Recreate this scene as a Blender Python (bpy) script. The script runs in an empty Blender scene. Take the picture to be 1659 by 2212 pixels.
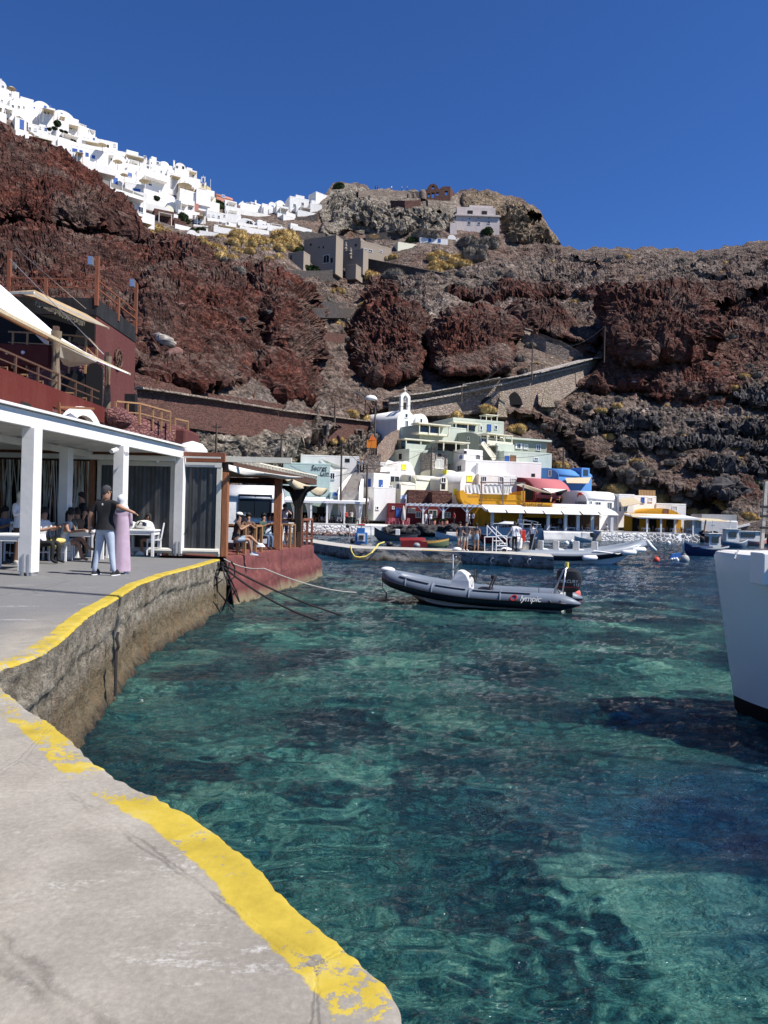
import bpy,bmesh,math,random
import numpy as np
from mathutils import Vector,Matrix
R = math.radians
random.seed(7); rng = np.random.default_rng(11)
scn = bpy.context.scene
COL = scn.collection
# ---------------- camera, world, sun, exposure ----------------
H = 2.85                      # eye height above the water, metres
F = 1598.5                    # focal length in pixels of a 1659 px wide picture
W0,H0 = 1659.0,2212.0
ROLL,PITCH = R(1.35),R(0.2)
cam_d = bpy.data.cameras.new('camera'); cam = bpy.data.objects.new('camera',cam_d); COL.objects.link(cam)
cam_d.sensor_fit = 'VERTICAL'; cam_d.sensor_height = 36.0; cam_d.sensor_width = 27.0
cam_d.lens = F / H0 * 36.0; cam_d.clip_start = 0.05; cam_d.clip_end = 6000
cam.location = (0,0,H)
CM = Matrix.Rotation(R(90) + PITCH,3,'X') @ Matrix.Rotation(ROLL,3,'Z')
cam.rotation_euler = CM.to_euler()
scn.camera = cam
scn.render.resolution_x = 768; scn.render.resolution_y = 1024
SUN_AZ,SUN_EL = 110.0,52.0  # clockwise from +Y
world = bpy.data.worlds.new('World'); scn.world = world; world.use_nodes = True
wn = world.node_tree.nodes; wl = world.node_tree.links
bg = wn['Background']; sky = wn.new('ShaderNodeTexSky'); sky.sky_type = 'NISHITA'
sky.sun_disc = False; sky.sun_elevation = R(SUN_EL); sky.sun_rotation = R(SUN_AZ)
sky.altitude = 1500; sky.air_density = 1.0; sky.dust_density = 0.1; sky.ozone_density = 4.0
hs = wn.new('ShaderNodeHueSaturation'); hs.inputs['Saturation'].default_value = 1.12; hs.inputs['Value'].default_value = 1.0
tint = wn.new('ShaderNodeMix'); tint.data_type = 'RGBA'; tint.blend_type = 'MULTIPLY'; tint.inputs[0].default_value = 1; tint.inputs[7].default_value = (.585,.775,1.13,1)
wl.new(sky.outputs[0],hs.inputs['Color']); wl.new(hs.outputs[0],tint.inputs[6]); wl.new(tint.outputs[2],bg.inputs[0]); bg.inputs[1].default_value = 0.077
sd = bpy.data.lights.new('sun','SUN'); sd.energy = 4.8; sd.angle = R(0.5); sd.color = (1.0,0.95,0.88)
so = bpy.data.objects.new('sun',sd); COL.objects.link(so)
to_sun = Vector((math.sin(R(SUN_AZ))*math.cos(R(SUN_EL)),math.cos(R(SUN_AZ))*math.cos(R(SUN_EL)),math.sin(R(SUN_EL))))
so.rotation_euler = to_sun.to_track_quat('Z','Y').to_euler()
scn.view_settings.view_transform = 'Standard'; scn.view_settings.look = 'None'
scn.view_settings.exposure = 0.62; scn.view_settings.gamma = 1.0
scn.cycles.max_bounces = 6; scn.cycles.transparent_max_bounces = 12; scn.cycles.caustics_reflective = False; scn.cycles.caustics_refractive = False
scn.cycles.sample_clamp_indirect = 6.0

# ---------------- reading the place off the photograph ----------------
def ray(x,y):
    v = CM @ Vector(((x - W0/2)/F,(H0/2 - y)/F,-1.0))
    return v / v.y
def W(x,y,Y):               # point of the place seen at picture point x, y, Y metres ahead
    v = ray(x,y); return Vector((v.x*Y,Y,H + v.z*Y))
def G(x,y,z):               # same, on the level z
    v = ray(x,y); t = (z - H)/v.z
    return Vector((v.x*t,t,z))
ZM = {'Z1': (.25,0,138.2),'Z2': (.2187,380.2,328.3),'Z3': (.3854,604.8,362.9),'Z4': (.2604,0,535.7),
      'Q1': (.25,0,864),'Q2': (.1875,397.5,950.5),'Q3': (.2083,622.1,846.8),'Q4': (.2083,933.2,846.8),
      'Q5': (.25,1244.2,950.5),'R1': (.5,0,414.7),'R2': (.5,829.5,483.9),'R3': (.28125,812.2,1071.4),
      'R4': (.2083,933.2,1106),'R5': (.427,0,1192.4),'D': (1,0,0)}
def q(k,x,y):
    s,a,b = ZM[k]; return x*s + a,y*s + b

# ---------------- materials ----------------
MATS = {}
def N(nt,t,**kw):
    n = nt.nodes.new('ShaderNode' + t)
    for k,v in kw.items():
        if hasattr(n,k): setattr(n,k,v)
        else: n.inputs[k.replace('_',' ')].default_value = v
    return n
def rgb(c): return (c[0],c[1],c[2],1.0)
def newmat(name):
    m = bpy.data.materials.new(name); m.use_nodes = True
    nt = m.node_tree; p = nt.nodes['Principled BSDF']
    return m,nt,p
def ramp(nt,fac,stops,interp='LINEAR'):
    r = nt.nodes.new('ShaderNodeValToRGB'); cr = r.color_ramp; cr.interpolation = interp
    while len(cr.elements) < len(stops): cr.elements.new(0.5)
    for e,(pos,c) in zip(cr.elements,stops):
        e.position = pos; e.color = rgb(c) if hasattr(c,'__len__') else (c,c,c,1)
    nt.links.new(fac,r.inputs[0]); return r.outputs[0]
def mixc(nt,fac,a,b,mode='MIX'):
    m = nt.nodes.new('ShaderNodeMix'); m.data_type = 'RGBA'; m.blend_type = mode
    for s,v in ((m.inputs[0],fac),(m.inputs[6],a),(m.inputs[7],b)):
        if isinstance(v,(int,float)): s.default_value = v
        elif isinstance(v,(tuple,list)): s.default_value = rgb(v)
        else: nt.links.new(v,s)
    return m.outputs[2]
def mth(nt,op,a,b=None,c=None):
    m = nt.nodes.new('ShaderNodeMath'); m.operation = op
    for s,v in zip(m.inputs,(a,b,c)):
        if v is None: continue
        if isinstance(v,(int,float)): s.default_value = v
        else: nt.links.new(v,s)
    return m.outputs[0]
def noise(nt,vec,scale,detail=4,rough=.55,dist=0.0,out=0):
    n = N(nt,'TexNoise',Scale=scale,Detail=detail,Roughness=rough,Distortion=dist)
    if vec is not None: nt.links.new(vec,n.inputs['Vector'])
    return n.outputs[out]
def voro(nt,vec,scale,feature='F1',out='Distance',rand=1.0):
    n = nt.nodes.new('ShaderNodeTexVoronoi'); n.feature = feature; n.inputs['Scale'].default_value = scale
    n.inputs['Randomness'].default_value = rand
    if vec is not None: nt.links.new(vec,n.inputs['Vector'])
    return n.outputs[out]
def bump(nt,p,h,strength=.5,dist=.1,chain=None):
    b = N(nt,'Bump',Strength=strength,Distance=dist); nt.links.new(h,b.inputs['Height'])
    if chain: nt.links.new(chain,b.inputs['Normal'])
    if p: nt.links.new(b.outputs[0],p.inputs['Normal'])
    return b.outputs[0]
def pos(nt): return nt.nodes.new('ShaderNodeNewGeometry').outputs['Position']
def objc(nt): return nt.nodes.new('ShaderNodeTexCoord').outputs['Object']
def mapped(nt,vec,scale=(1,1,1),rot=(0,0,0)):
    m = nt.nodes.new('ShaderNodeMapping'); m.inputs['Scale'].default_value = scale; m.inputs['Rotation'].default_value = rot
    nt.links.new(vec,m.inputs['Vector']); return m.outputs[0]

def plain(c,rough=.6,metal=0.0,var=.18,scale=6.0,bmp=.15,spec=.4,key=None):
    """painted / cloth / wood surface: own colour with uneven tone and slight relief"""
    k = key or ('p',tuple(round(x,3) for x in c),rough,metal,var,scale,bmp)
    if k in MATS: return MATS[k]
    m,nt,p = newmat('surface_%d' % len(MATS))
    o = objc(nt)
    n1 = noise(nt,o,scale,5,.6)
    d = tuple(x*(1-var) for x in c); l = tuple(min(1,x*(1+var*.7)) for x in c)
    nt.links.new(ramp(nt,n1,[(.3,d),(.7,l)]),p.inputs['Base Color'])
    p.inputs['Roughness'].default_value = rough; p.inputs['Metallic'].default_value = metal
    p.inputs['Specular IOR Level'].default_value = spec
    if bmp: bump(nt,p,noise(nt,o,scale*5,4,.6),bmp,.03)
    MATS[k] = m; return m
def stucco(c,dirt=.35,dc=None):
    k = ('s',tuple(round(x,3) for x in c),dirt)
    if k in MATS: return MATS[k]
    m,nt,p = newmat('stucco_%d' % len(MATS)); o = pos(nt)
    st = mapped(nt,o,(1.3,1.3,.35))
    n1 = ramp(nt,noise(nt,st,.9,6,.62,.4),[(.42,0.0),(.75,1.0)])
    dcol = dc or tuple(x*.55 + y*.2 for x,y in zip(c,(.35,.3,.25)))
    col = mixc(nt,mth(nt,'MULTIPLY',n1,dirt),c,dcol)
    n2 = noise(nt,o,5,3)
    col = mixc(nt,mth(nt,'MULTIPLY',n2,.12),col,tuple(x*.6 for x in c))
    nt.links.new(col,p.inputs['Base Color']); p.inputs['Roughness'].default_value = .85
    p.inputs['Specular IOR Level'].default_value = .2
    bump(nt,p,noise(nt,o,3.5,6,.65),.35,.08)
    MATS[k] = m; return m
def stone(a,b,mortar,scale=2.4,squash=1.7,mw=.06,bs=.8):
    k = ('st',a,b,mortar,scale)
    if k in MATS: return MATS[k]
    m,nt,p = newmat('stone_%d' % len(MATS)); o = pos(nt)
    wv = noise(nt,o,1.5,2,.5,0,1)
    ob = nt.nodes.new('ShaderNodeVectorMath'); ob.operation = 'MULTIPLY_ADD'
    nt.links.new(wv,ob.inputs[0]); ob.inputs[1].default_value = (.5,.5,.35); nt.links.new(o,ob.inputs[2])
    mv = mapped(nt,ob.outputs[0],(1,1,squash))
    d = voro(nt,mv,scale,'DISTANCE_TO_EDGE'); cc = voro(nt,mv,scale,'F1','Color')
    col = mixc(nt,ramp(nt,cc,[(.2,0.0),(.8,1.0)]),a,b)
    col = mixc(nt,mth(nt,'MULTIPLY',noise(nt,o,9,4),.5),col,tuple(x*.45 for x in a))
    edge = ramp(nt,d,[(mw*.5,1.0),(mw,0.0)])
    col = mixc(nt,edge,col,mortar)
    nt.links.new(col,p.inputs['Base Color']); p.inputs['Roughness'].default_value = .95
    big_ = noise(nt,o,.35,5,.65); col = mixc(nt,ramp(nt,big_,[(.42,0.0),(.62,.55)]),col,tuple(x*1.25+.02 for x in b)); col = mixc(nt,ramp(nt,noise(nt,mapped(nt,o,(.5,.5,1.6)),1.3,5,.7),[(.54,0.0),(.66,.5)]),col,tuple(x*.5 for x in a))
    hgt = mth(nt,'ADD',ramp(nt,d,[(0,0.0),(.16,.9),(.4,1.0)]),mth(nt,'MULTIPLY',noise(nt,o,12,4),.35))
    bump(nt,p,hgt,bs,.12)
    MATS[k] = m; return m
def wood(c,key=None):
    k = ('w',c)
    if k in MATS: return MATS[k]
    m,nt,p = newmat('wood_%d' % len(MATS)); o = objc(nt)
    v = mapped(nt,o,(9,9,1.2))
    n1 = noise(nt,v,2.2,5,.6,.6)
    nt.links.new(ramp(nt,n1,[(.3,tuple(x*.6 for x in c)),(.7,tuple(min(1,x*1.2) for x in c))]),p.inputs['Base Color'])
    p.inputs['Roughness'].default_value = .6; bump(nt,p,n1,.25,.02)
    MATS[k] = m; return m
def glassy(c=(.02,.03,.04),rough=.08):
    k = ('g',c)
    if k in MATS: return MATS[k]
    m,nt,p = newmat('pane_%d' % len(MATS)); p.inputs['Base Color'].default_value = rgb(c)
    p.inputs['Roughness'].default_value = rough; p.inputs['Specular IOR Level'].default_value = .7
    MATS[k] = m; return m
def flat(c,rough=.7):
    return plain(c,rough,var=.06,bmp=0.0)

# ---------------- mesh building ----------------
class MB:
    def __init__(s): s.v = []; s.f = []; s.m = []
    def add(s,vs,fs,mi=0):
        b = len(s.v); s.v += [Vector(v) for v in vs]; s.f += [[b+i for i in f] for f in fs]; s.m += [mi]*len(fs); return s
    def box(s,x0,x1,y0,y1,z0,z1,mi=0,rz=0,pivot=None):
        vs = [(x,y,z) for z in (z0,z1) for y in (y0,y1) for x in (x0,x1)]
        if rz:
            px,py = pivot or ((x0+x1)/2,(y0+y1)/2); c,sn = math.cos(rz),math.sin(rz)
            vs = [(px+(x-px)*c-(y-py)*sn,py+(x-px)*sn+(y-py)*c,z) for x,y,z in vs]
        return s.add(vs,[(0,2,3,1),(4,5,7,6),(0,1,5,4),(2,6,7,3),(0,4,6,2),(1,3,7,5)],mi)
    def bar(s,a,b,w,h=None,mi=0,up=(0,0,1)):       # square-section bar from a to b
        a,b = Vector(a),Vector(b); h = h or w; d = (b-a).normalized(); u = Vector(up)
        if abs(d.dot(u)) > .97: u = Vector((0,1,0))
        r = d.cross(u).normalized(); t = r.cross(d).normalized()
        vs = [p + r*w/2*i + t*h/2*j for p in (a,b) for i,j in ((-1,-1),(1,-1),(1,1),(-1,1))]
        return s.add(vs,[(3,2,1,0),(4,5,6,7),(0,1,5,4),(1,2,6,5),(2,3,7,6),(3,0,4,7)],mi)
    def tube(s,pts,r,n=8,mi=0,cap=True,closed=False):
        pts = [Vector(p) for p in pts]; rs = r if hasattr(r,'__len__') else [r]*len(pts)
        vs = []; u0 = None
        for i,p in enumerate(pts):
            d = (pts[min(i+1,len(pts)-1)] - pts[max(i-1,0)])
            d = d.normalized() if d.length > 1e-9 else Vector((0,0,1))
            if u0 is None: u0 = Vector((0,0,1)) if abs(d.z) < .9 else Vector((0,1,0))
            a = d.cross(u0).normalized(); u0 = a.cross(d).normalized()
            for k in range(n):
                t = 2*math.pi*k/n; vs.append(p + a*rs[i]*math.cos(t) + u0*rs[i]*math.sin(t))
        fs = [(i*n+k,i*n+(k+1) % n,(i+1)*n+(k+1) % n,(i+1)*n+k) for i in range(len(pts)-1) for k in range(n)]
        if cap: fs += [tuple(range(n))[::-1],tuple((len(pts)-1)*n+k for k in range(n))]
        return s.add(vs,fs,mi)
    def prism(s,poly,z0,z1,mi=0):                      # poly in xy
        n = len(poly); vs = [(x,y,z0) for x,y in poly] + [(x,y,z1) for x,y in poly]
        fs = [tuple(range(n))[::-1],tuple(range(n,2*n))] + [(i,(i+1) % n,n+(i+1) % n,n+i) for i in range(n)]
        return s.add(vs,fs,mi)
    def xprism(s,poly,y0,y1,mi=0):                     # poly in xz, extruded along y
        n = len(poly); vs = [(x,y0,z) for x,z in poly] + [(x,y1,z) for x,z in poly]
        fs = [tuple(range(n)),tuple(range(n,2*n))[::-1]] + [(i,n+i,n+(i+1) % n,(i+1) % n) for i in range(n)]
        return s.add(vs,fs,mi)
    def loft(s,rings,closed=True,mi=0,cap=True):
        n = len(rings[0]); vs = [p for r in rings for p in r]; fs = []
        for i in range(len(rings)-1):
            for k in range(n if closed else n-1):
                fs.append((i*n+k,i*n+(k+1) % n,(i+1)*n+(k+1) % n,(i+1)*n+k))
        if cap and closed: fs += [tuple(range(n))[::-1],tuple((len(rings)-1)*n+k for k in range(n))]
        return s.add(vs,fs,mi)
    def lathe(s,prof,n=16,c=(0,0,0),mi=0,sx=1,sy=1,a0=0,a1=2*math.pi):
        full = abs(a1-a0-2*math.pi) < 1e-6; m = n if full else n+1
        rings = [[(c[0]+r*math.cos(a0+(a1-a0)*k/n)*sx,c[1]+r*math.sin(a0+(a1-a0)*k/n)*sy,c[2]+z) for k in range(m)] for r,z in prof]
        return s.loft(rings,full,mi,cap=full)
    def ball(s,c,r,n=10,mi=0,sz=1,sx=1,sy=1):
        prof = [(r*math.sin(math.pi*i/n),-r*sz*math.cos(math.pi*i/n)) for i in range(n+1)]
        prof[0] = (r*.01,prof[0][1]); prof[-1] = (r*.01,prof[-1][1])
        return s.lathe(prof,n+2,c,mi,sx,sy)
    def obj(s,name,mats,parent=None,world=False,smooth=False,bevel=0,thick=0,loc=None):
        me = bpy.data.meshes.new(name); vs = s.v
        if world and parent is not None:
            inv = TM[parent.name].inverted(); vs = [inv @ v for v in vs]
        if loc is not None: vs = [v - Vector(loc) for v in vs]
        me.from_pydata([tuple(v) for v in vs],[],s.f)
        mats = mats if isinstance(mats,(list,tuple)) else [mats]
        for m in mats: me.materials.append(m)
        if len(mats) > 1: me.polygons.foreach_set('material_index',s.m)
        bm = bmesh.new(); bm.from_mesh(me); bmesh.ops.recalc_face_normals(bm,faces=bm.faces); bm.to_mesh(me); bm.free()
        if smooth:
            me.polygons.foreach_set('use_smooth',[True]*len(me.polygons))
            if smooth != 'all':
                try: me.set_sharp_from_angle(angle=R(38))
                except Exception: pass
        o = bpy.data.objects.new(name,me); COL.objects.link(o)
        if loc is not None: o.location = loc
        if parent is not None: o.parent = parent
        if bevel: b = o.modifiers.new('bevel','BEVEL'); b.width = bevel; b.segments = 2; b.limit_method = 'ANGLE'
        if thick: b = o.modifiers.new('solid','SOLIDIFY'); b.thickness = thick
        return o
TM = {}
def tag(o,label,cat,group=None):
    o['label'] = label; o['category'] = cat
    if group: o['group'] = group
    return o
def thing(name,label,cat,loc=(0,0,0),rz=0.0,group=None):
    o = bpy.data.objects.new(name,None); COL.objects.link(o); o.location = loc; o.rotation_euler = (0,0,rz)
    o.empty_display_size = .2
    TM[o.name] = Matrix.Translation(Vector(loc)) @ Matrix.Rotation(rz,4,'Z')
    return tag(o,label,cat,group)
def struct(o,kind='structure',label=None):
    o['kind'] = kind
    if label: o['label'] = label
    return o
def kids(root): return list(root.children)
def dup(root,loc,rz=0.0,label=None,group=None,sc=None,parent=None):
    r = root.copy(); COL.objects.link(r); r.location = loc
    if parent is None: r.rotation_euler = (0,0,rz)
    if sc: r.scale = (sc,sc,sc)
    if label: r['label'] = label
    if group: r['group'] = group
    for ch in list(root.children):
        c = ch.copy(); COL.objects.link(c); c.parent = r
        for g in ch.children:
            d = g.copy(); COL.objects.link(d); d.parent = c
    return r
def text(s,name,mat,loc,rx,rz,size,parent=None,extrude=.01,shear=0.0,spacing=1.0,rscale=1.0,world=True):
    cu = bpy.data.curves.new(name,'FONT'); cu.body = s; cu.size = size; cu.extrude = extrude; cu.shear = shear
    cu.space_character = spacing; cu.align_x = 'CENTER'; cu.align_y = 'CENTER'; cu.resolution_u = 3
    t = bpy.data.objects.new(name,cu); COL.objects.link(t)
    bpy.context.view_layer.update()
    me = bpy.data.meshes.new_from_object(t.evaluated_get(bpy.context.evaluated_depsgraph_get()))
    bpy.data.objects.remove(t); me.materials.clear(); me.materials.append(mat)
    o = bpy.data.objects.new(name,me); COL.objects.link(o)
    M = Matrix.Translation(Vector(loc)) @ Matrix.Rotation(rz,4,'Z') @ Matrix.Rotation(rx,4,'X') @ Matrix.Diagonal((rscale,1,1,1))
    if parent is not None and world: M = TM[parent.name].inverted() @ M
    me.transform(M)
    if parent is not None: o.parent = parent
    return o
# ---------------- numpy noise ----------------
def _h(i,j,k,s):
    n = (i*374761393 + j*668265263 + k*2147483647 + s*1274126177) & 0xFFFFFFFF
    n = ((n ^ (n >> 13))*1274126177) & 0xFFFFFFFF
    n = ((n ^ (n >> 16))*2246822519) & 0xFFFFFFFF
    return ((n ^ (n >> 15)) & 0xFFFFFF)/float(0xFFFFFF)
def vnoise(P,s=0):
    I = np.floor(P).astype(np.int64); f = P - I; f = f*f*(3-2*f); out = 0
    for a in (0,1):
        for b in (0,1):
            for c in (0,1):
                w = (f[:,0] if a else 1-f[:,0])*(f[:,1] if b else 1-f[:,1])*(f[:,2] if c else 1-f[:,2])
                out = out + w*_h(I[:,0]+a,I[:,1]+b,I[:,2]+c,s)
    return out*2-1
def fbm(P,sc,oct=5,gain=.5,s=0,ridged=False):
    out = 0; amp = 1.0; tot = 0
    for o in range(oct):
        n = vnoise(P*sc*2.03**o + 17.3*o,s+o)
        if ridged: n = 1-2*np.abs(n)
        out = out + amp*n; tot += amp; amp *= gain
    return out/tot
def worley(P,sc,s=0):
    Q = P*sc; I = np.floor(Q).astype(np.int64); best = np.full(len(P),9.); sec = np.full(len(P),9.); idv = np.zeros(len(P))
    for a in (-1,0,1):
        for b in (-1,0,1):
            for c in (-1,0,1):
                i,j,k = I[:,0]+a,I[:,1]+b,I[:,2]+c
                d = (i+_h(i,j,k,s)-Q[:,0])**2 + (j+_h(i,j,k,s+1)-Q[:,1])**2 + (k+_h(i,j,k,s+2)-Q[:,2])**2
                m = d < best; sec = np.where(m,best,np.minimum(sec,d)); idv = np.where(m,_h(i,j,k,s+3),idv); best = np.where(m,d,best)
    return np.sqrt(best),np.sqrt(sec),idv
def gridmesh(name,V,nr,nc,mat,attrs={},smooth=True):
    me = bpy.data.meshes.new(name); n = nr*nc
    me.vertices.add(n); me.vertices.foreach_set('co',V.astype(np.float32).ravel())
    i = np.arange(nr-1)[:,None]*nc + np.arange(nc-1)[None,:]
    F4 = np.stack([i,i+1,i+nc+1,i+nc],-1).reshape(-1,4); m = len(F4)
    me.loops.add(m*4); me.loops.foreach_set('vertex_index',F4.ravel().astype(np.int32))
    me.polygons.add(m); me.polygons.foreach_set('loop_start',np.arange(0,m*4,4,dtype=np.int32))
    me.update(calc_edges=True); me.validate()
    me.polygons.foreach_set('use_smooth',[smooth]*len(me.polygons))
    for k,a in attrs.items():
        if a.ndim == 1:
            at = me.attributes.new(k,'FLOAT','POINT'); at.data.foreach_set('value',a.astype(np.float32))
        else:
            at = me.attributes.new(k,'FLOAT_COLOR','POINT'); at.data.foreach_set('color',a.astype(np.float32).ravel())
    me.materials.append(mat); o = bpy.data.objects.new(name,me); COL.objects.link(o); return o
# ---------------- hills ----------------
def Wn(x,y,Y):
    c = np.array(CM); a = (x - W0/2)/F; b = (H0/2 - y)/F
    v = np.stack([c[r,0]*a + c[r,1]*b - c[r,2] for r in range(3)],-1)
    v = v / v[...,1:2]
    o = v*Y[...,None]; o[...,2] += H; return o
CTL = np.array([
 (1300,1140,119),(1500,1140,123),(1659,1150,122),(1900,1150,120),(1400,1080,133),(1659,1080,138),(1250,1000,150),(1450,1000,150),(1659,1000,152),(1900,1000,150),
 (1300,900,168),(1500,900,168),(1659,900,165),(1900,880,160),(1250,800,188),(1450,790,190),(1659,790,185),(1900,760,180),(1400,700,205),(1600,700,208),(1300,600,245),(1500,600,245),(1659,600,238),(1900,600,225),
 (1250,538,290),(1450,540,278),(1659,515,262),(1900,470,250),
 (700,1190,106),(1100,1200,108),(1659,1200,112),(850,1100,116),(1100,1080,122),(900,950,131),(1100,950,138),(700,1000,116),(850,880,148),(1000,880,153),(1150,880,160),
 (700,850,140),(1000,820,172),(860,820,172),(1150,800,178),(720,760,190),(900,700,205),(1050,700,208),(700,650,222),(900,620,235),(1100,620,240),(700,560,258),(850,560,262),
 (1000,540,272),(1150,540,285),(750,480,283),(900,470,288),(1000,460,292),(1150,470,296),(740,395,306),(850,408,310),(960,410,312),(1020,405,312),(1130,430,305),(1180,480,303),(1215,530,295),
 (300,900,80),(450,950,97),(600,990,108),(350,830,92),(500,850,108),(650,880,124),(0,1000,66),(-300,1000,60),(0,900,72),(0,750,95),(-300,750,85),(150,750,102),(350,750,118),(500,780,130),(650,800,150),(0,600,140),(-300,600,130),
 (200,600,150),(400,600,168),(550,650,175),(650,650,186),(0,450,180),(-300,450,170),(150,450,190),(280,470,208),(300,540,190),(400,520,218),(500,520,228),(600,520,242),
 (0,280,217),(-300,150,205),(100,330,227),(200,400,236),(300,450,241),(400,480,246),(500,490,252),(600,490,258),(700,480,272),
 (0,200,236),(-300,40,225),(100,245,244),(200,310,251),(300,360,256),(400,390,263),(500,445,272),(560,455,282),(650,440,288),(700,415,296),(300,1190,90),(0,1190,70),(-300,1190,60)],float)
def tps(d): return np.where(d > 1e-9,d*d*np.log(d+1e-9),0)
_cx = CTL[:,:2]/1000; _n = len(CTL)
_K = tps(np.linalg.norm(_cx[:,None]-_cx[None],axis=-1)) + np.eye(_n)*2e-3
_P = np.c_[np.ones(_n),_cx]
_w = np.linalg.solve(np.block([[_K,_P],[_P.T,np.zeros((3,3))]]),np.r_[np.log(CTL[:,2]),np.zeros(3)])
def base_depth(x,y):
    q_ = np.stack([x,y],-1)/1000; out = _w[_n] + _w[_n+1]*q_[...,0] + _w[_n+2]*q_[...,1]
    for i in range(_n): out = out + _w[i]*tps(np.linalg.norm(q_ - _cx[i],axis=-1))
    return np.exp(out)
def sdf(x,y,poly):          # + inside, px
    poly = np.array(poly,float); d = np.full(x.shape,1e9); ins = np.zeros(x.shape,bool)
    for i in range(len(poly)):
        a,b = poly[i],poly[(i+1) % len(poly)]; e = b-a
        t = np.clip(((x-a[0])*e[0] + (y-a[1])*e[1])/(e@e),0,1)
        d = np.minimum(d,np.hypot(x-a[0]-t*e[0],y-a[1]-t*e[1]))
        c = (a[1] > y) != (b[1] > y)
        with np.errstate(divide='ignore',invalid='ignore'):
            xi = a[0] + (y-a[1])*e[0]/(e[1] if e[1] else 1e-9)
        ins ^= c & (x < xi)
    return np.where(ins,d,-d)
def sst(a,b,v): t = np.clip((v-a)/(b-a),0,1); return t*t*(3-2*t)
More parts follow.
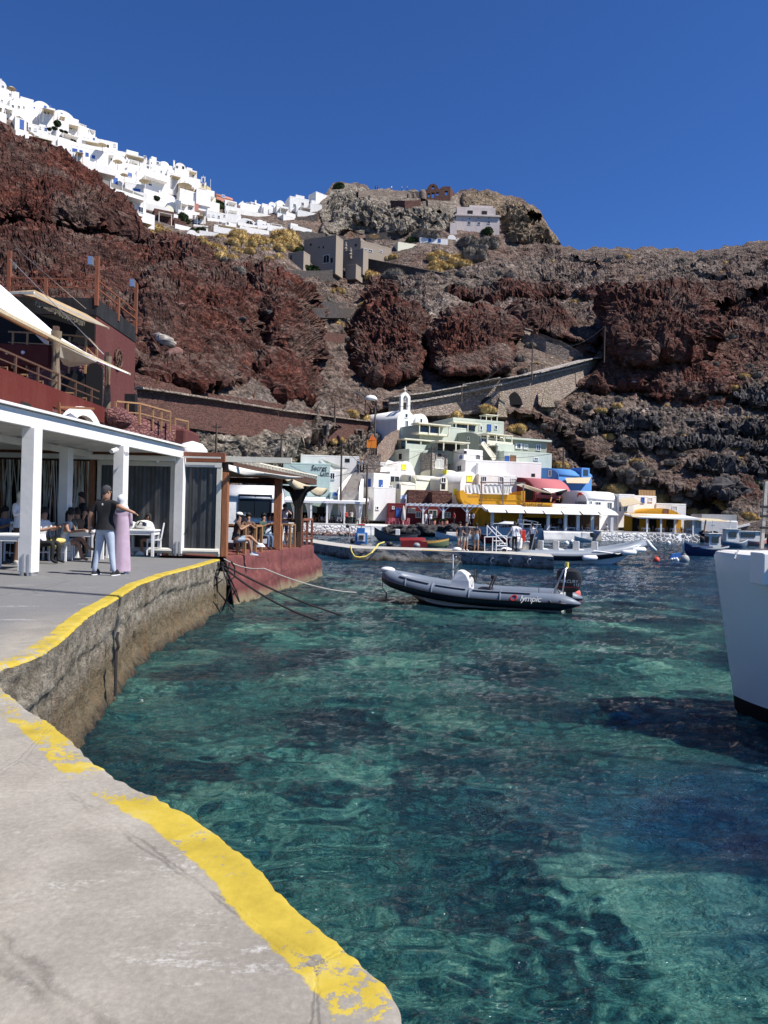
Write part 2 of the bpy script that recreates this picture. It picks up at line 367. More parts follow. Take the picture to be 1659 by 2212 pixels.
# outline in picture points, forward bulge in metres, rim width, colour zone
LOBES = [
 ([(-320,250),(0,298),(50,302),(110,322),(150,345),(205,380),(250,425),(290,465),(301,495),(292,520),(255,512),(180,500),(90,485),(0,490),(-320,480)],17,60,'red'),
 ([(-320,490),(0,505),(100,500),(220,512),(300,560),(345,520),(380,505),(430,520),(470,560),(500,600),(560,590),(640,600),(680,640),(692,690),(690,770),(660,800),(600,790),(540,830),(460,838),(380,815),(300,790),(0,780),(-320,780)],6,60,'red'),
 ([(345,520),(380,503),(425,512),(470,550),(455,585),(400,590),(355,560)],8,30,'red'),
 ([(300,600),(360,580),(440,610),(475,680),(480,740),(430,770),(340,760),(300,720)],7,50,'red'),
 ([(440,600),(500,590),(560,640),(565,700),(520,720),(465,690)],8,40,'red'),
 ([(530,590),(570,575),(640,600),(670,640),(690,690),(692,770),(650,800),(610,770),(570,720),(560,660)],12,40,'red'),
 ([(560,790),(600,770),(650,800),(675,850),(670,872),(600,860),(565,830)],9,30,'red'),
 ([(300,770),(400,780),(490,800),(505,835),(420,845),(300,820)],6,25,'red'),
 ([(790,618),(815,608),(845,615),(850,640),(820,658),(790,650)],6,14,'red'),
 ([(752,715),(790,665),(850,655),(900,680),(922,720),(912,790),(905,822),(850,828),(790,815),(770,770)],16,34,'red'),
 ([(930,740),(945,700),(1000,678),(1060,688),(1105,715),(1116,760),(1105,800),(1040,815),(960,818),(932,795)],17,34,'red'),
 ([(978,628),(1060,622),(1150,630),(1215,612),(1225,640),(1150,652),(1060,652),(990,645)],7,9,'red'),
 ([(1240,632),(1330,615),(1340,640),(1270,652)],5,10,'red'),
 ([(1105,680),(1180,665),(1250,700),(1300,710),(1295,738),(1200,732),(1130,712)],7,12,'red'),
 ([(1295,690),(1318,640),(1360,628),(1430,640),(1490,625),(1530,640),(1535,690),(1528,745),(1490,775),(1420,785),(1350,775),(1305,765)],22,40,'red'),
 ([(1230,800),(1300,780),(1350,800),(1400,812),(1395,842),(1330,838),(1240,835)],6,14,'red'),
 ([(1400,830),(1440,800),(1500,790),(1560,815),(1575,840),(1500,860),(1420,868)],7,18,'red'),
 ([(1260,912),(1320,892),(1415,905),(1420,925),(1330,938),(1265,935)],5,8,'lava'),
 ([(1330,945),(1450,952),(1659,948),(1950,935),(1950,972),(1659,976),(1540,966),(1420,972),(1340,960)],5,7,'lava'),([(1480,1000),(1560,994),(1659,1002),(1950,1000),(1950,1026),(1659,1024),(1560,1016),(1500,1016)],5,7,'lava'),
 ([(1520,918),(1659,910),(1950,905),(1950,932),(1659,935),(1530,935)],5,7,'lava'),
 ([(1575,850),(1620,830),(1700,825),(1950,810),(1950,880),(1700,875),(1600,872)],5,10,'lava'),

 ([(1510,1050),(1560,1032),(1600,1045),(1598,1070),(1540,1076)],5,10,'lava'),
 ([(700,410),(740,392),(790,400),(985,415),(1000,470),(960,500),(850,500),(720,500),(690,470)],3,30,'pale'),
 ([(995,420),(1050,405),(1110,425),(1150,440),(1180,485),(1200,510),(1215,534),(1180,530),(1100,520),(1085,470),(1000,450)],5,20,'ochre'),
 ([(1120,500),(1127,468),(1150,456),(1172,470),(1172,500),(1140,503)],-14,12,'ochre'),
 ([(890,468),(896,462),(905,464),(906,476),(890,478)],-5,3,'pale'),([(895,490),(902,484),(916,486),(918,500),(896,502)],-6,3,'pale'),([(930,488),(940,484),(948,490),(944,496),(930,495)],-4,3,'pale'),
 ([(770,424),(782,419),(792,423),(790,434),(772,434)],-5,3,'pale'),([(944,460),(952,454),(958,458),(957,470),(946,470)],-5,3,'pale'),([(905,438),(912,432),(920,436),(920,448),(906,448)],-4,3,'pale'),
 ([(760,450),(800,445),(840,455),(820,475),(770,478)],5,8,'pale'),([(700,480),(745,470),(755,500),(720,512),(695,505)],6,10,'pale'),([(840,440),(900,430),(960,440),(940,462),(860,466)],4,8,'pale'),([(800,480),(870,478),(890,500),(820,506)],4,8,'pale'),
 ([(560,1010),(760,905),(840,868),(1010,880),(1180,905),(1260,985),(1310,1020),(1560,1075),(1600,1180),(540,1190)],-11,50,'slope'),
 ([(400,945),(600,955),(720,965),(860,960),(830,1010),(700,1005),(420,985)],1,20,'pale'),([(1310,560),(1400,556),(1420,566),(1330,575)],3,5,'slope'),([(1120,585),(1200,572),(1290,590),(1200,602)],3,6,'slope'),([(1440,590),(1600,575),(1659,590),(1560,610)],4,8,'slope'),([(1150,690),(1290,745),(1290,765),(1160,715)],4,6,'red'),([(1000,575),(1100,590),(1120,605),(1010,600)],3,6,'slope'),
 ([(1230,870),(1330,860),(1400,880),(1320,900),(1240,890)],4,8,'slope'),([(1190,1010),(1240,1000),(1300,1050),(1250,1070)],4,10,'slope'),([(1440,1040),(1500,1060),(1520,1100),(1450,1090)],3,8,'slope'),([(700,600),(760,590),(770,610),(710,620)],3,6,'slope'),([(690,560),(760,552),(775,575),(700,585)],3,6,'slope'),
 ([(1210,560),(1280,565),(1300,600),(1260,600),(1215,580)],-5,8,'slope'),
 ([(1535,650),(1600,632),(1700,630),(1950,620),(1950,722),(1659,720),(1560,720),(1535,690)],-10,16,'red'),
]
REDZ = [([(-320,240),(0,300),(110,320),(200,380),(300,470),(300,500),(350,505),(420,510),(500,580),(570,575),(660,610),(700,680),(695,780),(660,870),(520,850),(300,850),(-320,850)],1.0),
        ([(1300,620),(1700,600),(1950,600),(1950,800),(1600,830),(1400,880),(1230,830),(1290,740)],.75),
        ([(740,760),(1120,760),(1180,830),(900,850),(730,830)],.7),
        ([(1400,760),(1620,740),(1610,900),(1500,900),(1430,850)],.8),
        ([(1450,1020),(1640,1040),(1659,1110),(1560,1090),(1500,1100)],.9),
        ([(960,615),(1300,600),(1300,750),(1120,730),(980,660)],.5)]
def zone_depth(x,y,full=False):
    d0 = base_depth(x,y)
    wx = x + 9*vnoise(np.stack([x/37,y/37,x*0],-1).reshape(-1,3),5).reshape(x.shape) + 4*vnoise(np.stack([x/13,y/13,x*0],-1).reshape(-1,3),6).reshape(x.shape)
    wy = y + 8*vnoise(np.stack([x/31,y/31,x*0+3],-1).reshape(-1,3),7).reshape(x.shape) + 4*vnoise(np.stack([x/11,y/11,x*0+3],-1).reshape(-1,3),8).reshape(x.shape)
    red = np.zeros(x.shape); lava = red.copy(); pale = red.copy(); och = red.copy(); bul = red.copy()
    for poly,am,rim,z in LOBES:
        s = sdf(wx,wy,poly)
        t = np.clip(s/rim,0,1); bul = bul + am*np.sqrt(np.clip(1-(1-t)**2,0,1))
        w = sst(-5,5,s)
        if z == 'red': red = np.maximum(red,w)
        if z == 'lava': lava = np.maximum(lava,w)
        if z == 'pale': pale = np.maximum(pale,sst(-15,15,s)*.8)
        if z == 'ochre': och = np.maximum(och,w)
    if not full: return d0 - bul
    rz = red.copy()
    for poly,a in REDZ: rz = np.maximum(rz,a*.75*sst(-18,18,sdf(wx,wy,poly)))
    return d0 - bul,red,rz,lava,pale,och
SKY = np.array([(-320,90),(0,238),(60,262),(150,312),(250,362),(350,392),(430,425),(520,455),(560,462),(640,455),(690,428),(712,408),(722,396),(735,392),(765,396),(785,399),(800,408),(900,412),(914,414),(920,427),(972,429),(985,415),(1003,411),(1020,407),(1050,411),(1090,420),(1130,431),(1150,441),(1168,456),(1180,486),(1198,503),(1208,520),(1217,533),(1250,539),(1300,534),(1360,537),(1400,534),(1460,538),(1500,544),(1560,535),(1659,517),(1979,452)],float)
NC,NR = 1000,500
xs = np.linspace(-320,1979,NC); jit = 2.5*np.array([random.random()-.5 for _ in xs])
yt = np.interp(xs,SKY[:,0],SKY[:,1]) + jit + 2.2*np.sin(xs/9) + 1.5*np.sin(xs/4.1)
v = np.linspace(0,1,NR)
YY = yt[None,:] + (1195-yt)[None,:]*v[:,None]; XX = np.broadcast_to(xs[None,:],YY.shape).copy()
D_,red_,rz_,lava_,pale_,och_ = zone_depth(XX,YY,True)
PT = Wn(XX,YY,D_)
def grid_normals(P):
    du = np.gradient(P,axis=1); dv = np.gradient(P,axis=0); n = np.cross(dv,du)
    n /= np.linalg.norm(n,axis=-1,keepdims=True)+1e-9
    fl = n[...,1] > 0; n[fl] *= -1; return n
NN = grid_normals(PT); fl = PT.reshape(-1,3)
slope = np.clip(1-red_*.3,0,1).ravel()
am_red = red_.ravel(); am_lava = lava_.ravel(); am_o = np.maximum(och_,pale_).ravel()
big = fbm(fl,1/14.,3,.5,1); mid = fbm(fl*np.array([1,1,1.5]),1/4.5,4,.55,20,True); fine = fbm(fl*np.array([1,1,1.9]),1/1.1,3,.65,40,True)
w1,w2,wid = worley(fl*np.array([1,1,1.4]),1/4.2,60); w3,w4,wid2 = worley(fl,1/1.6,70)
strata = np.sin(fl[:,2]*.55 + 2.5*vnoise(fl/25,80))*.5
disp = big*1.8 + mid*.9 + fine*.35 + (np.clip(w4-w3,0,.5)-.2)*.5
saw = lambda t: (t - np.floor(t))
led = saw(fl[:,2]/5.5 + 1.6*vnoise(fl*np.array([1/22.,1/22.,1/9.]),81) )
led2 = saw(fl[:,2]/2.1 + 1.5*vnoise(fl*np.array([1/12.,1/12.,1/6.]),82))
lm = sst(-.25,.35,vnoise(fl/17,83))*(1-am_red)*(1-am_lava)
disp += lm*(led*1.7 - .7 + led2*.6) + (1-am_red)*(np.clip(fbm(fl,1/7.,4,.55,84,True),0,1)**2*1.5)
disp += am_red*(np.clip(vnoise(fl*np.array([1/9.,1/9.,1/14.]),85),0,1)*3 + led2*.5)
rgh = .35 + .65*sst(-.35,.3,vnoise(fl/13,86))
disp += am_red*(rgh*(mid*.8 + fine*.55 + (np.clip(w4-w3,0,.4)-.2)*1.0 + (wid-.5)*1.3) + big*1.8 + strata*.9)
disp += am_lava*((wid-.5)*1.8 + np.clip(w2-w1,0,.2)*4 - 1 + (wid2-.5)*1.3 + fine*.3)
disp += am_o*((wid-.5)*2.4 + np.clip(w2-w1,0,.3)*2.6 + (wid2-.5)*1.3 + fine*.6 + mid*.6)
sc_ = np.clip((D_.ravel()-60)/80,.35,1)
CALM = [[(-320,100),(0,200),(300,350),(520,440),(700,400),(720,500),(620,530),(420,510),(330,510),(230,420),(120,320),(0,290),(-320,240)],[(600,470),(880,500),(1090,470),(1090,560),(900,600),(620,600)],[(860,790),(1300,700),(1330,760),(1200,900),(1100,960),(800,940)],[(800,385),(1000,395),(1000,425),(1090,430),(1090,480),(960,470),(800,440)]]
for poly in CALM: sc_ = sc_*(1-.78*sst(-14,10,sdf(XX,YY,poly)).ravel())
edge_keep = np.ones(YY.shape); edge_keep[:30] = np.linspace(.1,1,30)[:,None]**1.3
PT = PT + NN*(disp*sc_*edge_keep.ravel()).reshape(PT.shape[:2])[...,None]
# plateau behind the skyline
back = PT[0].copy()
rows = []
for k,(dy,dz) in enumerate(((260,-70),(120,-22),(45,-5),(12,-.8))):
    r = back.copy(); r[:,1] += dy; r[:,0] *= 1+dy/300; r[:,2] += dz; rows.append(r)
PTF = np.concatenate([np.stack(rows),PT],0)
def ext(a): return np.concatenate([np.repeat(a[:1],4,0),a],0).ravel()
zc = np.stack([ext(rz_),ext(lava_),ext(pale_),ext(och_)],-1)
def hill_mat():
    m,nt,p = newmat('hill_rock'); o = pos(nt)
    at = N(nt,'Attribute',attribute_name='zone'); sep = nt.nodes.new('ShaderNodeSeparateColor'); nt.links.new(at.outputs['Color'],sep.inputs[0])
    al = at.outputs['Alpha']
    n_big = noise(nt,o,.045,6,.62); n_mid = noise(nt,o,.28,6,.62); n_f = noise(nt,o,1.6,5,.65)
    slope = ramp(nt,n_mid,[(.3,(.055,.042,.037)),(.43,(.14,.108,.09)),(.54,(.215,.17,.143)),(.70,(.34,.285,.245))])
    slope = mixc(nt,ramp(nt,n_big,[(.44,0.0),(.6,.7)]),slope,(.135,.068,.050))
    stra = noise(nt,mapped(nt,o,(.10,.10,1.0)),.62,6,.62,.6); stv = ramp(nt,stra,[(.34,.58),(.47,1.0),(.53,.8),(.66,1.3)])
    slope = mixc(nt,ramp(nt,noise(nt,o,.09,5,.6),[(.5,0.0),(.62,.6)]),slope,(.20,.175,.15))
    red = ramp(nt,n_mid,[(.28,(.030,.012,.010)),(.43,(.080,.027,.020)),(.57,(.135,.045,.031)),(.75,(.21,.09,.066))])
    red = mixc(nt,ramp(nt,n_big,[(.4,0.0),(.62,.75)]),red,(.085,.050,.042))
    red = mixc(nt,ramp(nt,noise(nt,mapped(nt,o,(1,1,.55)),.075,5,.62,.5),[(.52,0.0),(.60,.8)]),red,(.15,.10,.082)); red = mixc(nt,1.0,red,stv,'MULTIPLY'); slope = mixc(nt,1.0,slope,stv,'MULTIPLY')
    lava = ramp(nt,n_mid,[(.3,(.028,.027,.029)),(.55,(.075,.072,.075)),(.75,(.19,.175,.165))])
    pale = ramp(nt,n_mid,[(.3,(.13,.11,.09)),(.55,(.27,.235,.19)),(.75,(.42,.38,.32))])
    och = ramp(nt,n_mid,[(.3,(.09,.07,.055)),(.5,(.22,.165,.11)),(.75,(.36,.28,.19))])
    def fz(src,k=.55):   # break up the zone borders
        return ramp(nt,mth(nt,'ADD',src,mth(nt,'MULTIPLY',mth(nt,'SUBTRACT',n_f,.5),k)),[(.38,0.0),(.6,1.0)])
    col = mixc(nt,fz(sep.outputs[2]),slope,pale)
    col = mixc(nt,fz(sep.outputs[0],1.1),col,red)
    col = mixc(nt,fz(sep.outputs[1],.5),col,lava)
    col = mixc(nt,fz(al,.5),col,och)
    # dust and debris lying on flatter ledges
    geo = nt.nodes.new('ShaderNodeNewGeometry'); sp = nt.nodes.new('ShaderNodeSeparateXYZ'); nt.links.new(geo.outputs['Normal'],sp.inputs[0])
    up = ramp(nt,mth(nt,'ADD',sp.outputs[2],mth(nt,'MULTIPLY',n_mid,.35)),[(.80,0.0),(1.0,.6)])
    col = mixc(nt,up,col,(.16,.118,.095))
    sp2 = ramp(nt,noise(nt,o,5.0,4,.7),[(.35,.72),(.62,1.18)])
    col = mixc(nt,1.0,col,sp2,'MULTIPLY')
    for sc2,a_ in ((.8,.45),(2.6,.4)):
        cv = voro(nt,mapped(nt,o,(1,1,1.5)),sc2,'F1','Color'); col = mixc(nt,1.0,col,ramp(nt,cv,[(.1,1-a_),(.5,1.0),(.9,1+a_)]),'MULTIPLY')
    # scattered pale and dark stones
    vd = voro(nt,o,.9); col = mixc(nt,mth(nt,'MULTIPLY',ramp(nt,vd,[(.12,1.0),(.2,0.0)]),.35),col,(.2,.17,.15))
    nt.links.new(col,p.inputs['Base Color']); p.inputs['Roughness'].default_value = .95; p.inputs['Specular IOR Level'].default_value = .15
    hh = mth(nt,'ADD',mth(nt,'MULTIPLY',noise(nt,o,.9,7,.72),1.0),mth(nt,'MULTIPLY',voro(nt,o,1.3),.5))
    b1 = bump(nt,None,hh,.9,1.3)
    bump(nt,p,noise(nt,o,4.5,4,.7),.6,.25,b1)
    return m
hill = gridmesh('hills',PTF.reshape(-1,3),NR+4,NC,hill_mat(),{'zone': zc},smooth=False)
struct(hill)
def TY(x,y):                 # distance of the hillside seen at a picture point (after relief)
    j = int(np.clip((x+320)/2299*(NC-1),0,NC-1)); col = YY[:,j]
    i = int(np.clip(np.searchsorted(col,y),0,NR-1)); return float(PT[i,j,1])
def SKYL(x): return float(np.interp(x,SKY[:,0],SKY[:,1]))
def TS(x,y,k=3):
    j = int(np.clip((x+320)/2299*(NC-1),k,NC-1-k)); i = int(np.clip(np.searchsorted(YY[:,j],y),k,NR-1-k))
    return float(np.median(PT[i-k:i+k+1,j-k:j+k+1,1]))

# ---------------- water ----------------
def water_mat():
    m,nt,p = newmat('sea_water'); o = pos(nt)
    g = nt.nodes.new('ShaderNodeNewGeometry')
    wn1 = noise(nt,mapped(nt,o,(1,1.5,1)),1.7,3,.6,.3,1)
    va = nt.nodes.new('ShaderNodeVectorMath'); va.operation = 'MULTIPLY_ADD'; nt.links.new(g.outputs['Normal'],va.inputs[0])
    va.inputs[1].default_value = (2.2,2.2,0); nt.links.new(o,va.inputs[2])
    vb = nt.nodes.new('ShaderNodeVectorMath'); vb.operation = 'MULTIPLY_ADD'; nt.links.new(wn1,vb.inputs[0])
    vb.inputs[1].default_value = (.9,.9,0); nt.links.new(va.outputs[0],vb.inputs[2])
    sb = vb.outputs[0]        # where the bent line of sight meets the sea bed
    dp = N(nt,'Attribute',attribute_name='deep').outputs['Fac']
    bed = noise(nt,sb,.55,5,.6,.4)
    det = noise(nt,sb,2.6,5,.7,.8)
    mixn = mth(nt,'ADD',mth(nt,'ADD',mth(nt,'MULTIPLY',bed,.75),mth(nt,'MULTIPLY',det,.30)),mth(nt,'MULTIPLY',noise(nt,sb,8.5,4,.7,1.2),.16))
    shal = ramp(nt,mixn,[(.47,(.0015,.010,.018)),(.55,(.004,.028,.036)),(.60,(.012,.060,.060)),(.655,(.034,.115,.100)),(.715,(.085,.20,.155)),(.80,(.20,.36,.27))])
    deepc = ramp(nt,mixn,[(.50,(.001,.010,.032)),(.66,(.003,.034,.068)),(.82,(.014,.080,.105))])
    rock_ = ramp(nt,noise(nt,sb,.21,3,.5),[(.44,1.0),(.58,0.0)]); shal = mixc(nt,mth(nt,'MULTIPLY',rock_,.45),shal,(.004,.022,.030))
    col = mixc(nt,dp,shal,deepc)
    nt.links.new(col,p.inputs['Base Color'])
    p.inputs['Roughness'].default_value = .06; p.inputs['IOR'].default_value = 1.33
    p.subsurface_method = 'BURLEY'; p.inputs['Subsurface Weight'].default_value = .4; p.inputs['Subsurface Radius'].default_value = (.5,1.0,1.2); p.inputs['Subsurface Scale'].default_value = .5
    p.inputs['Specular IOR Level'].default_value = .5
    rip = mth(nt,'ADD',noise(nt,mapped(nt,o,(1,1.9,1),(0,0,.25)),2.6,5,.66,.6),mth(nt,'MULTIPLY',noise(nt,mapped(nt,o,(1,1.6,1),(0,0,-.3)),9.0,3,.6,.3),.4))
    bump(nt,p,rip,1.0,.24)
    return m
def waves(P,near=1.0):
    X,Y = P[:,0],P[:,1]; Q = np.stack([X,Y*1.6,X*0],-1)
    h = .085*fbm(Q,1/2.6,3,.5,100,True) + .045*fbm(Q + 9,1/.8,4,.6,110,True)
    h += .016*fbm(Q + 3,1/.33,2,.5,115,True)*np.clip(1-(Y-10)/16,0,1)
    h += .03*np.sin(X*.5 + Y*1.1 + 2*vnoise(Q/4,120))
    return h
def deepmask(X,Y):
    d = sst(24,38,Y + .8*X)*.95
    d = d + 1.15*np.exp(-(((X-3.0)/2.0)**2 + ((Y-6.8)/1.3)**2)) + .8*np.exp(-(((X-2.8)/.9)**2 + ((Y-4.9)/.55)**2)) + .7*np.exp(-(((X-4.2)/1.6)**2 + ((Y-8.2)/.8)**2)) + .5*np.exp(-(((X-1.2)/.4)**2 + ((Y-3.2)/.35)**2))
    n = vnoise(np.stack([X/2.2,Y/2.2,X*0],-1),130)
    return np.clip(d + n*.22*np.clip(d*3,0,1),0,1)
def water(name,x0,x1,y0,y1,nx,ny,amp):
    # rows bunch towards y0 so that near ripples are finer than far ones
    t = np.linspace(0,1,ny); ys = y0*(y1/y0)**t
    X = np.linspace(x0,x1,nx)[None,:]*(ys/ys[-1]*.0+1)[:,None]; Y = np.broadcast_to(ys[:,None],X.shape)
    P = np.stack([X.ravel(),Y.ravel(),X.ravel()*0],-1)
    return P,nx,ny
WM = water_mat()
def fan(y0,y1,ny,nx,half,cx=0):
    ys = y0*(y1/y0)**np.linspace(0,1,ny); u = np.linspace(-1,1,nx)
    X = cx + u[None,:]*(half*ys)[:,None] + u[None,:]*8; Y = np.broadcast_to(ys[:,None],X.shape)
    P = np.stack([X.ravel(),Y.ravel(),X.ravel()*0],-1)
    P[:,2] = waves(P)*np.clip(1.15-.002*P[:,1],.5,1)
    return P,ny,nx
P,a,b = fan(1.0,240.,900,620,.62)
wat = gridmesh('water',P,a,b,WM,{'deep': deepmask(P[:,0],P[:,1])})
struct(wat)
far = MB()
mb = MB().add([(-700,240,-.02),(700,240,-.02),(700,900,-.02),(-700,900,-.02)],[(0,1,2,3)])
mb.add([(9,1,-.02),(400,1,-.02),(700,240,-.02),(157,240,-.02)],[(0,1,2,3)])
mb.add([(-60,-60,-.05),(400,-60,-.05),(400,1,-.05),(-60,1,-.05)],[(0,1,2,3)])
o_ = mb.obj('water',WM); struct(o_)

# ---------------- near quay ----------------
QZ = 1.5
near_e = [(980,2500),(885,2212),(870,2165),(840,2120),(760,2050),(700,1990),(640,1945),(560,1870),(490,1810),(420,1762),(380,1744),(345,1720),(290,1698),(260,1678),(200,1640),(165,1610),(150,1590),(100,1550),(55,1525),(42,1508),(8,1486)]
far_e = [(-14,1462),(10,1436),(35,1432),(75,1418),(110,1400),(150,1368),(190,1330),(215,1314),(240,1300),(300,1262),(360,1240),(430,1222),(476,1208)]
ep = [G(x,y,QZ) for x,y in near_e + far_e]; ep = [Vector((1.2,-1.5,QZ)),Vector((.9,.6,QZ))] + ep[0:]
EP = np.array([[p.x,p.y] for p in ep]); L = np.r_[0,np.cumsum(np.linalg.norm(np.diff(EP,axis=0),axis=1))]
ns = int(L[-1]/.02); S = np.linspace(0,L[-1],ns)
E = np.stack([np.interp(S,L,EP[:,0]),np.interp(S,L,EP[:,1])],-1)
ker = np.hanning(5); ker /= ker.sum()
for c in (0,1): E[4:-4,c] = np.convolve(E[:,c],ker,'same')[4:-4]
T = np.gradient(E,axis=0); kr = np.hanning(41); kr /= kr.sum()
Tp = np.stack([np.convolve(np.pad(T[:,c],20,'edge'),kr,'valid') for c in (0,1)],-1)
Tn = Tp/np.linalg.norm(Tp,axis=1,keepdims=True); INW = np.stack([-Tn[:,1],Tn[:,0]],-1)   # land is on the left of the edge
jag = .020*fbm(np.c_[E*3.2,E[:,:1]*0],1.0,4,.6,200) + .016*np.abs(vnoise(np.c_[E*13,E[:,:1]*0],210)) + .006*vnoise(np.c_[E*31,E[:,:1]*0],211)
E = E + INW*jag[:,None]
offs = [0,.012,.03,.05,.08,.11,.14,.18,.22,.26,.3,.34,.4,.5,.7,1.0,1.5]
rows = []; att = []
for s_ in offs:
    z = QZ - .03*np.exp(-s_/.010) + .004*vnoise(np.c_[(E+INW*s_)*6,E[:,:1]*0],220)
    rows.append(np.c_[E + INW*s_,z]); att.append(np.full(ns,s_))
base = E + INW*1.5
for k in (.08,.2,.45,1.0):
    far_pt = np.c_[np.full(ns,-30.),np.interp(np.arange(ns),[0,ns*.12,ns*.5,ns],[-8,-2,7,26])]
    rows.append(np.c_[base*(1-k) + far_pt*k,np.full(ns,QZ)]); att.append(np.full(ns,1.5+k*20))
QP = np.stack(rows); QA = np.stack(att); SA = np.broadcast_to(S,QA.shape)
def quay_mat():
    m,nt,p = newmat('quay_concrete'); o = pos(nt)
    s_ = N(nt,'Attribute',attribute_name='inset').outputs['Fac']; run = N(nt,'Attribute',attribute_name='run').outputs['Fac']
    wear = N(nt,'Attribute',attribute_name='wear').outputs['Fac']
    nb = noise(nt,o,.9,5,.6); nm = noise(nt,o,4.5,6,.65); nf = noise(nt,o,38,4,.7)
    c = ramp(nt,nm,[(.25,(.265,.24,.20)),(.5,(.325,.297,.25)),(.75,(.375,.345,.295))])
    c = mixc(nt,ramp(nt,nb,[(.38,.0),(.62,.6)]),c,(.19,.172,.150))
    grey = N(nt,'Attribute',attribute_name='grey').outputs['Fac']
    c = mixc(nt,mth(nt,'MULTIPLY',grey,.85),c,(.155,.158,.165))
    c = mixc(nt,1.0,c,ramp(nt,nf,[(.3,.82),(.55,1.0),(.75,1.2)]),'MULTIPLY')
    sm = noise(nt,mapped(nt,o,(.7,2.6,1),(0,0,-.35)),1.5,6,.72)        # salt and paint smears
    c = mixc(nt,mth(nt,'MULTIPLY',ramp(nt,sm,[(.60,0.0),(.70,.7)]),ramp(nt,nf,[(.42,0.0),(.6,1.0)])),c,(.62,.62,.6))
    vdot = voro(nt,o,2.3); c = mixc(nt,ramp(nt,mth(nt,'ADD',vdot,mth(nt,'MULTIPLY',nm,.12)),[(.085,.6),(.11,0.0)]),c,(.07,.065,.06))
    ck = voro(nt,mapped(nt,o,(1,.7,1)),.5,'DISTANCE_TO_EDGE'); wob = mth(nt,'ADD',ck,mth(nt,'MULTIPLY',mth(nt,'SUBTRACT',nm,.5),.03))
    crack = ramp(nt,wob,[(.0,.0),(.0025,1.0),(.006,0.0)])
    c = mixc(nt,mth(nt,'MULTIPLY',crack,mth(nt,'MULTIPLY',ramp(nt,nb,[(.40,0.0),(.50,1.0)]),.7)),c,(.05,.045,.04))
    # yellow edge paint, worn away in patches
    n2 = noise(nt,mapped(nt,o,(1,1,1)),11,7,.8); n3 = noise(nt,o,1.6,3,.5)
    inside = ramp(nt,mth(nt,'ADD',s_,mth(nt,'MULTIPLY',mth(nt,'SUBTRACT',n2,.5),.06)),[(.192,1.0),(.202,0.0)])
    keep = mth(nt,'GREATER_THAN',mth(nt,'ADD',mth(nt,'ADD',mth(nt,'MULTIPLY',n2,.55),mth(nt,'MULTIPLY',n3,.45)),mth(nt,'MULTIPLY',nf,.12)),wear)
    pf = mth(nt,'MULTIPLY',inside,keep)
    yel = ramp(nt,nm,[(.3,(.34,.25,.03)),(.55,(.46,.345,.045)),(.8,(.52,.43,.14))])
    c = mixc(nt,pf,c,yel)
    nt.links.new(c,p.inputs['Base Color']); p.inputs['Roughness'].default_value = .88; p.inputs['Specular IOR Level'].default_value = .25
    hh = mth(nt,'ADD',mth(nt,'MULTIPLY',nf,.35),mth(nt,'ADD',mth(nt,'MULTIPLY',nm,.25),mth(nt,'MULTIPLY',pf,.12)))
    hh = mth(nt,'SUBTRACT',hh,mth(nt,'MULTIPLY',crack,.4))
    bump(nt,p,hh,.35,.02)
    return m
Lc = float(np.interp(22,range(len(L)),L))
wear = np.interp(S,[L[i_] for i_ in (0,3,5,6,7,9,11,13,14,16,19,22,24,27,29,30,32)] + [L[-1]],[.61,.60,.575,.54,.46,.43,.47,.52,.56,.572,.575,.585,.57,.54,.48,.38,.28,.28])
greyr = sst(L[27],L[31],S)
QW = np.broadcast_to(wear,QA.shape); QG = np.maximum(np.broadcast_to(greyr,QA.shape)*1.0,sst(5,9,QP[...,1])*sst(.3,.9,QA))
QM = quay_mat()
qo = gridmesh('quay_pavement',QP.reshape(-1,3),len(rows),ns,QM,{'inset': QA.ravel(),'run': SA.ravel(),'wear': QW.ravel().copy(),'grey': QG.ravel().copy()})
struct(qo)
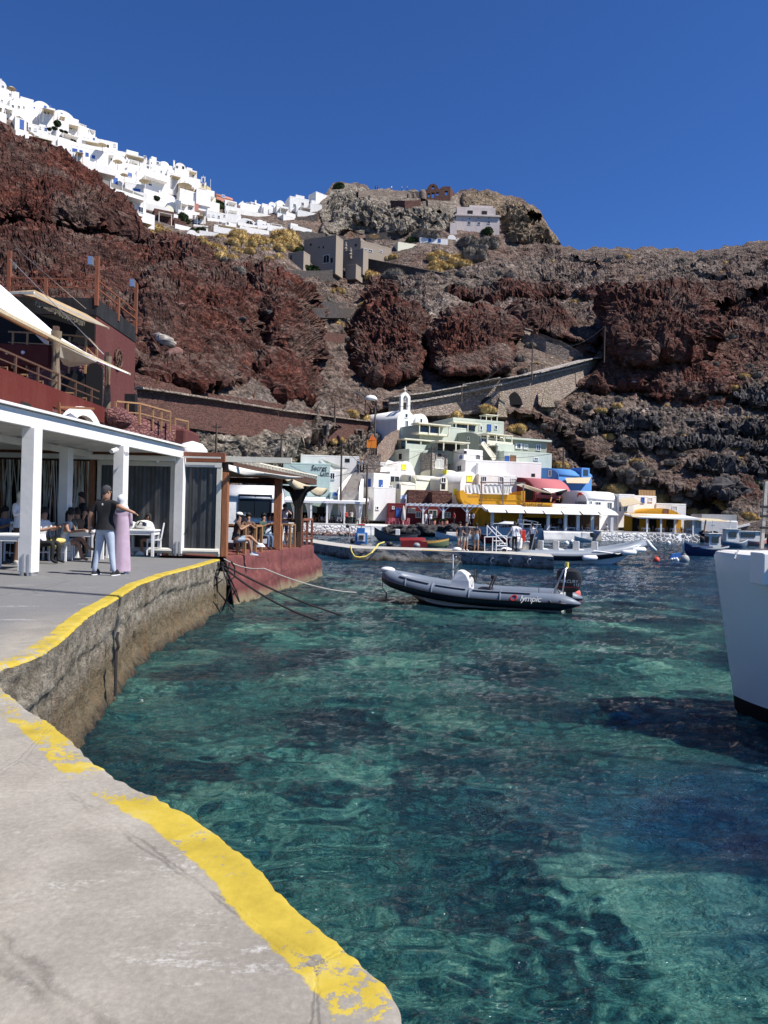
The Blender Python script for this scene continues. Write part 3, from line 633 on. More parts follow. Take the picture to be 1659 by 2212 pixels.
# quay face
hz = np.linspace(0,1,64); rows = []; zz = []
for t in hz:
    z = QZ-.034 - t*(QZ+1.2)
    lip = .05*np.exp(-((t-.0)/.05)**2)
    foot = -.18*sst(.38,.6,np.full(ns,t))
    P_ = np.c_[E + INW*(lip*0 + .0),np.full(ns,z)]
    d = .07*fbm(P_,1.6,5,.6,300) + .05*fbm(P_*np.array([1,1,.7]),7.,4,.6,310,True)
    band = .05*sst(.14,.17,np.full(ns,t) + .03*vnoise(P_*1.3,320))
    cav = .16*np.clip(fbm(P_*np.array([1,1,.8]),.9,3,.5,333)-.28,0,1)*3*sst(.1,.3,np.full(ns,t))
    fade = min(1,t*14)
    rows.append(np.c_[E + INW*((d + band + cav)*fade + foot)[:,None],np.full(ns,z)])
FP = np.stack(rows)
def wall_mat():
    m,nt,p = newmat('quay_face'); o = pos(nt); sp = nt.nodes.new('ShaderNodeSeparateXYZ'); nt.links.new(o,sp.inputs[0])
    nm = noise(nt,o,3.5,6,.65); st = noise(nt,mapped(nt,o,(5,5,.7)),1.3,6,.65,.5); nf = noise(nt,o,30,4,.7)
    c = ramp(nt,nm,[(.3,(.15,.125,.09)),(.46,(.31,.27,.205)),(.64,(.52,.47,.385))])
    pits = noise(nt,o,11,6,.8); c = mixc(nt,ramp(nt,pits,[(.36,.85),(.44,0.0)]),c,(.045,.035,.025))
    c = mixc(nt,mth(nt,'MULTIPLY',ramp(nt,st,[(.42,0.0),(.6,.8)]),ramp(nt,sp.outputs[2],[(0,1.0),(1.0,.35)])),c,(.085,.062,.038))
    zn = mth(nt,'ADD',sp.outputs[2],mth(nt,'MULTIPLY',mth(nt,'SUBTRACT',st,.5),.55))
    c = mixc(nt,ramp(nt,zn,[(.55,.85),(.95,0.0)]),c,(.17,.125,.062)); c = mixc(nt,mth(nt,'MULTIPLY',ramp(nt,noise(nt,mapped(nt,o,(3,3,.3)),1.1,4,.6),[(.56,0.0),(.66,.7)]),ramp(nt,sp.outputs[2],[(.2,1.0),(1.3,.3)])),c,(.20,.10,.04))
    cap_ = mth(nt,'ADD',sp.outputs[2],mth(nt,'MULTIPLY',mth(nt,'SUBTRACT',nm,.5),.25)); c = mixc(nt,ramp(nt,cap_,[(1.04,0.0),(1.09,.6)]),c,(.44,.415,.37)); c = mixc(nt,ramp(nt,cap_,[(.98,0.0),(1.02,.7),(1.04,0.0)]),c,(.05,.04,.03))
    c = mixc(nt,ramp(nt,zn,[(.02,1.0),(.22,0.0)]),c,(.035,.024,.014))
    c = mixc(nt,1.0,c,ramp(nt,nf,[(.3,.6),(.55,1.0),(.75,1.4)]),'MULTIPLY')
    nt.links.new(c,p.inputs['Base Color']); p.inputs['Roughness'].default_value = .85
    bump(nt,p,mth(nt,'ADD',mth(nt,'ADD',nm,pits),mth(nt,'MULTIPLY',nf,.5)),1.0,.08)
    return m
WALLM = wall_mat()
gp = MB().box(-6.5,-4.62,20.95,22.2,-1.2,1.05).obj('quay_pavement',WALLM,bevel=.08); struct(gp)
fo = gridmesh('quay_pavement',FP.reshape(-1,3),64,ns,WALLM); struct(fo)
# ---------------- builders for houses ----------------
WHITE = stucco((.80,.78,.745),.3); WHITE2 = stucco((.72,.71,.68),.4); CREAM = stucco((.74,.71,.56),.25); MINT = stucco((.52,.565,.475),.45); GREEN = stucco((.33,.355,.28),.45)
MINTB = stucco((.47,.60,.56),.35); MAROON = stucco((.17,.028,.03),.4,(.09,.03,.028)); ROSE = stucco((.42,.13,.14),.3); YELL = stucco((.62,.31,.025),.3,(.4,.2,.04)); BLUE = stucco((.09,.25,.55),.3)
GREYW = stucco((.33,.33,.33),.4); BEIGE = stucco((.30,.25,.20),.35); PINKW = stucco((.62,.54,.50),.5,(.33,.27,.24)); OCHRE = stucco((.62,.52,.30),.3); TERRA = stucco((.45,.20,.15),.3)
MIX = {'w': WHITE,'w2': WHITE2,'c': CREAM,'m': MINT,'g': GREEN,'mb': MINTB,'r': MAROON,'ro': ROSE,'y': YELL,'b': BLUE,'gr': GREYW,'be': BEIGE,'pk': PINKW,'oc': OCHRE,'te': TERRA}
STONE_R = stone((.085,.034,.026),(.21,.10,.075),(.05,.03,.024),3.0,2.4,.025); STONE_B = stone((.20,.15,.12),(.34,.27,.22),(.07,.055,.045),2.2)
STONE_W = stone((.72,.72,.72),(.8,.8,.78),(.12,.12,.13),2.0,1.4,.05); STONE_D = stone((.06,.05,.048),(.13,.11,.10),(.025,.02,.02),2.2); STONE_P = stone((.24,.18,.14),(.41,.34,.28),(.12,.09,.07),1.6,1.6,.04)
STONE_N = stone((.15,.05,.05),(.26,.12,.11),(.045,.018,.018),4.0,1.5,.025)
MIX.update({'sr': STONE_R,'sb': STONE_B,'sd': STONE_D,'sp': STONE_P,'sw': STONE_W})
DARK = flat((.012,.011,.011),.9); PANE = glassy(); PBLUE = flat((.03,.10,.35)); PYEL = flat((.75,.68,.05)); SHUT = flat((.45,.45,.42)); WOODB = wood((.22,.10,.045)); WOODL = wood((.42,.24,.10)); WPAINT = plain((.78,.78,.78),.45,var=.05,bmp=.05); CLOTH = plain((.66,.63,.57),.9,var=.08,bmp=.1); TAN = plain((.48,.40,.27),.9,var=.12,bmp=.1)  # DARK: near-black for panels painted with the shade of unlit interiors
BLACK = plain((.015,.015,.017),.5,var=.2,bmp=.05); STEEL = plain((.55,.56,.58),.3,metal=.8,var=.1,bmp=0)
PM = {'w': (PANE,WPAINT),'b': (PBLUE,PBLUE),'y': (PYEL,PYEL),'d': (WOODB,WOODB),'g': (SHUT,WPAINT),'o': (DARK,None),'a': (DARK,WPAINT),'ab': (PBLUE,WPAINT),'k': (PANE,BLACK)}
CAM = Vector((0,0,H))
class Bld:
    """a house whose front corner points are read off the photograph; local x runs along the front, y into the house"""
    def __init__(s,name,label,cat,k,x0,x1,yt,yb,Y=None,yaw=36,group=None,dz=0):
        s.k = k; a = q(k,x0,yb); b = q(k,x1,yb); t = q(k,x0,yt); c = q(k,(x0+x1)/2,yb)
        if Y is None: Y = TS(c[0],c[1]) - 1.0
        if Y > 190:            # stand in front of the slope along the whole front
            tn = math.tan(R(yaw))
            for fx in (0,.33,.66,1):
                for fy in (.0,.3,.6):
                    X_ = x0+(x1-x0)*fx; Y_ = yt+(yb-yt)*fy; XX_,YY_ = q(k,X_,Y_)
                    if YY_ > SKYL(XX_)+1: Y = min(Y,TY(XX_,YY_) - abs(x1-x0)*fx*ZM[k][0]/F*Y*max(tn,0) - .3)
        s.Y = Y; s.P = W(a[0],a[1],Y); s.yaw = R(yaw); s.d = Vector((math.cos(s.yaw),math.sin(s.yaw),0)); s.n = Vector((math.sin(s.yaw),-math.cos(s.yaw),0))
        r = ray(b[0],b[1]); # P + t d = u r in plan
        det = s.d.x*(-r.y) + r.x*s.d.y
        s.w = ((-s.P.x)*(-r.y) + r.x*(-s.P.y))/det
        s.h = W(t[0],t[1],Y).z - s.P.z
        s.root = thing(name,label,cat,s.P,s.yaw,group); s.inv = TM[s.root.name].inverted()
    def on(s,x,y,face='F',off=0):    # picture point -> local point on the front (F) or the left side (L)
        X,Yp = q(s.k,x,y); v = ray(X,Yp)
        n = s.n if face == 'F' else s.d
        P0 = s.P + (s.n*off if face == 'F' else Vector((0,0,0))) - (s.d*off if face == 'L' else Vector((0,0,0)))
        t = (P0-CAM).dot(n)/v.dot(n); return s.inv @ (CAM + v*t)
    def body(s,kind='flat',mat='w',dep=7,down=3,roofmat=None,parapet=.5,rise=None,x0=None,eave=None,name='wall'):
        M = MIX[mat] if isinstance(mat,str) else mat; w,h = s.w,s.h; R_ = MIX[roofmat] if isinstance(roofmat,str) else (roofmat or M); m = MB(); n = 14
        if kind == 'flat':
            m.box(0,w,0,dep,-down,h-.25*0-parapet)
            t = .3; z0 = h-parapet
            m.box(0,w,0,t,z0,h); m.box(0,w,dep-t,dep,z0,h); m.box(0,t,t,dep-t,z0,h); m.box(w-t,w,t,dep-t,z0,h)
            m.obj(name,M,s.root,bevel=.06)
        elif kind == 'vault':          # round gable at the front
            r = rise or min(w/2,h*.6); e = h-r
            arc = [(w/2 - w/2*math.cos(math.pi*i/n),e + r*math.sin(math.pi*i/n)) for i in range(n+1)]
            m.xprism([(0,-down)] + arc + [(w,-down)],0,dep-.02); m.obj(name,M,s.root,smooth=True)
            k = MB(); rings = [[(x + (x-w/2)*.03,y,z + (z-e)*.03 + .02) for x,z in arc] for y in (.12,dep)]
            k.loft(rings,closed=False,cap=False); k.obj('roof',R_,s.root,smooth='all',thick=.1)
        elif kind == 'vaultx':         # round gable on the left side, long curved roof facing us
            r = rise or h*.4; e = h-r
            arc = [(dep/2 - dep/2*math.cos(math.pi*i/n),e + r*math.sin(math.pi*i/n)) for i in range(n+1)]
            poly = [(0,-down)] + arc + [(dep,-down)]
            vs = [(x,y,z) for x in (0,w) for y,z in poly]; k_ = len(poly)
            m.add(vs,[tuple(range(k_)),tuple(range(k_,2*k_))[::-1]] + [(i,k_+i,k_+(i+1) % k_,(i+1) % k_) for i in range(k_)])
            m.obj(name,M,s.root,smooth=True)
            k = MB(); k.loft([[(x,y + (y-dep/2)*.025,z + (z-e)*.02 + .03) for y,z in arc] for x in (.15,w+.05)],closed=False,cap=False)
            k.obj('roof',R_,s.root,smooth='all',thick=.12)
        elif kind == 'dome':
            e = h*.62; m.box(0,w,0,dep,-down,e); m.obj(name,M,s.root,bevel=.05)
            k = MB(); rr = min(w,dep)/2*.92
            k.lathe([(rr*math.cos(math.pi/2*i/8)+.001,(h-e)*math.sin(math.pi/2*i/8)) for i in range(9)],20,(w/2,dep/2,e)); k.obj('roof',R_,s.root,smooth='all')
        elif kind == 'gable':
            e = h*.72; m.xprism([(0,-down),(0,e),(w/2,h),(w,e),(w,-down)],0,dep); m.obj(name,M,s.root)
        return s
    def open(s,lst):
        for it in lst:
            x0,x1,y0,y1,t = it[:5]; f = it[5] if len(it) > 5 else 'F'
            a = s.on(x0,(y0+y1)/2,f); b = s.on(x1,(y0+y1)/2,f); c = s.on((x0+x1)/2,y0,f); d = s.on((x0+x1)/2,y1,f)
            z1,z0 = c.z,d.z; pm,fm = PM[t]
            if f == 'F': u0,u1 = a.x,b.x; tr = lambda u,o,z: (u,-o,z)
            else: u0,u1 = a.y,b.y; tr = lambda u,o,z: (-o,u,z)
            if u0 > u1: u0,u1 = u1,u0
            kind = 'door' if t == 'd' or (z1-z0) > 1.55*(u1-u0) and z0 < 1.2 else 'window'
            def bx(m,ua,ub,o0,o1,za,zb):
                ps = [tr(u,o,z) for z in (za,zb) for o in (o0,o1) for u in (ua,ub)]
                m.add(ps,[(0,2,3,1),(4,5,7,6),(0,1,5,4),(2,6,7,3),(0,4,6,2),(1,3,7,5)])
            fr = None
            if fm is not None:
                m = MB(); q_ = .09
                bx(m,u0-q_,u0,-.02,.08,z0,z1); bx(m,u1,u1+q_,-.02,.08,z0,z1); bx(m,u0-q_,u1+q_,-.02,.08,z1,z1+q_); bx(m,u0-q_*1.5,u1+q_*1.5,-.02,.14,z0-q_,z0)
                if kind == 'window' and u1-u0 > .5: bx(m,(u0+u1)/2-.03,(u0+u1)/2+.03,-.02,.055,z0,z1)
                fr = m.obj(kind,fm,s.root)
            m = MB()
            if t[0] == 'a':
                n = 10; r = (u1-u0)/2; e = z1-min(r,(z1-z0)*.6); poly = [(u0,z0)] + [(u0+r-r*math.cos(math.pi*i/n),e+(z1-e)*math.sin(math.pi*i/n)) for i in range(n+1)] + [(u1,z0)]
                k_ = len(poly); vs = [tr(u,o,z) for o in (-.02,.03) for u,z in poly]
                m.add(vs,[tuple(range(k_)),tuple(range(k_,2*k_))[::-1]] + [(i,(i+1) % k_,k_+(i+1) % k_,k_+i) for i in range(k_)])
            else: bx(m,u0,u1,-.02,.03,z0,z1)
            m.obj('pane' if fr else ('shade_panel' if t in 'oa' else kind),pm,fr or s.root)  # frameless panels are solid, interior shade put into their colour
        return s
    def part(s,name,m,mat,**kw): return m.obj(name,MIX[mat] if isinstance(mat,str) else mat,s.root,**kw)
    def chimney(s,x,dep=2,h=1.2,r=.25):
        p = s.on(x,0); m = MB(); m.box(p.x-r,p.x+r,dep-r,dep+r,s.h-1.5,s.h+h); m.box(p.x-r*1.3,p.x+r*1.3,dep-r*1.3,dep+r*1.3,s.h+h,s.h+h+.12); m.obj('chimney',WPAINT if False else WHITE,s.root)
        return s
def house(label,k,x0,x1,yt,yb,kind='flat',mat='w',ops=(),Y=None,yaw=36,dep=7,down=3,name='house',cat='house',group=None,**kw):
    b = Bld(name,label,cat,k,x0,x1,yt,yb,Y,yaw,group); b.body(kind,mat,dep,down,**kw); b.open(ops); return b

# ---------------- harbour village ----------------
A = 'whitewashed harbour buildings'
# church
b = house('white barrel-roofed chapel with a bell gable above the harbour steps','Q3',1130,1310,176,465,'vault','w',[(1216,1244,300,372,'w'),(1216,1238,228,264,'w')],132,38,dep=15,down=6,name='chapel',cat='chapel')
p = b.on(1222,178); m = MB(); x = p.x; z = p.z
m.box(x-1.1,x-.55,.1,.6,z-.5,z+2.0); m.box(x+.55,x+1.1,.1,.6,z-.5,z+2.0)
m.xprism([(x-.55+1.1*i/8,z+2.0+.0+.55*math.sin(math.pi*i/8)) for i in range(9)][::-1] + [(x-1.1,z+2.0),(x-1.1,z+2.3),(x-.5,z+2.9),(x,z+3.1),(x+.5,z+2.9),(x+1.1,z+2.3),(x+1.1,z+2.0)],.1,.6)
m.box(x-.05,x+.05,.3,.4,z+3.1,z+4.1); m.box(x-.3,x+.3,.3,.4,z+3.6,z+3.7); b.part('bell_gable',m,'w')
m = MB(); m.lathe([(.05,.5),(.2,.35),(.28,0),(.01,0)],10,(x,.35,z+1.6)); b.part('bell',m,STEEL)
house('small white vaulted annex beside the chapel','Q3',1318,1450,220,460,'vault','w',[(1370,1390,278,318,'w')],134,38,dep=8,down=6,group=A)
# mint and green terraces right of the chapel
b = house('pale green flat-roofed house with a glazed verandah next to the chapel','Q3',1362,1850,330,470,'flat','m',[(1372,1570,352,426,'k')],127,30,dep=7,down=5,group=A,parapet=.3)
m = MB(); a,c = b.on(1330,430),b.on(1612,470); m.box(a.x-.8,c.x,-1.8,.2,c.z,a.z+.1); b.part('balcony',m,'c'); m = MB(); m.box(a.x-1,c.x,-2.2,.3,b.h-.25,b.h-.05)
for i in range(4): xx = a.x-.6+(c.x-a.x+.4)*i/3; m.box(xx-.07,xx+.07,-2,-1.86,a.z,b.h-.25)
b.part('pergola',m,'c')
b = house('olive green lower house with a shaded open porch below the glazed verandah','Q3',1170,1470,488,605,'flat','g',[(1180,1350,500,590,'k')],124,30,dep=6,down=5,group=A,parapet=.3)
m = MB(); m.box(-.4,b.w+.2,-1.8,.2,b.h-.2,b.h+.02); [m.box(u-.08,u+.08,-1.7,-1.54,0,b.h-.2) for u in (0,b.w/2,b.w-.2)]; b.part('pergola',m,'c')
m = MB(); m.box(-.4,b.w,-2.2,0,-5,.1); m.box(-.4,b.w,-2.2,-2.0,.1,1.0); b.part('terrace',m,'m')
b = house('pale green cubic house with a slanting parapet beside the steps','Q3',1255,1460,586,730,'flat','m',[(1150,1180,640,700,'o','L')],120,36,dep=7,down=5,group=A)
b = house('grey stone ruin with bricked windows and peeling plaster','Q3',1475,1655,622,860,'flat',stone((.17,.14,.125),(.33,.29,.26),(.45,.42,.38),2.5,1.3,.10),[(1530,1605,705,790,'g'),(1550,1590,640,670,'o')],119,34,dep=9,down=3,group=A)
b = house('low dark porch house with hanging sign above the stone ruin','Q4',50,300,522,615,'flat','g',[(60,290,540,612,'o')],121,26,dep=5,down=2,group=A,parapet=.2)
m = MB(); m.box(-1,b.w+.3,-2.3,.1,b.h-.05,b.h+.12); [m.box(u-.08,u+.08,-2.2,-2.04,0,b.h-.05) for u in (0,b.w*.5,b.w)]; b.part('canopy',m,'c')
b = house('mint green rooftop house with curved parapets, topmost of the harbour village','Q4',215,745,262,420,'flat','m',[(225,320,330,405,'k'),(330,440,330,395,'k'),(490,518,355,392,'w'),(575,607,340,400,'b'),(652,674,350,384,'w')],136,24,dep=8,down=4,group=A)
m = MB(); a = b.on(200,320); c = b.on(445,330); m.box(a.x-.5,c.x+.3,-1.9,.2,a.z-.15,a.z+.05); [m.box(u-.06,u+.06,-1.8,-1.68,0,a.z-.15) for u in (a.x,(a.x+c.x)/2,c.x)]; b.part('verandah',m,'c')
m = MB(); a = b.on(560,228); c = b.on(690,228); m.box(a.x,c.x,0,2.4,a.z-.15,a.z); [m.box(u-.07,u+.07,v_,v_+.14,b.h-.4,a.z-.15) for u in (a.x+.2,c.x-.2) for v_ in (.1,2.1)]; b.part('roof_pergola',m,'c')
b = house('olive green vaulted house with verandah and outside stair','Q4',490,745,398,600,'vaultx','g',[(510,560,455,520,'w'),(600,640,455,520,'w'),(655,700,455,520,'w'),(370,388,470,500,'w','L')],126,34,dep=10,down=6,group=A,roofmat='c')
m = MB(); m.box(-.2,b.w,-2.2,.1,b.h*.78,b.h*.82); [m.box(u-.07,u+.07,-2.1,-1.96,b.h*.28,b.h*.78) for u in (0,b.w*.35,b.w*.68,b.w-.1)]; m.box(-.2,b.w,-2.2,-.05,b.h*.22,b.h*.28); m.box(-.2,b.w,-2.2,-2.1,b.h*.28,b.h*.45); b.part('verandah',m,'c')
m = MB(); a = b.on(568,540); c = b.on(742,705); m.box(a.x,c.x,-2.6,-2.25,c.z,a.z); b.part('sign_wall',m,'m')
INK = flat((.03,.03,.03))
def on_wall(b,s_,x,y,size,face='F',off=0.0,mat=INK,shear=.25,rs=1.0,sp=1.0,name='lettering'):
    p = b.on(x,y,face,off+.04); wp = TM[b.root.name] @ p
    text(s_,name,mat,wp,R(90),b.yaw if face == 'F' else b.yaw-R(90),size,b.root,.01,shear,sp,rs)
on_wall(b,'Secret',628,565,.95,'F',2.62); on_wall(b,'Gin',668,615,1.0,'F',2.62)
m = MB()
for i in range(11): m.bar(b.on(520+i*11,540+i*14,'F',2.9),b.on(548+i*11,540+i*14,'F',2.9),.12,.8)
m.bar(b.on(515,525,'F',3.2),b.on(640,700,'F',3.2),.12,.5); m.bar(b.on(560,560,'F',3.2),b.on(690,540,'F',3.0),.05,.05); b.part('stair',m,'c')
b = house('long green house with white shutters right of the vaulted bar','Q4',752,1190,470,612,'flat','g',[(758,790,532,585,'w'),(815,842,532,600,'d'),(882,915,535,585,'w'),(955,990,545,590,'g'),(1085,1120,550,602,'w')],130,24,dep=8,down=3,group=A,parapet=.35)
for x in (800,872,925): a = b.on(x-8,532); c = b.on(x+8,588); MB().box(a.x,c.x,-.1,0,c.z,a.z).obj('shutter',WPAINT,b.root)
m = MB(); m.box(-.2,b.w+.5,-.7,.2,b.h-.3,b.h+.03); b.part('cornice',m,'m')
b = house('pale green lower storey with a tall blank right wing','Q4',745,1242,608,756,'flat','m',[(760,795,668,715,'b'),(815,865,662,720,'d'),(1062,1096,684,704,'w')],123,20,dep=6,down=4,group=A,parapet=.3)
b = house('small white vaulted house with two blue arched windows above the blank white wall','Q4',330,525,590,705,'flat','w',[(455,495,650,700,'a'),(285,320,650,695,'ab','L'),(330,360,610,640,'o')],120,32,dep=8,down=4,group=A)
b = house('large blank white fortress-like building in the middle of the harbour village','Q4',342,1132,700,890,'flat','w',[(1030,1068,846,880,'o'),(265,306,765,820,'w','L')],117,14,dep=10,down=6,group=A,parapet=.3)
m = MB(); p = b.on(467,740); m.tube([(p.x,-.4,p.z),(p.x,-.4,p.z-5)],.3,8); b.part('flue',m,'w')
b = house('white vaulted house with a yellow window above the yellow boat terrace','Q4',290,485,822,1120,'vault','w',[(362,412,872,926,'y'),(232,256,1008,1062,'y','L')],112,36,dep=9,down=2,group=A)
b = house('cream vaulted house with a tall yellow shutter','Q4',150,245,798,880,'vaultx','c',[(122,150,812,880,'y','L')],116,40,dep=6,down=5,group=A)
b = house('low white house with a lean-to between the yellow windows and the blank wall','Q4',480,900,850,985,'flat','w',[(520,560,880,925,'w'),(700,730,880,930,'w'),(820,870,900,950,'g')],113,20,dep=5,down=3,group=A,parapet=.3)
# left white row
b = house('long white wavy-roofed building beside the upper steps','Q3',125,735,648,900,'flat','w2',[(590,640,690,730,'o')],112,8,dep=7,down=1,group=A,parapet=.25)
m = MB(); m.add([b.on(340,690,'F',.1),b.on(640,800,'F',2.4),b.on(560,850,'F',2.4),b.on(420,760,'F',.2)],[(0,1,2,3)]); m.obj('awning',CLOTH,b.root,thick=.05)
b = house('turquoise building with Secret Gin painted in script on its tall parapet','Q3',-60,432,728,1100,'flat','mb',[(328,352,1010,1060,'o'),(120,200,980,1070,'o')],107,6,dep=6,down=2,group=A,parapet=.3)
on_wall(b,'Secret',318,790,1.1,rs=.8); on_wall(b,'Gin',375,846,1.15,rs=.8)
b = house('turquoise lower house with a blue window at the foot of the steps','Q3',432,725,1035,1300,'flat','mb',[(480,500,1045,1068,'b'),(560,640,1190,1290,'o'),(300,380,1190,1280,'o')],104,6,dep=5,down=1,group=A,parapet=.3)
b = house('white house with dark arches under the wavy-roofed building','Q3',432,545,815,1050,'flat','w',[(440,480,842,900,'a')],108,8,dep=4,down=1,group=A,parapet=.2)
b = house('white vault with a small grilled window beside the ruin','Q3',1115,1335,716,870,'vault','w',[(1183,1220,755,800,'y')],117,34,dep=8,down=3,group=A,rise=4.0)
b = house('white shop house with a wide glazed window','Q3',1052,1222,822,1010,'flat','w',[(1060,1150,875,940,'w')],113,34,dep=7,down=5,group=A,parapet=.3)
b = house('small white two-storey house with a balcony and blue doors above the harbour','Q3',880,1052,838,1250,'flat','w',[(946,976,916,978,'b'),(832,856,908,976,'b','L'),(985,1016,1130,1185,'ab')],109,40,dep=6,down=1,group=A,parapet=.3)
m = MB(); a = b.on(900,1040,'F',1.6); c = b.on(1085,1045,'F',1.6); m.box(0.2,c.x,-1.6,0,a.z-.2,a.z); [m.box(.2+i*.35,.25+i*.35,-1.6,-1.55,a.z,a.z+1.1) for i in range(int((c.x-.2)/.35)+1)]; m.box(.2,c.x,-1.62,-1.53,a.z+1.05,a.z+1.12)
b.part('balcony',m,WPAINT)
b = house('white wall house below the balcony house with a small dark window','Q3',885,1112,985,1262,'flat','w2',[(915,935,1190,1215,'w')],107,30,dep=4,down=1,group=A,parapet=.2)
b = house('cream barrel-vaulted house with one upright gable window','Q3',1322,1592,852,1012,'vaultx','c',[(1254,1278,872,925,'w','L')],111,34,dep=7,down=3,group=A)
b = house('low cream barrel-vaulted shed at the corner of the red stone wall','Q3',1170,1318,928,1012,'vaultx','c',[(1128,1158,950,1005,'a','L')],109,34,dep=4,down=3,group=A)
b = house('narrow cream arched entrance house with a round-topped door','Q3',1578,1655,880,1030,'vault','c',[(1590,1632,890,936,'a'),(1590,1630,952,1008,'o')],110,30,dep=6,down=3,group=A)
b = house('white terraced house between the vault and the balcony house','Q3',855,1110,765,850,'flat','w',[(960,1010,735,760,'g')],116,30,dep=6,down=4,group=A,parapet=.3)
b = house('small white sloping-roofed shelter above the terraced house','Q3',935,1100,690,770,'gable','w2',[],120,36,dep=6,down=4,group=A)
# red stone waterfront building
b = house('dark red stone house with maroon ground floor behind the white pergola','Q3',1240,1662,1012,1300,'flat','sr',[],108.5,10,dep=8,down=1,group=A,parapet=.4)
b2 = house('maroon plastered shop front with grey shutters under the white pergola','Q3',1035,1990,1150,1300,'flat','r',[(1125,1160,1208,1290,'b'),(1250,1315,1208,1250,'te' if False else 'g'),(1330,1368,1245,1298,'w'),(1462,1540,1228,1296,'w'),(1620,1680,1250,1300,'w'),(1085,1096,1190,1210,'w')],106,4,dep=2.5,down=1,group=A,parapet=.2)
b = house('square red stone tower house right of the roof railing','Q4',0,208,1035,1180,'flat','sr',[],107.5,16,dep=6,down=1,group=A,parapet=.4)
def pergola(label,k,x0,x1,yt,yb,posts,Y,yaw,dep,th=.28,name='pergola',braces=False,mat=WPAINT,slats=0,tilt=0.0,pr=.12,group=None):
    b = Bld(name,label,'pergola',k,x0,x1,yt,yb,Y,yaw,group)
    m = MB(); hz = b.h
    m.add([(-.1,-.1,hz-th),(b.w+.1,-.1,hz-th),(b.w+.1,dep,hz-th+tilt),(-.1,dep,hz-th+tilt),(-.1,-.1,hz),(b.w+.1,-.1,hz),(b.w+.1,dep,hz+tilt),(-.1,dep,hz+tilt)],[(0,3,2,1),(4,5,6,7),(0,1,5,4),(1,2,6,5),(2,3,7,6),(3,0,4,7)])
    b.part('canopy',m,mat)
    for x in posts:
        u = b.on(x,yb).x; m = MB(); m.box(u-pr,u+pr,0,2*pr,0,hz-th)
        if braces: m.bar((u,pr,hz-1.1),(u-.8,pr,hz-th),.12); m.bar((u,pr,hz-1.1),(u+.8,pr,hz-th),.12)
        m.obj('post',mat,b.root)
    for i in range(slats):
        u = b.w*(i+.5)/slats; MB().box(u-.04,u+.04,-.4,dep,hz+.004,hz+.1).obj('rafter',mat,b.root)
    return b
pergola('white timber pergola with braced posts in front of the maroon shop','Q3',1235,2000,1155,1385,[1400,1607,1855],101,0,5,.3,braces=True,slats=14)
# left restaurant
rb = pergola('long white canopy over the crowded quayside restaurant under the turquoise building','Q3',-60,838,1118,1362,[-40,90,235,403,585,745],100.5,2,6.5,.3,name='restaurant_canopy',tilt=.6,pr=.13)
for i,x in enumerate((60,210,430,560,720)):
    u = rb.on(x,1200).x; m = MB(); m.loft([[(u+ (.5*(1-t)**2+.08)*math.cos(a),.6+.1*math.sin(a),rb.h-.3-t*2.2) for a in np.linspace(0,2*math.pi,9)[:-1]] for t in np.linspace(0,1,7)]); m.obj('curtain',CLOTH,rb.root,smooth='all')
# blue and maroon vaults, yellow boat front, white vault
b = house('blue barrel-vaulted house with a little dormer above the maroon taverna','Q4',1310,1655,780,1000,'vaultx','b',[(1215,1238,815,870,'w','L')],119,30,dep=8,down=2,group=A)
p = b.on(1580,800); m = MB(); m.box(p.x-.9,p.x+.9,-.3,2,p.z-1.6,p.z+.2); b.part('dormer',m,'b'); m = MB(); m.box(p.x-.5,p.x+.5,-.36,-.3,p.z-1.1,p.z-.1); b.part('dormer_window',m,PANE)
m = MB(); m.add([b.on(1380,895,'F',.2),b.on(1650,885,'F',.2),b.on(1620,950,'F',2.5),b.on(1400,945,'F',2.5)],[(0,1,2,3)]); m.obj('awning',TAN,b.root,thick=.05)
b = house('maroon barrel-vaulted taverna with a rose roof and open front','Q4',1070,1440,880,1240,'vaultx','r',[(1130,1228,1000,1142,'o'),(1288,1400,1010,1142,'o'),(955,1050,985,1120,'o','L')],111,26,dep=9,down=2,name='taverna',cat='taverna',roofmat='ro',rise=3.2)
m = MB(); m.add([b.on(940,950,'F',3.2),b.on(1240,1048,'F',3.4),b.on(1070,1030,'F',.2),b.on(870,960,'F',4)],[(0,1,2,3)]); m.add([b.on(1145,1000,'F',.3),b.on(1390,1012,'F',.3),b.on(1240,1048,'F',3.4)],[(0,1,2)]); m.obj('sun_sail',CLOTH,b.root,thick=.04)
m = MB(); [m.bar(b.on(1256,1010,'F',.5),b.on(1230,1140,'F',3),.15)]; [m.bar(b.on(u0,1138,'F',.4),b.on(u0,1092,'F',.4),.1) for u0 in (1320,1348)]; m.bar(b.on(1320,1094,'F',.4),b.on(1348,1094,'F',.4),.1); m.bar(b.on(1288,1115,'F',.1),b.on(1400,1118,'F',.1),.06); b.part('terrace_fittings',m,WOODL)
b = Bld('boat_terrace','ochre yellow terrace shaped like a boat with a raised prow','terrace','Q4',480,962,1060,1200,104.5,4); m = MB(); w,h = b.w,b.h
m.box(0,w,0,7,-4.5,h-.9); m.box(0,w,0,.35,h-.9,h+.05); m.box(w-.6,w,-.05,7,h-.9,h+.6)
for z in (h*.32,h*.62): m.box(0,w,-.08,0,z,z+.1)
m.obj('hull_wall',YELL,b.root,bevel=.04)
m = MB(); T0 = b.on(290,1022,'F',1); T1 = b.on(300,1100,'F',1); T2 = b.on(350,1200,'F',.5); T3 = b.on(455,1272,'F',.2); Tm = b.on(390,1058,'F',.5)
poly = [(T0.x,T0.z),(T0.x+.6,T0.z+.1),(Tm.x-.6,Tm.z+.1),(Tm.x,Tm.z),(0,h+.05),(0,-4.5),(T3.x,T3.z),(T2.x,T2.z),(T1.x,T1.z)]
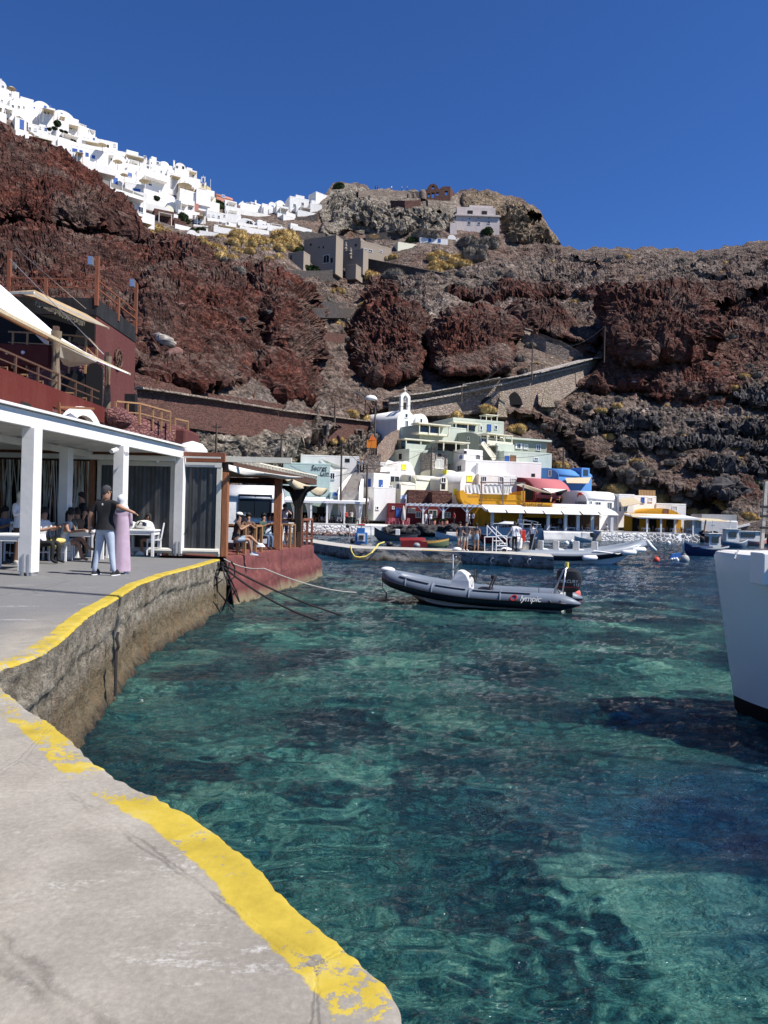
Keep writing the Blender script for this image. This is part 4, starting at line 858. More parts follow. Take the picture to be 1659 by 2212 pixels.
k_ = len(poly); vs = [(x_,-.25-(0-x_)*.15,z_) for x_,z_ in poly] + [(x_,6*(1-min(1,-x_/5.5))+.3,z_) for x_,z_ in poly]
m.add(vs,[tuple(range(k_)),tuple(range(k_,2*k_))[::-1]] + [(i,(i+1) % k_,k_+(i+1) % k_,k_+i) for i in range(k_)]); m.obj('prow',YELL,b.root)
on_wall(b,'sunset',425,1082,.6,'F',.75,shear=0,mat=flat((.12,.07,.03)))
m = MB()
for x,yt_ in ((513,885),(735,890),(948,965)): m.bar(b.on(x,1190,'F',.3),b.on(x,yt_,'F',.3),.16)
m.bar(b.on(500,935,'F',.3),b.on(970,945,'F',.3),.14); b.part('mast',m,stucco((.16,.14,.13)))
m = MB()
for x0,x1 in ((340,500),(540,720),(745,820)):
    n = 8; r1 = [b.on(x0+(x1-x0)*i/n,955+ (0 if i % 2 else 12),'F',.2) for i in range(n+1)]; r2 = [b.on(x0+(x1-x0)*i/n + 4,1048,'F',.25+.15*(i % 2)) for i in range(n+1)]; m.loft([r1,r2],closed=False,cap=False)
m.obj('wind_screen',CLOTH,b.root,thick=.03)
b = Bld('sign_wall','low ochre wall lettered sunset taverna above the white canopy','wall','Q4',962,1392,1145,1225,103.5,2); m = MB(); m.box(0,b.w*.67,0,1.2,-1,b.h); m.box(b.w*.67,b.w,0,1.2,-1,b.h*.55); m.obj('wall',YELL,b.root,bevel=.05)
on_wall(b,'sunset',1052,1166,1.0,shear=0,mat=flat((.12,.07,.03)),sp=1.05); on_wall(b,'TAVERNA',1165,1182,.42,shear=0,mat=flat((.06,.04,.03)))
b = house('white barrel-vaulted house with a red fish emblem and the word sunset on its gable','Q5',92,370,436,640,'vaultx','w',[(170,210,538,590,'w'),(274,306,542,598,'w'),(122,134,530,552,'w')],108,26,dep=6.5,down=3,group=A)
on_wall(b,'sunset',42,540,1.0,'L',0,shear=0,mat=flat((.10,.10,.11)),sp=1.0)
m = MB(); pts = [b.on(x,y,'L',.08) for x,y in ((10,492),(18,476),(30,462),(45,462),(58,472))]; m.tube(pts,[.05,.12,.2,.16,.03],8); m.tube([b.on(45,462,'L',.08),b.on(40,482,'L',.08)],[.08,.02],6); m.obj('fish_emblem',flat((.5,.04,.04)),b.root)
m = MB(); a = b.on(140,598,'F',.6); c = b.on(270,628,'F',.6); [m.box(a.x+i*.3,a.x+.04+i*.3,-.6,-.56,c.z,a.z) for i in range(int((c.x-a.x)/.3)+1)]; m.box(a.x,c.x,-.62,-.55,a.z-.05,a.z); b.part('railing',m,WPAINT)
b = house('plain white building with blue-shuttered window behind the fish emblem house','Q5',500,692,478,630,'flat','w',[(566,586,502,540,'b'),(628,656,502,530,'g'),(415,440,575,612,'w','L')],112,18,dep=10,down=3,group=A,parapet=.3)
m = MB(); a = b.on(545,430,'F',-1); c = b.on(690,480,'F',-1); [m.box(a.x+i*.28,a.x+.2+i*.28,1,1.06,b.h-.3,a.z) for i in range(int((c.x-a.x)/.28))]; b.part('reed_screen',m,WOODL)
b = house('low white building with a lean-to behind the ochre dome','Q5',690,950,545,650,'flat','w2',[(835,870,575,612,'g')],113,10,dep=5,down=2,group=A,parapet=.3)
b = house('low white house with grey awning between the white vault and the blue-shuttered building','Q5',366,505,466,640,'flat','w',[(372,388,575,616,'w'),(412,440,577,614,'w')],110,14,dep=6,down=2,group=A,parapet=.3)
m = MB(); m.add([b.on(375,510,'F',.2),b.on(500,495,'F',.2),b.on(570,545,'F',2.4),b.on(400,575,'F',2.2)],[(0,1,2,3)]); m.obj('awning',TAN,b.root,thick=.05)
b = Bld('domed_roof','ochre yellow vaulted roof with a barred window over the far taverna','roof','Q5',560,900,585,668,108,6); m = MB(); n = 14
m.xprism([(0,-.5)] + [(b.w/2-b.w/2*math.cos(math.pi*i/n),b.h*math.sin(math.pi*i/n)**.8) for i in range(n+1)] + [(b.w,-.5)],0,6); m.obj('vault',YELL,b.root,smooth=True); b.open([(758,795,600,642,'d')])
b = house('grey ribbed-metal topped shed at the end of the quay','Q5',1085,1390,640,700,'flat','gr',[],112,0,dep=4,down=1,group=None,name='shed',cat='shed',parapet=.1)
b = Bld('quay_wall','rough white rubble wall below the grey shed','wall','Q5',1040,1400,690,800,109,0); m = MB(); m.box(0,b.w,0,3,-.5,b.h); m.obj('wall',WHITE2,b.root,bevel=.2)
b = Bld('stone_ramp','brown stone ramp climbing right behind the moored boats','ramp','Q5',1300,1800,690,800,114,0); m = MB(); m.xprism([(0,-1),(0,.6),(b.w*.6,b.h),(b.w,b.h),(b.w,-1)],0,3); m.obj('wall',STONE_B,b.root); m = MB(); m.bar(b.on(1300,775,'F',.1),b.on(1500,728,'F',.1),.25,.3); b.part('coping',m,'w')
# ---------------- far quay, pier, canopies ----------------
fq = MB()
def quay_strip(pts,z,depth,mat,zlow=-1.5,name='promenade'):
    m = MB(); n = len(pts); vs = []; 
    for p in pts: vs += [(p[0],p[1],zlow),(p[0],p[1],z),(p[0],p[1]+depth,z),(p[0],p[1]+depth,zlow)]
    fs = []
    for i in range(n-1):
        a = i*4; b_ = a+4
        fs += [(a,b_,b_+1,a+1),(a+1,b_+1,b_+2,a+2),(a+2,b_+2,b_+3,a+3)]
    fs += [(0,1,2,3),((n-1)*4+3,(n-1)*4+2,(n-1)*4+1,(n-1)*4)]
    m.add(vs,fs); o = m.obj(name,mat); return o
def X_at(k,x,y,Y): a = q(k,x,y); return W(a[0],a[1],Y)
PAVE = plain((.5,.49,.47),.9,var=.2,scale=.5,bmp=.2)
zq = X_at('Q3',400,1362,100).z
struct(quay_strip([(X_at('Q3',-260,1362,98).x,97.5),(X_at('Q3',1030,1362,99).x,99.5)],zq,30,PAVE))
zq2 = X_at('Q3',1400,1385,100).z
struct(quay_strip([(X_at('Q3',1030,1362,99).x+.01,99.5),(X_at('Q4',1140,1440,100).x,99.5)],zq2,30,PAVE))
zq3 = X_at('Q4',1380,1435,100).z
struct(quay_strip([(X_at('Q4',1140,1440,99).x+.01,99.5),(X_at('Q5',1055,800,102).x,102)],zq3,30,PAVE))
struct(quay_strip([(X_at('Q5',1055,800,102).x+.01,105),(X_at('Q5',2100,800,102).x,112)],.9,20,STONE_D))
def wallstrip(label,k,x0,x1,yt,Y0,Y1,mat,name='sea_wall',th=.4,z0=-.6,rough=True):
    a = X_at(k,x0,yt,Y0); b = X_at(k,x1,yt,Y1); d = Vector((b.x-a.x,b.y-a.y,0)); L_ = d.length; root = thing(name,label,'sea wall',(a.x,a.y,0),math.atan2(d.y,d.x))
    n = max(2,int(L_/.5)); zs = np.linspace(z0,a.z,8); P = np.array([[L_*i/n,0,z] for z in zs for i in range(n+1)])
    P[:,1] = -th + (.22*fbm(P,1.1,3,.6,int(abs(a.x)*7)) - .25*(1-(P[:,2]-z0)/(a.z-z0+1e-6))); P = P.reshape(8,n+1,3)
    m = MB(); m.loft([[tuple(p) for p in r] for r in P] + [[(L_*i/n,.2,a.z) for i in range(n+1)]],closed=False,cap=False); m.obj('face',mat,root,smooth='all'); return root
wallstrip('white painted rubble sea wall under the left quayside restaurant','Q3',-200,720,1366,97.4,98.6,STONE_W)
wallstrip('low plain white sea wall between the rubble wall and the dark stones','Q3',722,1025,1370,98.7,99.3,WHITE2)
wallstrip('dark stone sea wall below the pink chairs and white pergola','Q3',1030,1990,1385,99.3,99.4,STONE_D)
wallstrip('white painted sea wall with dark patches under the long taverna','Q4',1150,1660,1440,99.2,99.6,WHITE2)
wallstrip('white crazy-paved sea wall under the right end of the taverna','Q5',205,610,797,99.7,101,STONE_W)
wallstrip('sea wall of dark stones outlined in white mortar under the far taverna','Q5',612,1052,806,101,101.9,stone((.10,.11,.12),(.2,.2,.21),(.75,.75,.75),1.6,1.2,.09))
# rubble shore behind the pier
for i,(k,x,y,s_) in enumerate([('Q3',1335,1420,1.6),('Q3',1310,1380,1.2),('Q3',1360,1350,1.0)]):
    pass
def rock_mesh(seed,n=12):
    m = MB(); m.ball((0,0,0),1,n); P = np.array([tuple(v) for v in m.v]); d = 1 + .35*fbm(P + seed*7.1,1.1,3,.55,seed) ; w = worley(P + seed,1.3,seed)[2]
    P = P*(d + (w-.5)*.35)[:,None]; P[:,2] *= .75; m.v = [Vector(p) for p in P]; return m
ROCKM = [plain((.055,.05,.05),.95,var=.5,scale=2,bmp=.8),plain((.17,.09,.075),.95,var=.4,scale=2,bmp=.8),plain((.3,.27,.24),.95,var=.4,scale=2,bmp=.8)]
ROCKS = []
for s_ in range(4):
    for mi in range(3):
        o = rock_mesh(s_+1).obj('boulder',ROCKM[mi]); COL.objects.unlink(o); ROCKS.append(o.data)
def rock(p,r,mi,label,group,rr=None):
    rr = rr or random
    o = bpy.data.objects.new('boulder',ROCKS[rr.randrange(4)*3+mi]); COL.objects.link(o); o.location = p; o.rotation_euler = (rr.uniform(-.4,.4),rr.uniform(-.4,.4),rr.uniform(0,6.3)); o.scale = (r*rr.uniform(.8,1.3),r*rr.uniform(.8,1.2),r*rr.uniform(.6,1.0)); tag(o,label,'boulder',group); return o
rs = random.Random(3)
for i in range(70):
    x = rs.uniform(1020,1760); p = X_at('Q3',x,rs.uniform(1400,1480),98.4+rs.uniform(-.6,.8)); p.z = max(-.2,min(p.z,1.3)); rock(p,rs.uniform(.35,.9),0,'dark boulder heaped against the sea wall below the pink chairs','dark shore boulders',rs)
for i in range(45):
    x = rs.uniform(1000,1700); p = X_at('Q5',x,850,103+rs.uniform(-1,3)); p.z = rs.uniform(-.2,1.3); rock(p,rs.uniform(.4,1.1),0,'dark boulder on the rocky shore behind the blue fishing boats','dark boulders at the right shore',rs)
for i in range(40):
    x = rs.uniform(130,700); p = X_at('Q3',x,1480,95.5+rs.uniform(-1.5,1)); p.z = rs.uniform(-.1,.35); rock(p,rs.uniform(.2,.5),rs.choice([1,2]),'small brown stone on the strip of shore below the white rubble wall','small shore stones',rs)
shore = MB().prism([(X_at('Q3',-200,1480,92).x,97.6),(X_at('Q3',-200,1480,92).x,93.5),(X_at('Q3',500,1480,94).x,94.5),(X_at('Q3',760,1480,97).x,97.8)],-.5,.18).obj('shore',ROCKM[1]); struct(shore)
# big taverna canopy
tc = pergola('long white canopy of the waterfront taverna under the ochre boat terrace','Q4',560,1900,1215,1440,[625,918,1205,1385,1515,1665,1865],100.2,1,7,.35,name='taverna_canopy',tilt=1.1,pr=.2)
for i in range(7):
    m = MB(); u0 = tc.w*i/7+.1; u1 = tc.w*(i+1)/7-.1; m.add([(u0,-.1,tc.h+.03),(u1,-.1,tc.h+.03),(u1,-1.7,tc.h-.45),(u0,-1.7,tc.h-.45)],[(0,1,2,3)]); m.obj('awning',CLOTH,tc.root,thick=.04)
m = MB(); m.box(0,tc.w,7,7.2,0,tc.h+1); tc.part('back_wall',m,stucco((.045,.03,.02)));
m = MB(); m.box(0.5,tc.w*.33,6.8,6.95,0,tc.h+.6); tc.part('ochre_panel',m,'y')
tc.open([])
tc2 = pergola('low white canopy with striped lining at the right end of the waterfront','Q5',545,1065,665,805,[615,735,858,1012],101.4,1,6,.2,name='taverna_canopy',tilt=.5,pr=.1)
m = MB(); m.box(0,tc2.w,6,6.2,0,tc2.h+.6); tc2.part('back_wall',m,'y')
for f in (.2,.5,.8): tc2.part('doorway',MB().box(tc2.w*f-.5,tc2.w*f+.5,5.9,5.98,0,2.1),DARK)
m = MB(); m.add([(-1,-.2,tc2.h),(tc2.w+4.5,-.2,tc2.h-.4),(tc2.w+4.5,4,tc2.h),(0,4,tc2.h+.5)],[(0,1,2,3)]); m.obj('sun_sail',TAN,tc2.root,thick=.05)
m = MB(); m.bar(tc2.on(1105,800),tc2.on(1122,690),.15); tc2.part('prop',m,WOODB)
b = Bld('kiosk','small white kiosk at the right corner of the far taverna','kiosk','Q5',1020,1085,695,800,103,5); b.body('flat','w',3,.5); b.open([(1030,1075,715,760,'g')])
# tables and chairs under the canopies
def white_table(name='table',s_=1.0,w=.9,h=.75,mat=WPAINT,top=None):
    t = thing(name,'x','table'); m = MB().box(-w/2,w/2,-w/2,w/2,h-.05,h); m.obj('tabletop',top or mat,t,bevel=.01)
    m = MB(); m.box(-w/2+.03,w/2-.03,-w/2+.03,w/2-.03,h-.15,h-.051); m.obj('apron',mat,t)
    for a in (-1,1):
        for c in (-1,1): MB().box(a*(w/2-.05)-.035,a*(w/2-.05)+.035,c*(w/2-.05)-.035,c*(w/2-.05)+.035,0,h-.05).obj('leg',mat,t)
    return t
def chair(mat=WPAINT,seatm=None):
    t = thing('chair','x','chair'); MB().box(-.21,.21,-.21,.21,.43,.47).obj('seat',seatm or mat,t)
    for a in (-1,1):
        MB().box(a*.19-.02,a*.19+.02,-.21,-.17,0,.43).obj('leg',mat,t)
        m = MB(); m.bar((a*.19,.2,0),(a*.19,.19,.45),.04); m.bar((a*.19,.19,.45),(a*.19,.27,.95),.04); m.obj('leg',mat,t)
    m = MB(); [m.bar((-.19,.2+.07*z,.45+z*.5),(.19,.2+.07*z,.45+z*.5),.02,.06) for z in (.35,.65,.95)]; m.obj('backrest',mat,t)
    m = MB(); m.bar((-.19,-.19,.2),(.19,-.19,.2),.02); m.bar((-.19,-.19,.22),(-.19,.2,.22),.02); m.bar((.19,-.19,.22),(.19,.2,.22),.02); m.obj('stretcher',mat,t)
    return t
WT = white_table(); WC = chair(); PC = chair(plain((.65,.18,.22),.6,var=.1)); DT = white_table(mat=WOODB); DC = chair(WOODB)
first = {}
def put(proto,loc,rz,label,group,sc=None):
    if proto.name not in first:
        first[proto.name] = 1; proto.location = loc; proto.rotation_euler = (0,0,rz); proto['label'] = label; proto['group'] = group
        if sc: proto.scale = (sc,)*3
        return proto
    return dup(proto,loc,rz,label,group,sc)
rs = random.Random(5)
def table_row(bl,us,y,z,T,C,lt,gt,lc,gc,cloth=None):
    for u in us:
        p = TM[bl.root.name] @ Vector((u,y,z)); put(T,p,bl.yaw,lt,gt)
        for dx,r in ((-.75,R(90)),(.75,R(-90))):
            if rs.random() < .85: pc = TM[bl.root.name] @ Vector((u+dx,y+rs.uniform(-.1,.1),z)); put(C,pc,bl.yaw+r+rs.uniform(-.3,.3),lc,gc)
us = [2.6*i+1.5 for i in range(int(tc.w/2.6))]
table_row(tc,us,1.4,0,WT,WC,'white square table in the front row under the long taverna canopy','front row white taverna tables','white chair at the front tables of the long taverna canopy','white taverna chairs')
table_row(tc,[u+1.2 for u in us[:-1]],3.8,0,WT,WC,'white square table in the back row under the long taverna canopy','back row white taverna tables','white chair at the back tables of the long taverna canopy','white taverna chairs at the back')
us = [2.0*i+1.5 for i in range(int(tc2.w/2.0))]
table_row(tc2,us,1.6,0,WT,DC,'white-topped table in the row under the low canopy at the right end','tables under the low right canopy','dark chair at the tables under the low right canopy','dark chairs under the low canopy')
us = [2.3*i+1.2 for i in range(int(rb.w/2.3))]
table_row(rb,us,1.3,0,DT,DC,'dark wooden table under the left quayside canopy','dark tables of the left restaurant','dark wooden chair under the left quayside canopy','dark chairs of the left restaurant')
for i,x in enumerate((1030,1065,1100,1140,1200,1240)):
    p = X_at('Q3',x,1380,100.5); put(PC,p,R(180 if i % 2 else 0)+rs.uniform(-.4,.4),'pink wooden chair on the quay left of the white pergola','pink chairs on the quay')

# ---------------- pier ----------------
fp = [(652,1168,.75),(700,1176,.75),(760,1184,.75),(850,1187,.75),(1000,1192,.75),(1100,1197,.75),(1196,1203,.75)]
front = [G(x,y,z) for x,y,z in fp]; 
def pier_mat():
    m,nt,p = newmat('pier_concrete'); o = pos(nt); sp = nt.nodes.new('ShaderNodeSeparateXYZ'); nt.links.new(o,sp.inputs[0])
    n1 = noise(nt,o,2.2,6,.7); n2 = noise(nt,mapped(nt,o,(1,1,.3)),1.4,5,.7)
    c = ramp(nt,n1,[(.3,(.16,.145,.125)),(.5,(.33,.31,.275)),(.7,(.45,.43,.39))])
    st = mth(nt,'ADD',sp.outputs[2],mth(nt,'MULTIPLY',mth(nt,'SUBTRACT',n2,.5),1.1))
    c = mixc(nt,ramp(nt,st,[(.1,1.0),(.34,.0)]),c,(.07,.055,.03)); c = mixc(nt,ramp(nt,st,[(-.05,1.0),(.1,0.0)]),c,(.02,.016,.01))
    c = mixc(nt,mth(nt,'MULTIPLY',ramp(nt,noise(nt,mapped(nt,o,(1,1,2.5)),1.1,6,.8,.8),[(.52,0.0),(.56,.85)]),ramp(nt,sp.outputs[2],[(.6,1.0),(.68,0.0)])),c,(.04,.035,.03))
    nt.links.new(c,p.inputs['Base Color']); p.inputs['Roughness'].default_value = .9; bump(nt,p,n1,.7,.08); return m
PIERM = pier_mat()
root = thing('pier','low weathered concrete pier reaching across the harbour','pier',(front[0].x,front[0].y,0))
m = MB(); top = []; bot = []; backs = []
for p in front: top.append(p); bot.append(Vector((p.x,p.y-.12,-1.2))); 
N_ = len(front); bk = [Vector((p.x+.6,p.y+3.4,p.z)) for p in front]
sub = 60; P3 = []
def interp(lst,t):
    f = t*(len(lst)-1); i = min(int(f),len(lst)-2); return lst[i].lerp(lst[i+1],f-i)
rows = []
for z in [.75,.70,.6,.45,.3,.15,0,-.2,-1.2]:
    r = []
    for i in range(sub+1):
        p = interp(front,i/sub).copy(); a = np.array([[p.x,p.y,z]]); p.y += float(.10*fbm(a,1.4,3,.6,400)[0])*(z < .7) - .25*(max(0,.35-z)) ; p.z = z; r.append(p)
    rows.append(r)
m.loft(rows,closed=False,cap=False); m.obj('face',PIERM,root,world=True,smooth='all')
m = MB(); rows = [[interp(front,i/sub) for i in range(sub+1)],[interp(bk,i/sub) for i in range(sub+1)],[interp(bk,i/sub) - Vector((0,0,2)) for i in range(sub+1)]]; m.loft(rows,closed=False,cap=False)
e1,e2 = front[-1],bk[-1]; m.add([e1 + Vector((.0,0,0)),e2,e2-Vector((0,0,2)),e1-Vector((0,0,2))],[(0,1,2,3)]); m.obj('deck',plain((.42,.40,.36),.9,var=.2,scale=1.2,bmp=.3),root,world=True)
a,c = q('R3',358,430),q('R3',595,445); A1 = G(q('R3',358,432)[0],q('R3',358,412)[1],.752); C1 = G(q('R3',596,445)[0],q('R3',596,422)[1],.752)
m = MB(); Yp_ = [W(q('R3',x,y)[0],q('R3',x,y)[1],front[3].y - .30) for x,y in ((358,414),(596,424),(596,448),(360,440))]; m.add(Yp_ + [p + Vector((0,.25,0)) for p in Yp_],[(0,1,2,3),(4,5,6,7),(0,4,5,1),(3,2,6,7),(0,3,7,4),(1,5,6,2)]); m.obj('yellow_edge',plain((.68,.42,.04),.8,var=.2),root,world=True)
for x,y in ((65,440),(205,440),(340,448),(615,455),(757,462),(897,465),(1037,468),(1180,472)):
    X_,Y_ = q('R3',x,y); p = G(X_,Y_+6,.62); f = min(max((X_-652)/(1196-652),0),1); pp = interp(front,f); c = W(X_,Y_,pp.y-.12); m = MB(); m.lathe([(.02,0),(.1,.0),(.06,.08),(.13,.14),(.02,.16)],8,(c.x,c.y,c.z-.1)); m.tube([c + Vector((0,-.05,0)),c + Vector((-.15,-.08,-.25)),c+Vector((-.05,-.05,-.4))],.03,6); m.obj('mooring_cleat',STEEL,root,world=True)
rp = MB(); pts = [W(*q('D',x,y),45.0-t) for x,y,t in ((830,1171,0),(818,1175,.4),(811,1184,1.0),(803,1194,1.4),(790,1202,1.5),(776,1204,1.6),(766,1202,1.6),(760,1193,1.5),(757,1180,1.3))]; rp.tube(pts,.045,6); o = rp.obj('mooring_rope',plain((.62,.5,.12),.8)); tag(o,'yellow mooring rope drooping over the left part of the pier edge','rope')
# white steel boarding steps on the pier
s_ = thing('boarding_steps','white tubular steel boarding steps standing on the pier','boarding steps',G(*q('R4',650,408),.75))
def R4(x,y,dy=0): a = q('R4',x,y); return W(a[0],a[1],pY+dy)
pY = s_.location.y
m = MB()
for dy in (0,.9):
    for a,b_ in (((545,408),(545,258)),((625,412),(630,250)),((545,258),(665,258)),((665,415),(668,150)),((775,408),(775,250)),((668,245),(775,250)),((668,345),(775,350)),((570,250),(570,140)),((570,140),(760,340)),((620,150),(775,290))): m.tube([R4(*a,dy),R4(*b_,dy)],.028,6)
for a in ((545,258),(665,258),(775,250),(545,330),(668,150)): m.tube([R4(*a),R4(*a,.9)],.025,6)
m.obj('frame',WPAINT,s_,world=True)
m = MB()
for x,y in ((690,385),(715,355),(740,325),(690,300)): p = R4(x,y); m.box(p.x-.25,p.x+.25,p.y,p.y+.9,p.z-.03,p.z)
m.obj('step',WPAINT,s_,world=True); p = R4(750,402); m = MB(); m.tube([p,p+Vector((0,.12,0))],.14,12); m.obj('wheel',BLACK,s_,world=True)
# ---------------- things on the hillside ----------------
def wallpath(label,pts,mat,name='stone_wall',cat='wall',k='D',th=.9,Y=None,cap=None,off=1.2,root=None,jag=.15,ex=1.5):
    P = []
    for i,(x,yt,yb) in enumerate(pts):
        X,T_ = q(k,x,yt); _,B_ = q(k,x,yb); yy = (Y[i] if Y else TS(X,B_,2) - off); P.append((W(X,T_,yy),W(X,B_,yy)))
    n = 5*(len(P)-1)
    def ip(t,j): f = t*(len(P)-1); i = min(int(f),len(P)-2); return P[i][j].lerp(P[i+1][j],f-i)
    root = root or thing(name,label,cat,tuple(P[0][1]))
    m = MB(); fr = []; rr_ = random.Random(len(pts)*7+int(pts[0][0]))
    for i in range(n+1):
        a,b = ip(i/n,0),ip(i/n,1); a = a + Vector((0,0,rr_.uniform(-jag,jag))); d = Vector((a.x,a.y,0)).normalized()*th
        fr.append([b + Vector((0,0,-ex)) - d*.2,a,a + d,b + d*1.5 - Vector((0,0,ex))])
    m.loft(fr,closed=True); m.obj('wall',mat,root,world=True)
    if cap is not None:
        m = MB()
        for i in range(n): m.bar(ip(i/n,0) + Vector((0,.3,.05)),ip((i+1)/n,0) + Vector((0,.3,.05)),th*1.15,.22)
        m.obj('coping',cap,root,world=True)
    return root
wallpath('long red-brown stone retaining wall of the road above the harbour',[(292,838,915),(350,846,915),(420,857,922),(500,870,935),(600,886,943),(700,899,951),(770,908,948),(790,910,945),(862,914,945)],STONE_R,'retaining_wall','wall',cap=STONE_P,th=1.4,ex=.25,jag=.3)
wallpath('low red stone wall along the upper side of the harbour road',[(292,806,838),(360,826,850),(420,847,860),(520,858,875),(620,876,892),(700,890,902)],STONE_R,th=.8)
for i,(x,y0,y1,lean) in enumerate(((339,815,838,10),(459,843,860,3),(549,845,866,4),(643,868,880,3),(722,872,893,0))):
    yy = TS(x,y1+6,2)-1; a = W(x-lean/2,y1,yy); b_ = W(x+lean/2+1,y0,yy); o = MB().tube([a,b_],.12,6).obj('fence_post',WOODB); tag(o,['leaning wooden fence post nearest the wheel wall on the harbour road','short fence post beside the road, second from the wheel wall','fence post beside the road below the red rubble cone','short stake on the road wall above the dark doorway','tall stake at the far end of the road wall'][i],'post','posts along the harbour road')
for lab,x0,x1,yt,yb in (('dark doorway in the red retaining wall',695,706,919,940),('dark doorway with a stone lintel near the end of the red retaining wall',772,782,930,956)):
    Yd = min(TS(x0,950,2),TS(x0,935,2))-2.2; a = W(x0,yb,Yd); c = W(x1,yt,Yd); t = thing('doorway',lab,'doorway',a); m = MB(); m.box(a.x,c.x,a.y,a.y+.8,a.z,c.z); m.obj('shade_panel',DARK,t,world=True); m = MB(); m.box(a.x-.3,c.x+.3,a.y-.1,a.y+.5,c.z,c.z+.3); m.box(c.x,c.x+.35,a.y-.1,a.y+.5,a.z,c.z); m.obj('frame',STONE_P,t,world=True)
# long ramp with arches
RY = [min(TY(*q('R2',x,y)) for y in range(yt-2,yb,6))-1.5 for x,yt,yb in ((20,752,800),(160,735,800),(340,702,795),(500,672,780),(640,645,775),(760,615,740),(880,583,650),(985,577,592))]
print('RY',RY)
rt = wallpath('long pale stone ramp wall climbing right, carried on arches and buttresses',[(20,752,800),(160,735,800),(340,702,795),(500,672,780),(640,645,775),(760,615,740),(880,583,650),(985,577,592)],STONE_P,'ramp_wall','ramp',k='R2',Y=RY,th=4,cap=stone((.42,.37,.32),(.5,.45,.4),(.2,.17,.15),1.4),jag=.1)
m = MB(); pl = [(20,775,RY[0]),(160,762,RY[1]),(340,730,RY[2]),(500,695,RY[3]),(640,660,RY[4]),(760,634,RY[5]),(880,602,RY[6])]
for (x0,y0,a),(x1,y1,c) in zip(pl,pl[1:]): m.bar(W(*q('R2',x0,y0),a-1.2),W(*q('R2',x1,y1),c-1.2),.7,.35)
m.obj('coping',stone((.45,.40,.35),(.52,.47,.42),(.2,.17,.15),1.4),rt,world=True)
for x0,x1,yt,yb,Ya in ((415,487,745,778,(RY[2]+RY[3])/2-.6),(527,600,725,780,RY[3]+.3*(RY[4]-RY[3])-.6)):
    n = 10; m = MB(); ps = [q('R2',x0+(x1-x0)*i/n,yb-(yb-yt)*math.sin(math.pi*i/n)**.7) for i in range(n+1)]; f = [W(x,y,Ya) for x,y in ps]; m.add(f + [p + Vector((0,2,0)) for p in f],[tuple(range(n+1)),tuple(range(n+1,2*n+2))[::-1]] + [(i,(i+1) % (n+1),n+1+(i+1) % (n+1),n+1+i) for i in range(n+1)]); m.obj('arch',DARK,rt,world=True)  # solid plugs, the shade under the arches is in their colour
for x0,x1,yt,yb,Ya in ((487,535,724,792,RY[3]-3),(598,645,710,792,RY[4]-3),(680,740,684,750,min(RY[4],RY[5])-3),(315,337,760,797,RY[2]-2.5)):
    a,c,t = W(*q('R2',x0,yb),Ya),W(*q('R2',x1,yb),Ya),W(*q('R2',x0+(x1-x0)*.35,yt),Ya+3); t2 = W(*q('R2',x0+(x1-x0)*.55,yt),Ya+3); m = MB(); dz = Vector((0,0,-2)); bk = Vector((.5,3.5,0)); m.add([a+dz,c+dz,t2,t,a+dz+bk,c+dz+bk,t2+bk*.2,t+bk*.2],[(0,1,2,3),(5,4,7,6),(4,0,3,7),(1,5,6,2),(3,2,6,7)]); m.obj('buttress',stone((.30,.24,.17),(.38,.31,.23),(.15,.12,.09),1.5),rt,world=True)
wallpath('pale stone wall of the zigzag path between the red cliffs',[(430,390,402),(520,425,450),(640,462,495),(760,505,545),(860,562,578)],STONE_P,k='R2',cap=STONE_P,th=1)
wallpath('lower pale stone wall of the zigzag path under the big red cliff',[(560,455,475),(700,505,540),(800,545,570)],STONE_P,k='R2',th=1,off=3)
wallpath('thin pale wall of the upper footpath on the grey slope',[(640,712,722),(800,680,690),(950,650,660),(1100,622,634)],STONE_P,k='Z3',th=.6,cap=STONE_P)
wallpath('dark stone wall falling right from the beige complex',[(462,504,565),(600,530,590),(760,560,600),(960,598,612)],STONE_D,k='Z3',th=1,cap=STONE_P)
wallpath('dark garden wall under the white houses of the saddle',[(85,350,392),(200,362,400),(370,385,408)],STONE_D,k='Z3',th=1)
wallpath('dark terrace wall below the beige complex, upper one of three',[(1340,470,484),(1500,478,490)],STONE_D,k='R1')
wallpath('dark terrace wall below the beige complex, middle one of three',[(1350,500,518),(1530,505,524)],STONE_D,k='R1')
wallpath('reddish terrace wall below the beige complex, lowest of three',[(1385,608,632),(1500,612,638)],STONE_R,k='R1')
wallpath('dark stone wall under the pink mansion terrace',[(480,372,392),(690,350,378)],STONE_D,k='Z3')
wallpath('long dark wall at the foot of the beige complex',[(35,572,610),(200,578,622),(365,560,612)],STONE_D,k='Z3',th=1)
wallpath('castle wall running along the crest of the headland',[(440,124,150),(520,126,140),(640,128,140),(720,128,142),(820,126,160)],STONE_B,'castle_wall','castle wall',k='Z3',th=3,jag=.5)
wallpath('rubble wall halfway up the headland left of the pink mansion',[(620,180,222),(700,184,222),(790,178,215)],STONE_R,k='Z3')
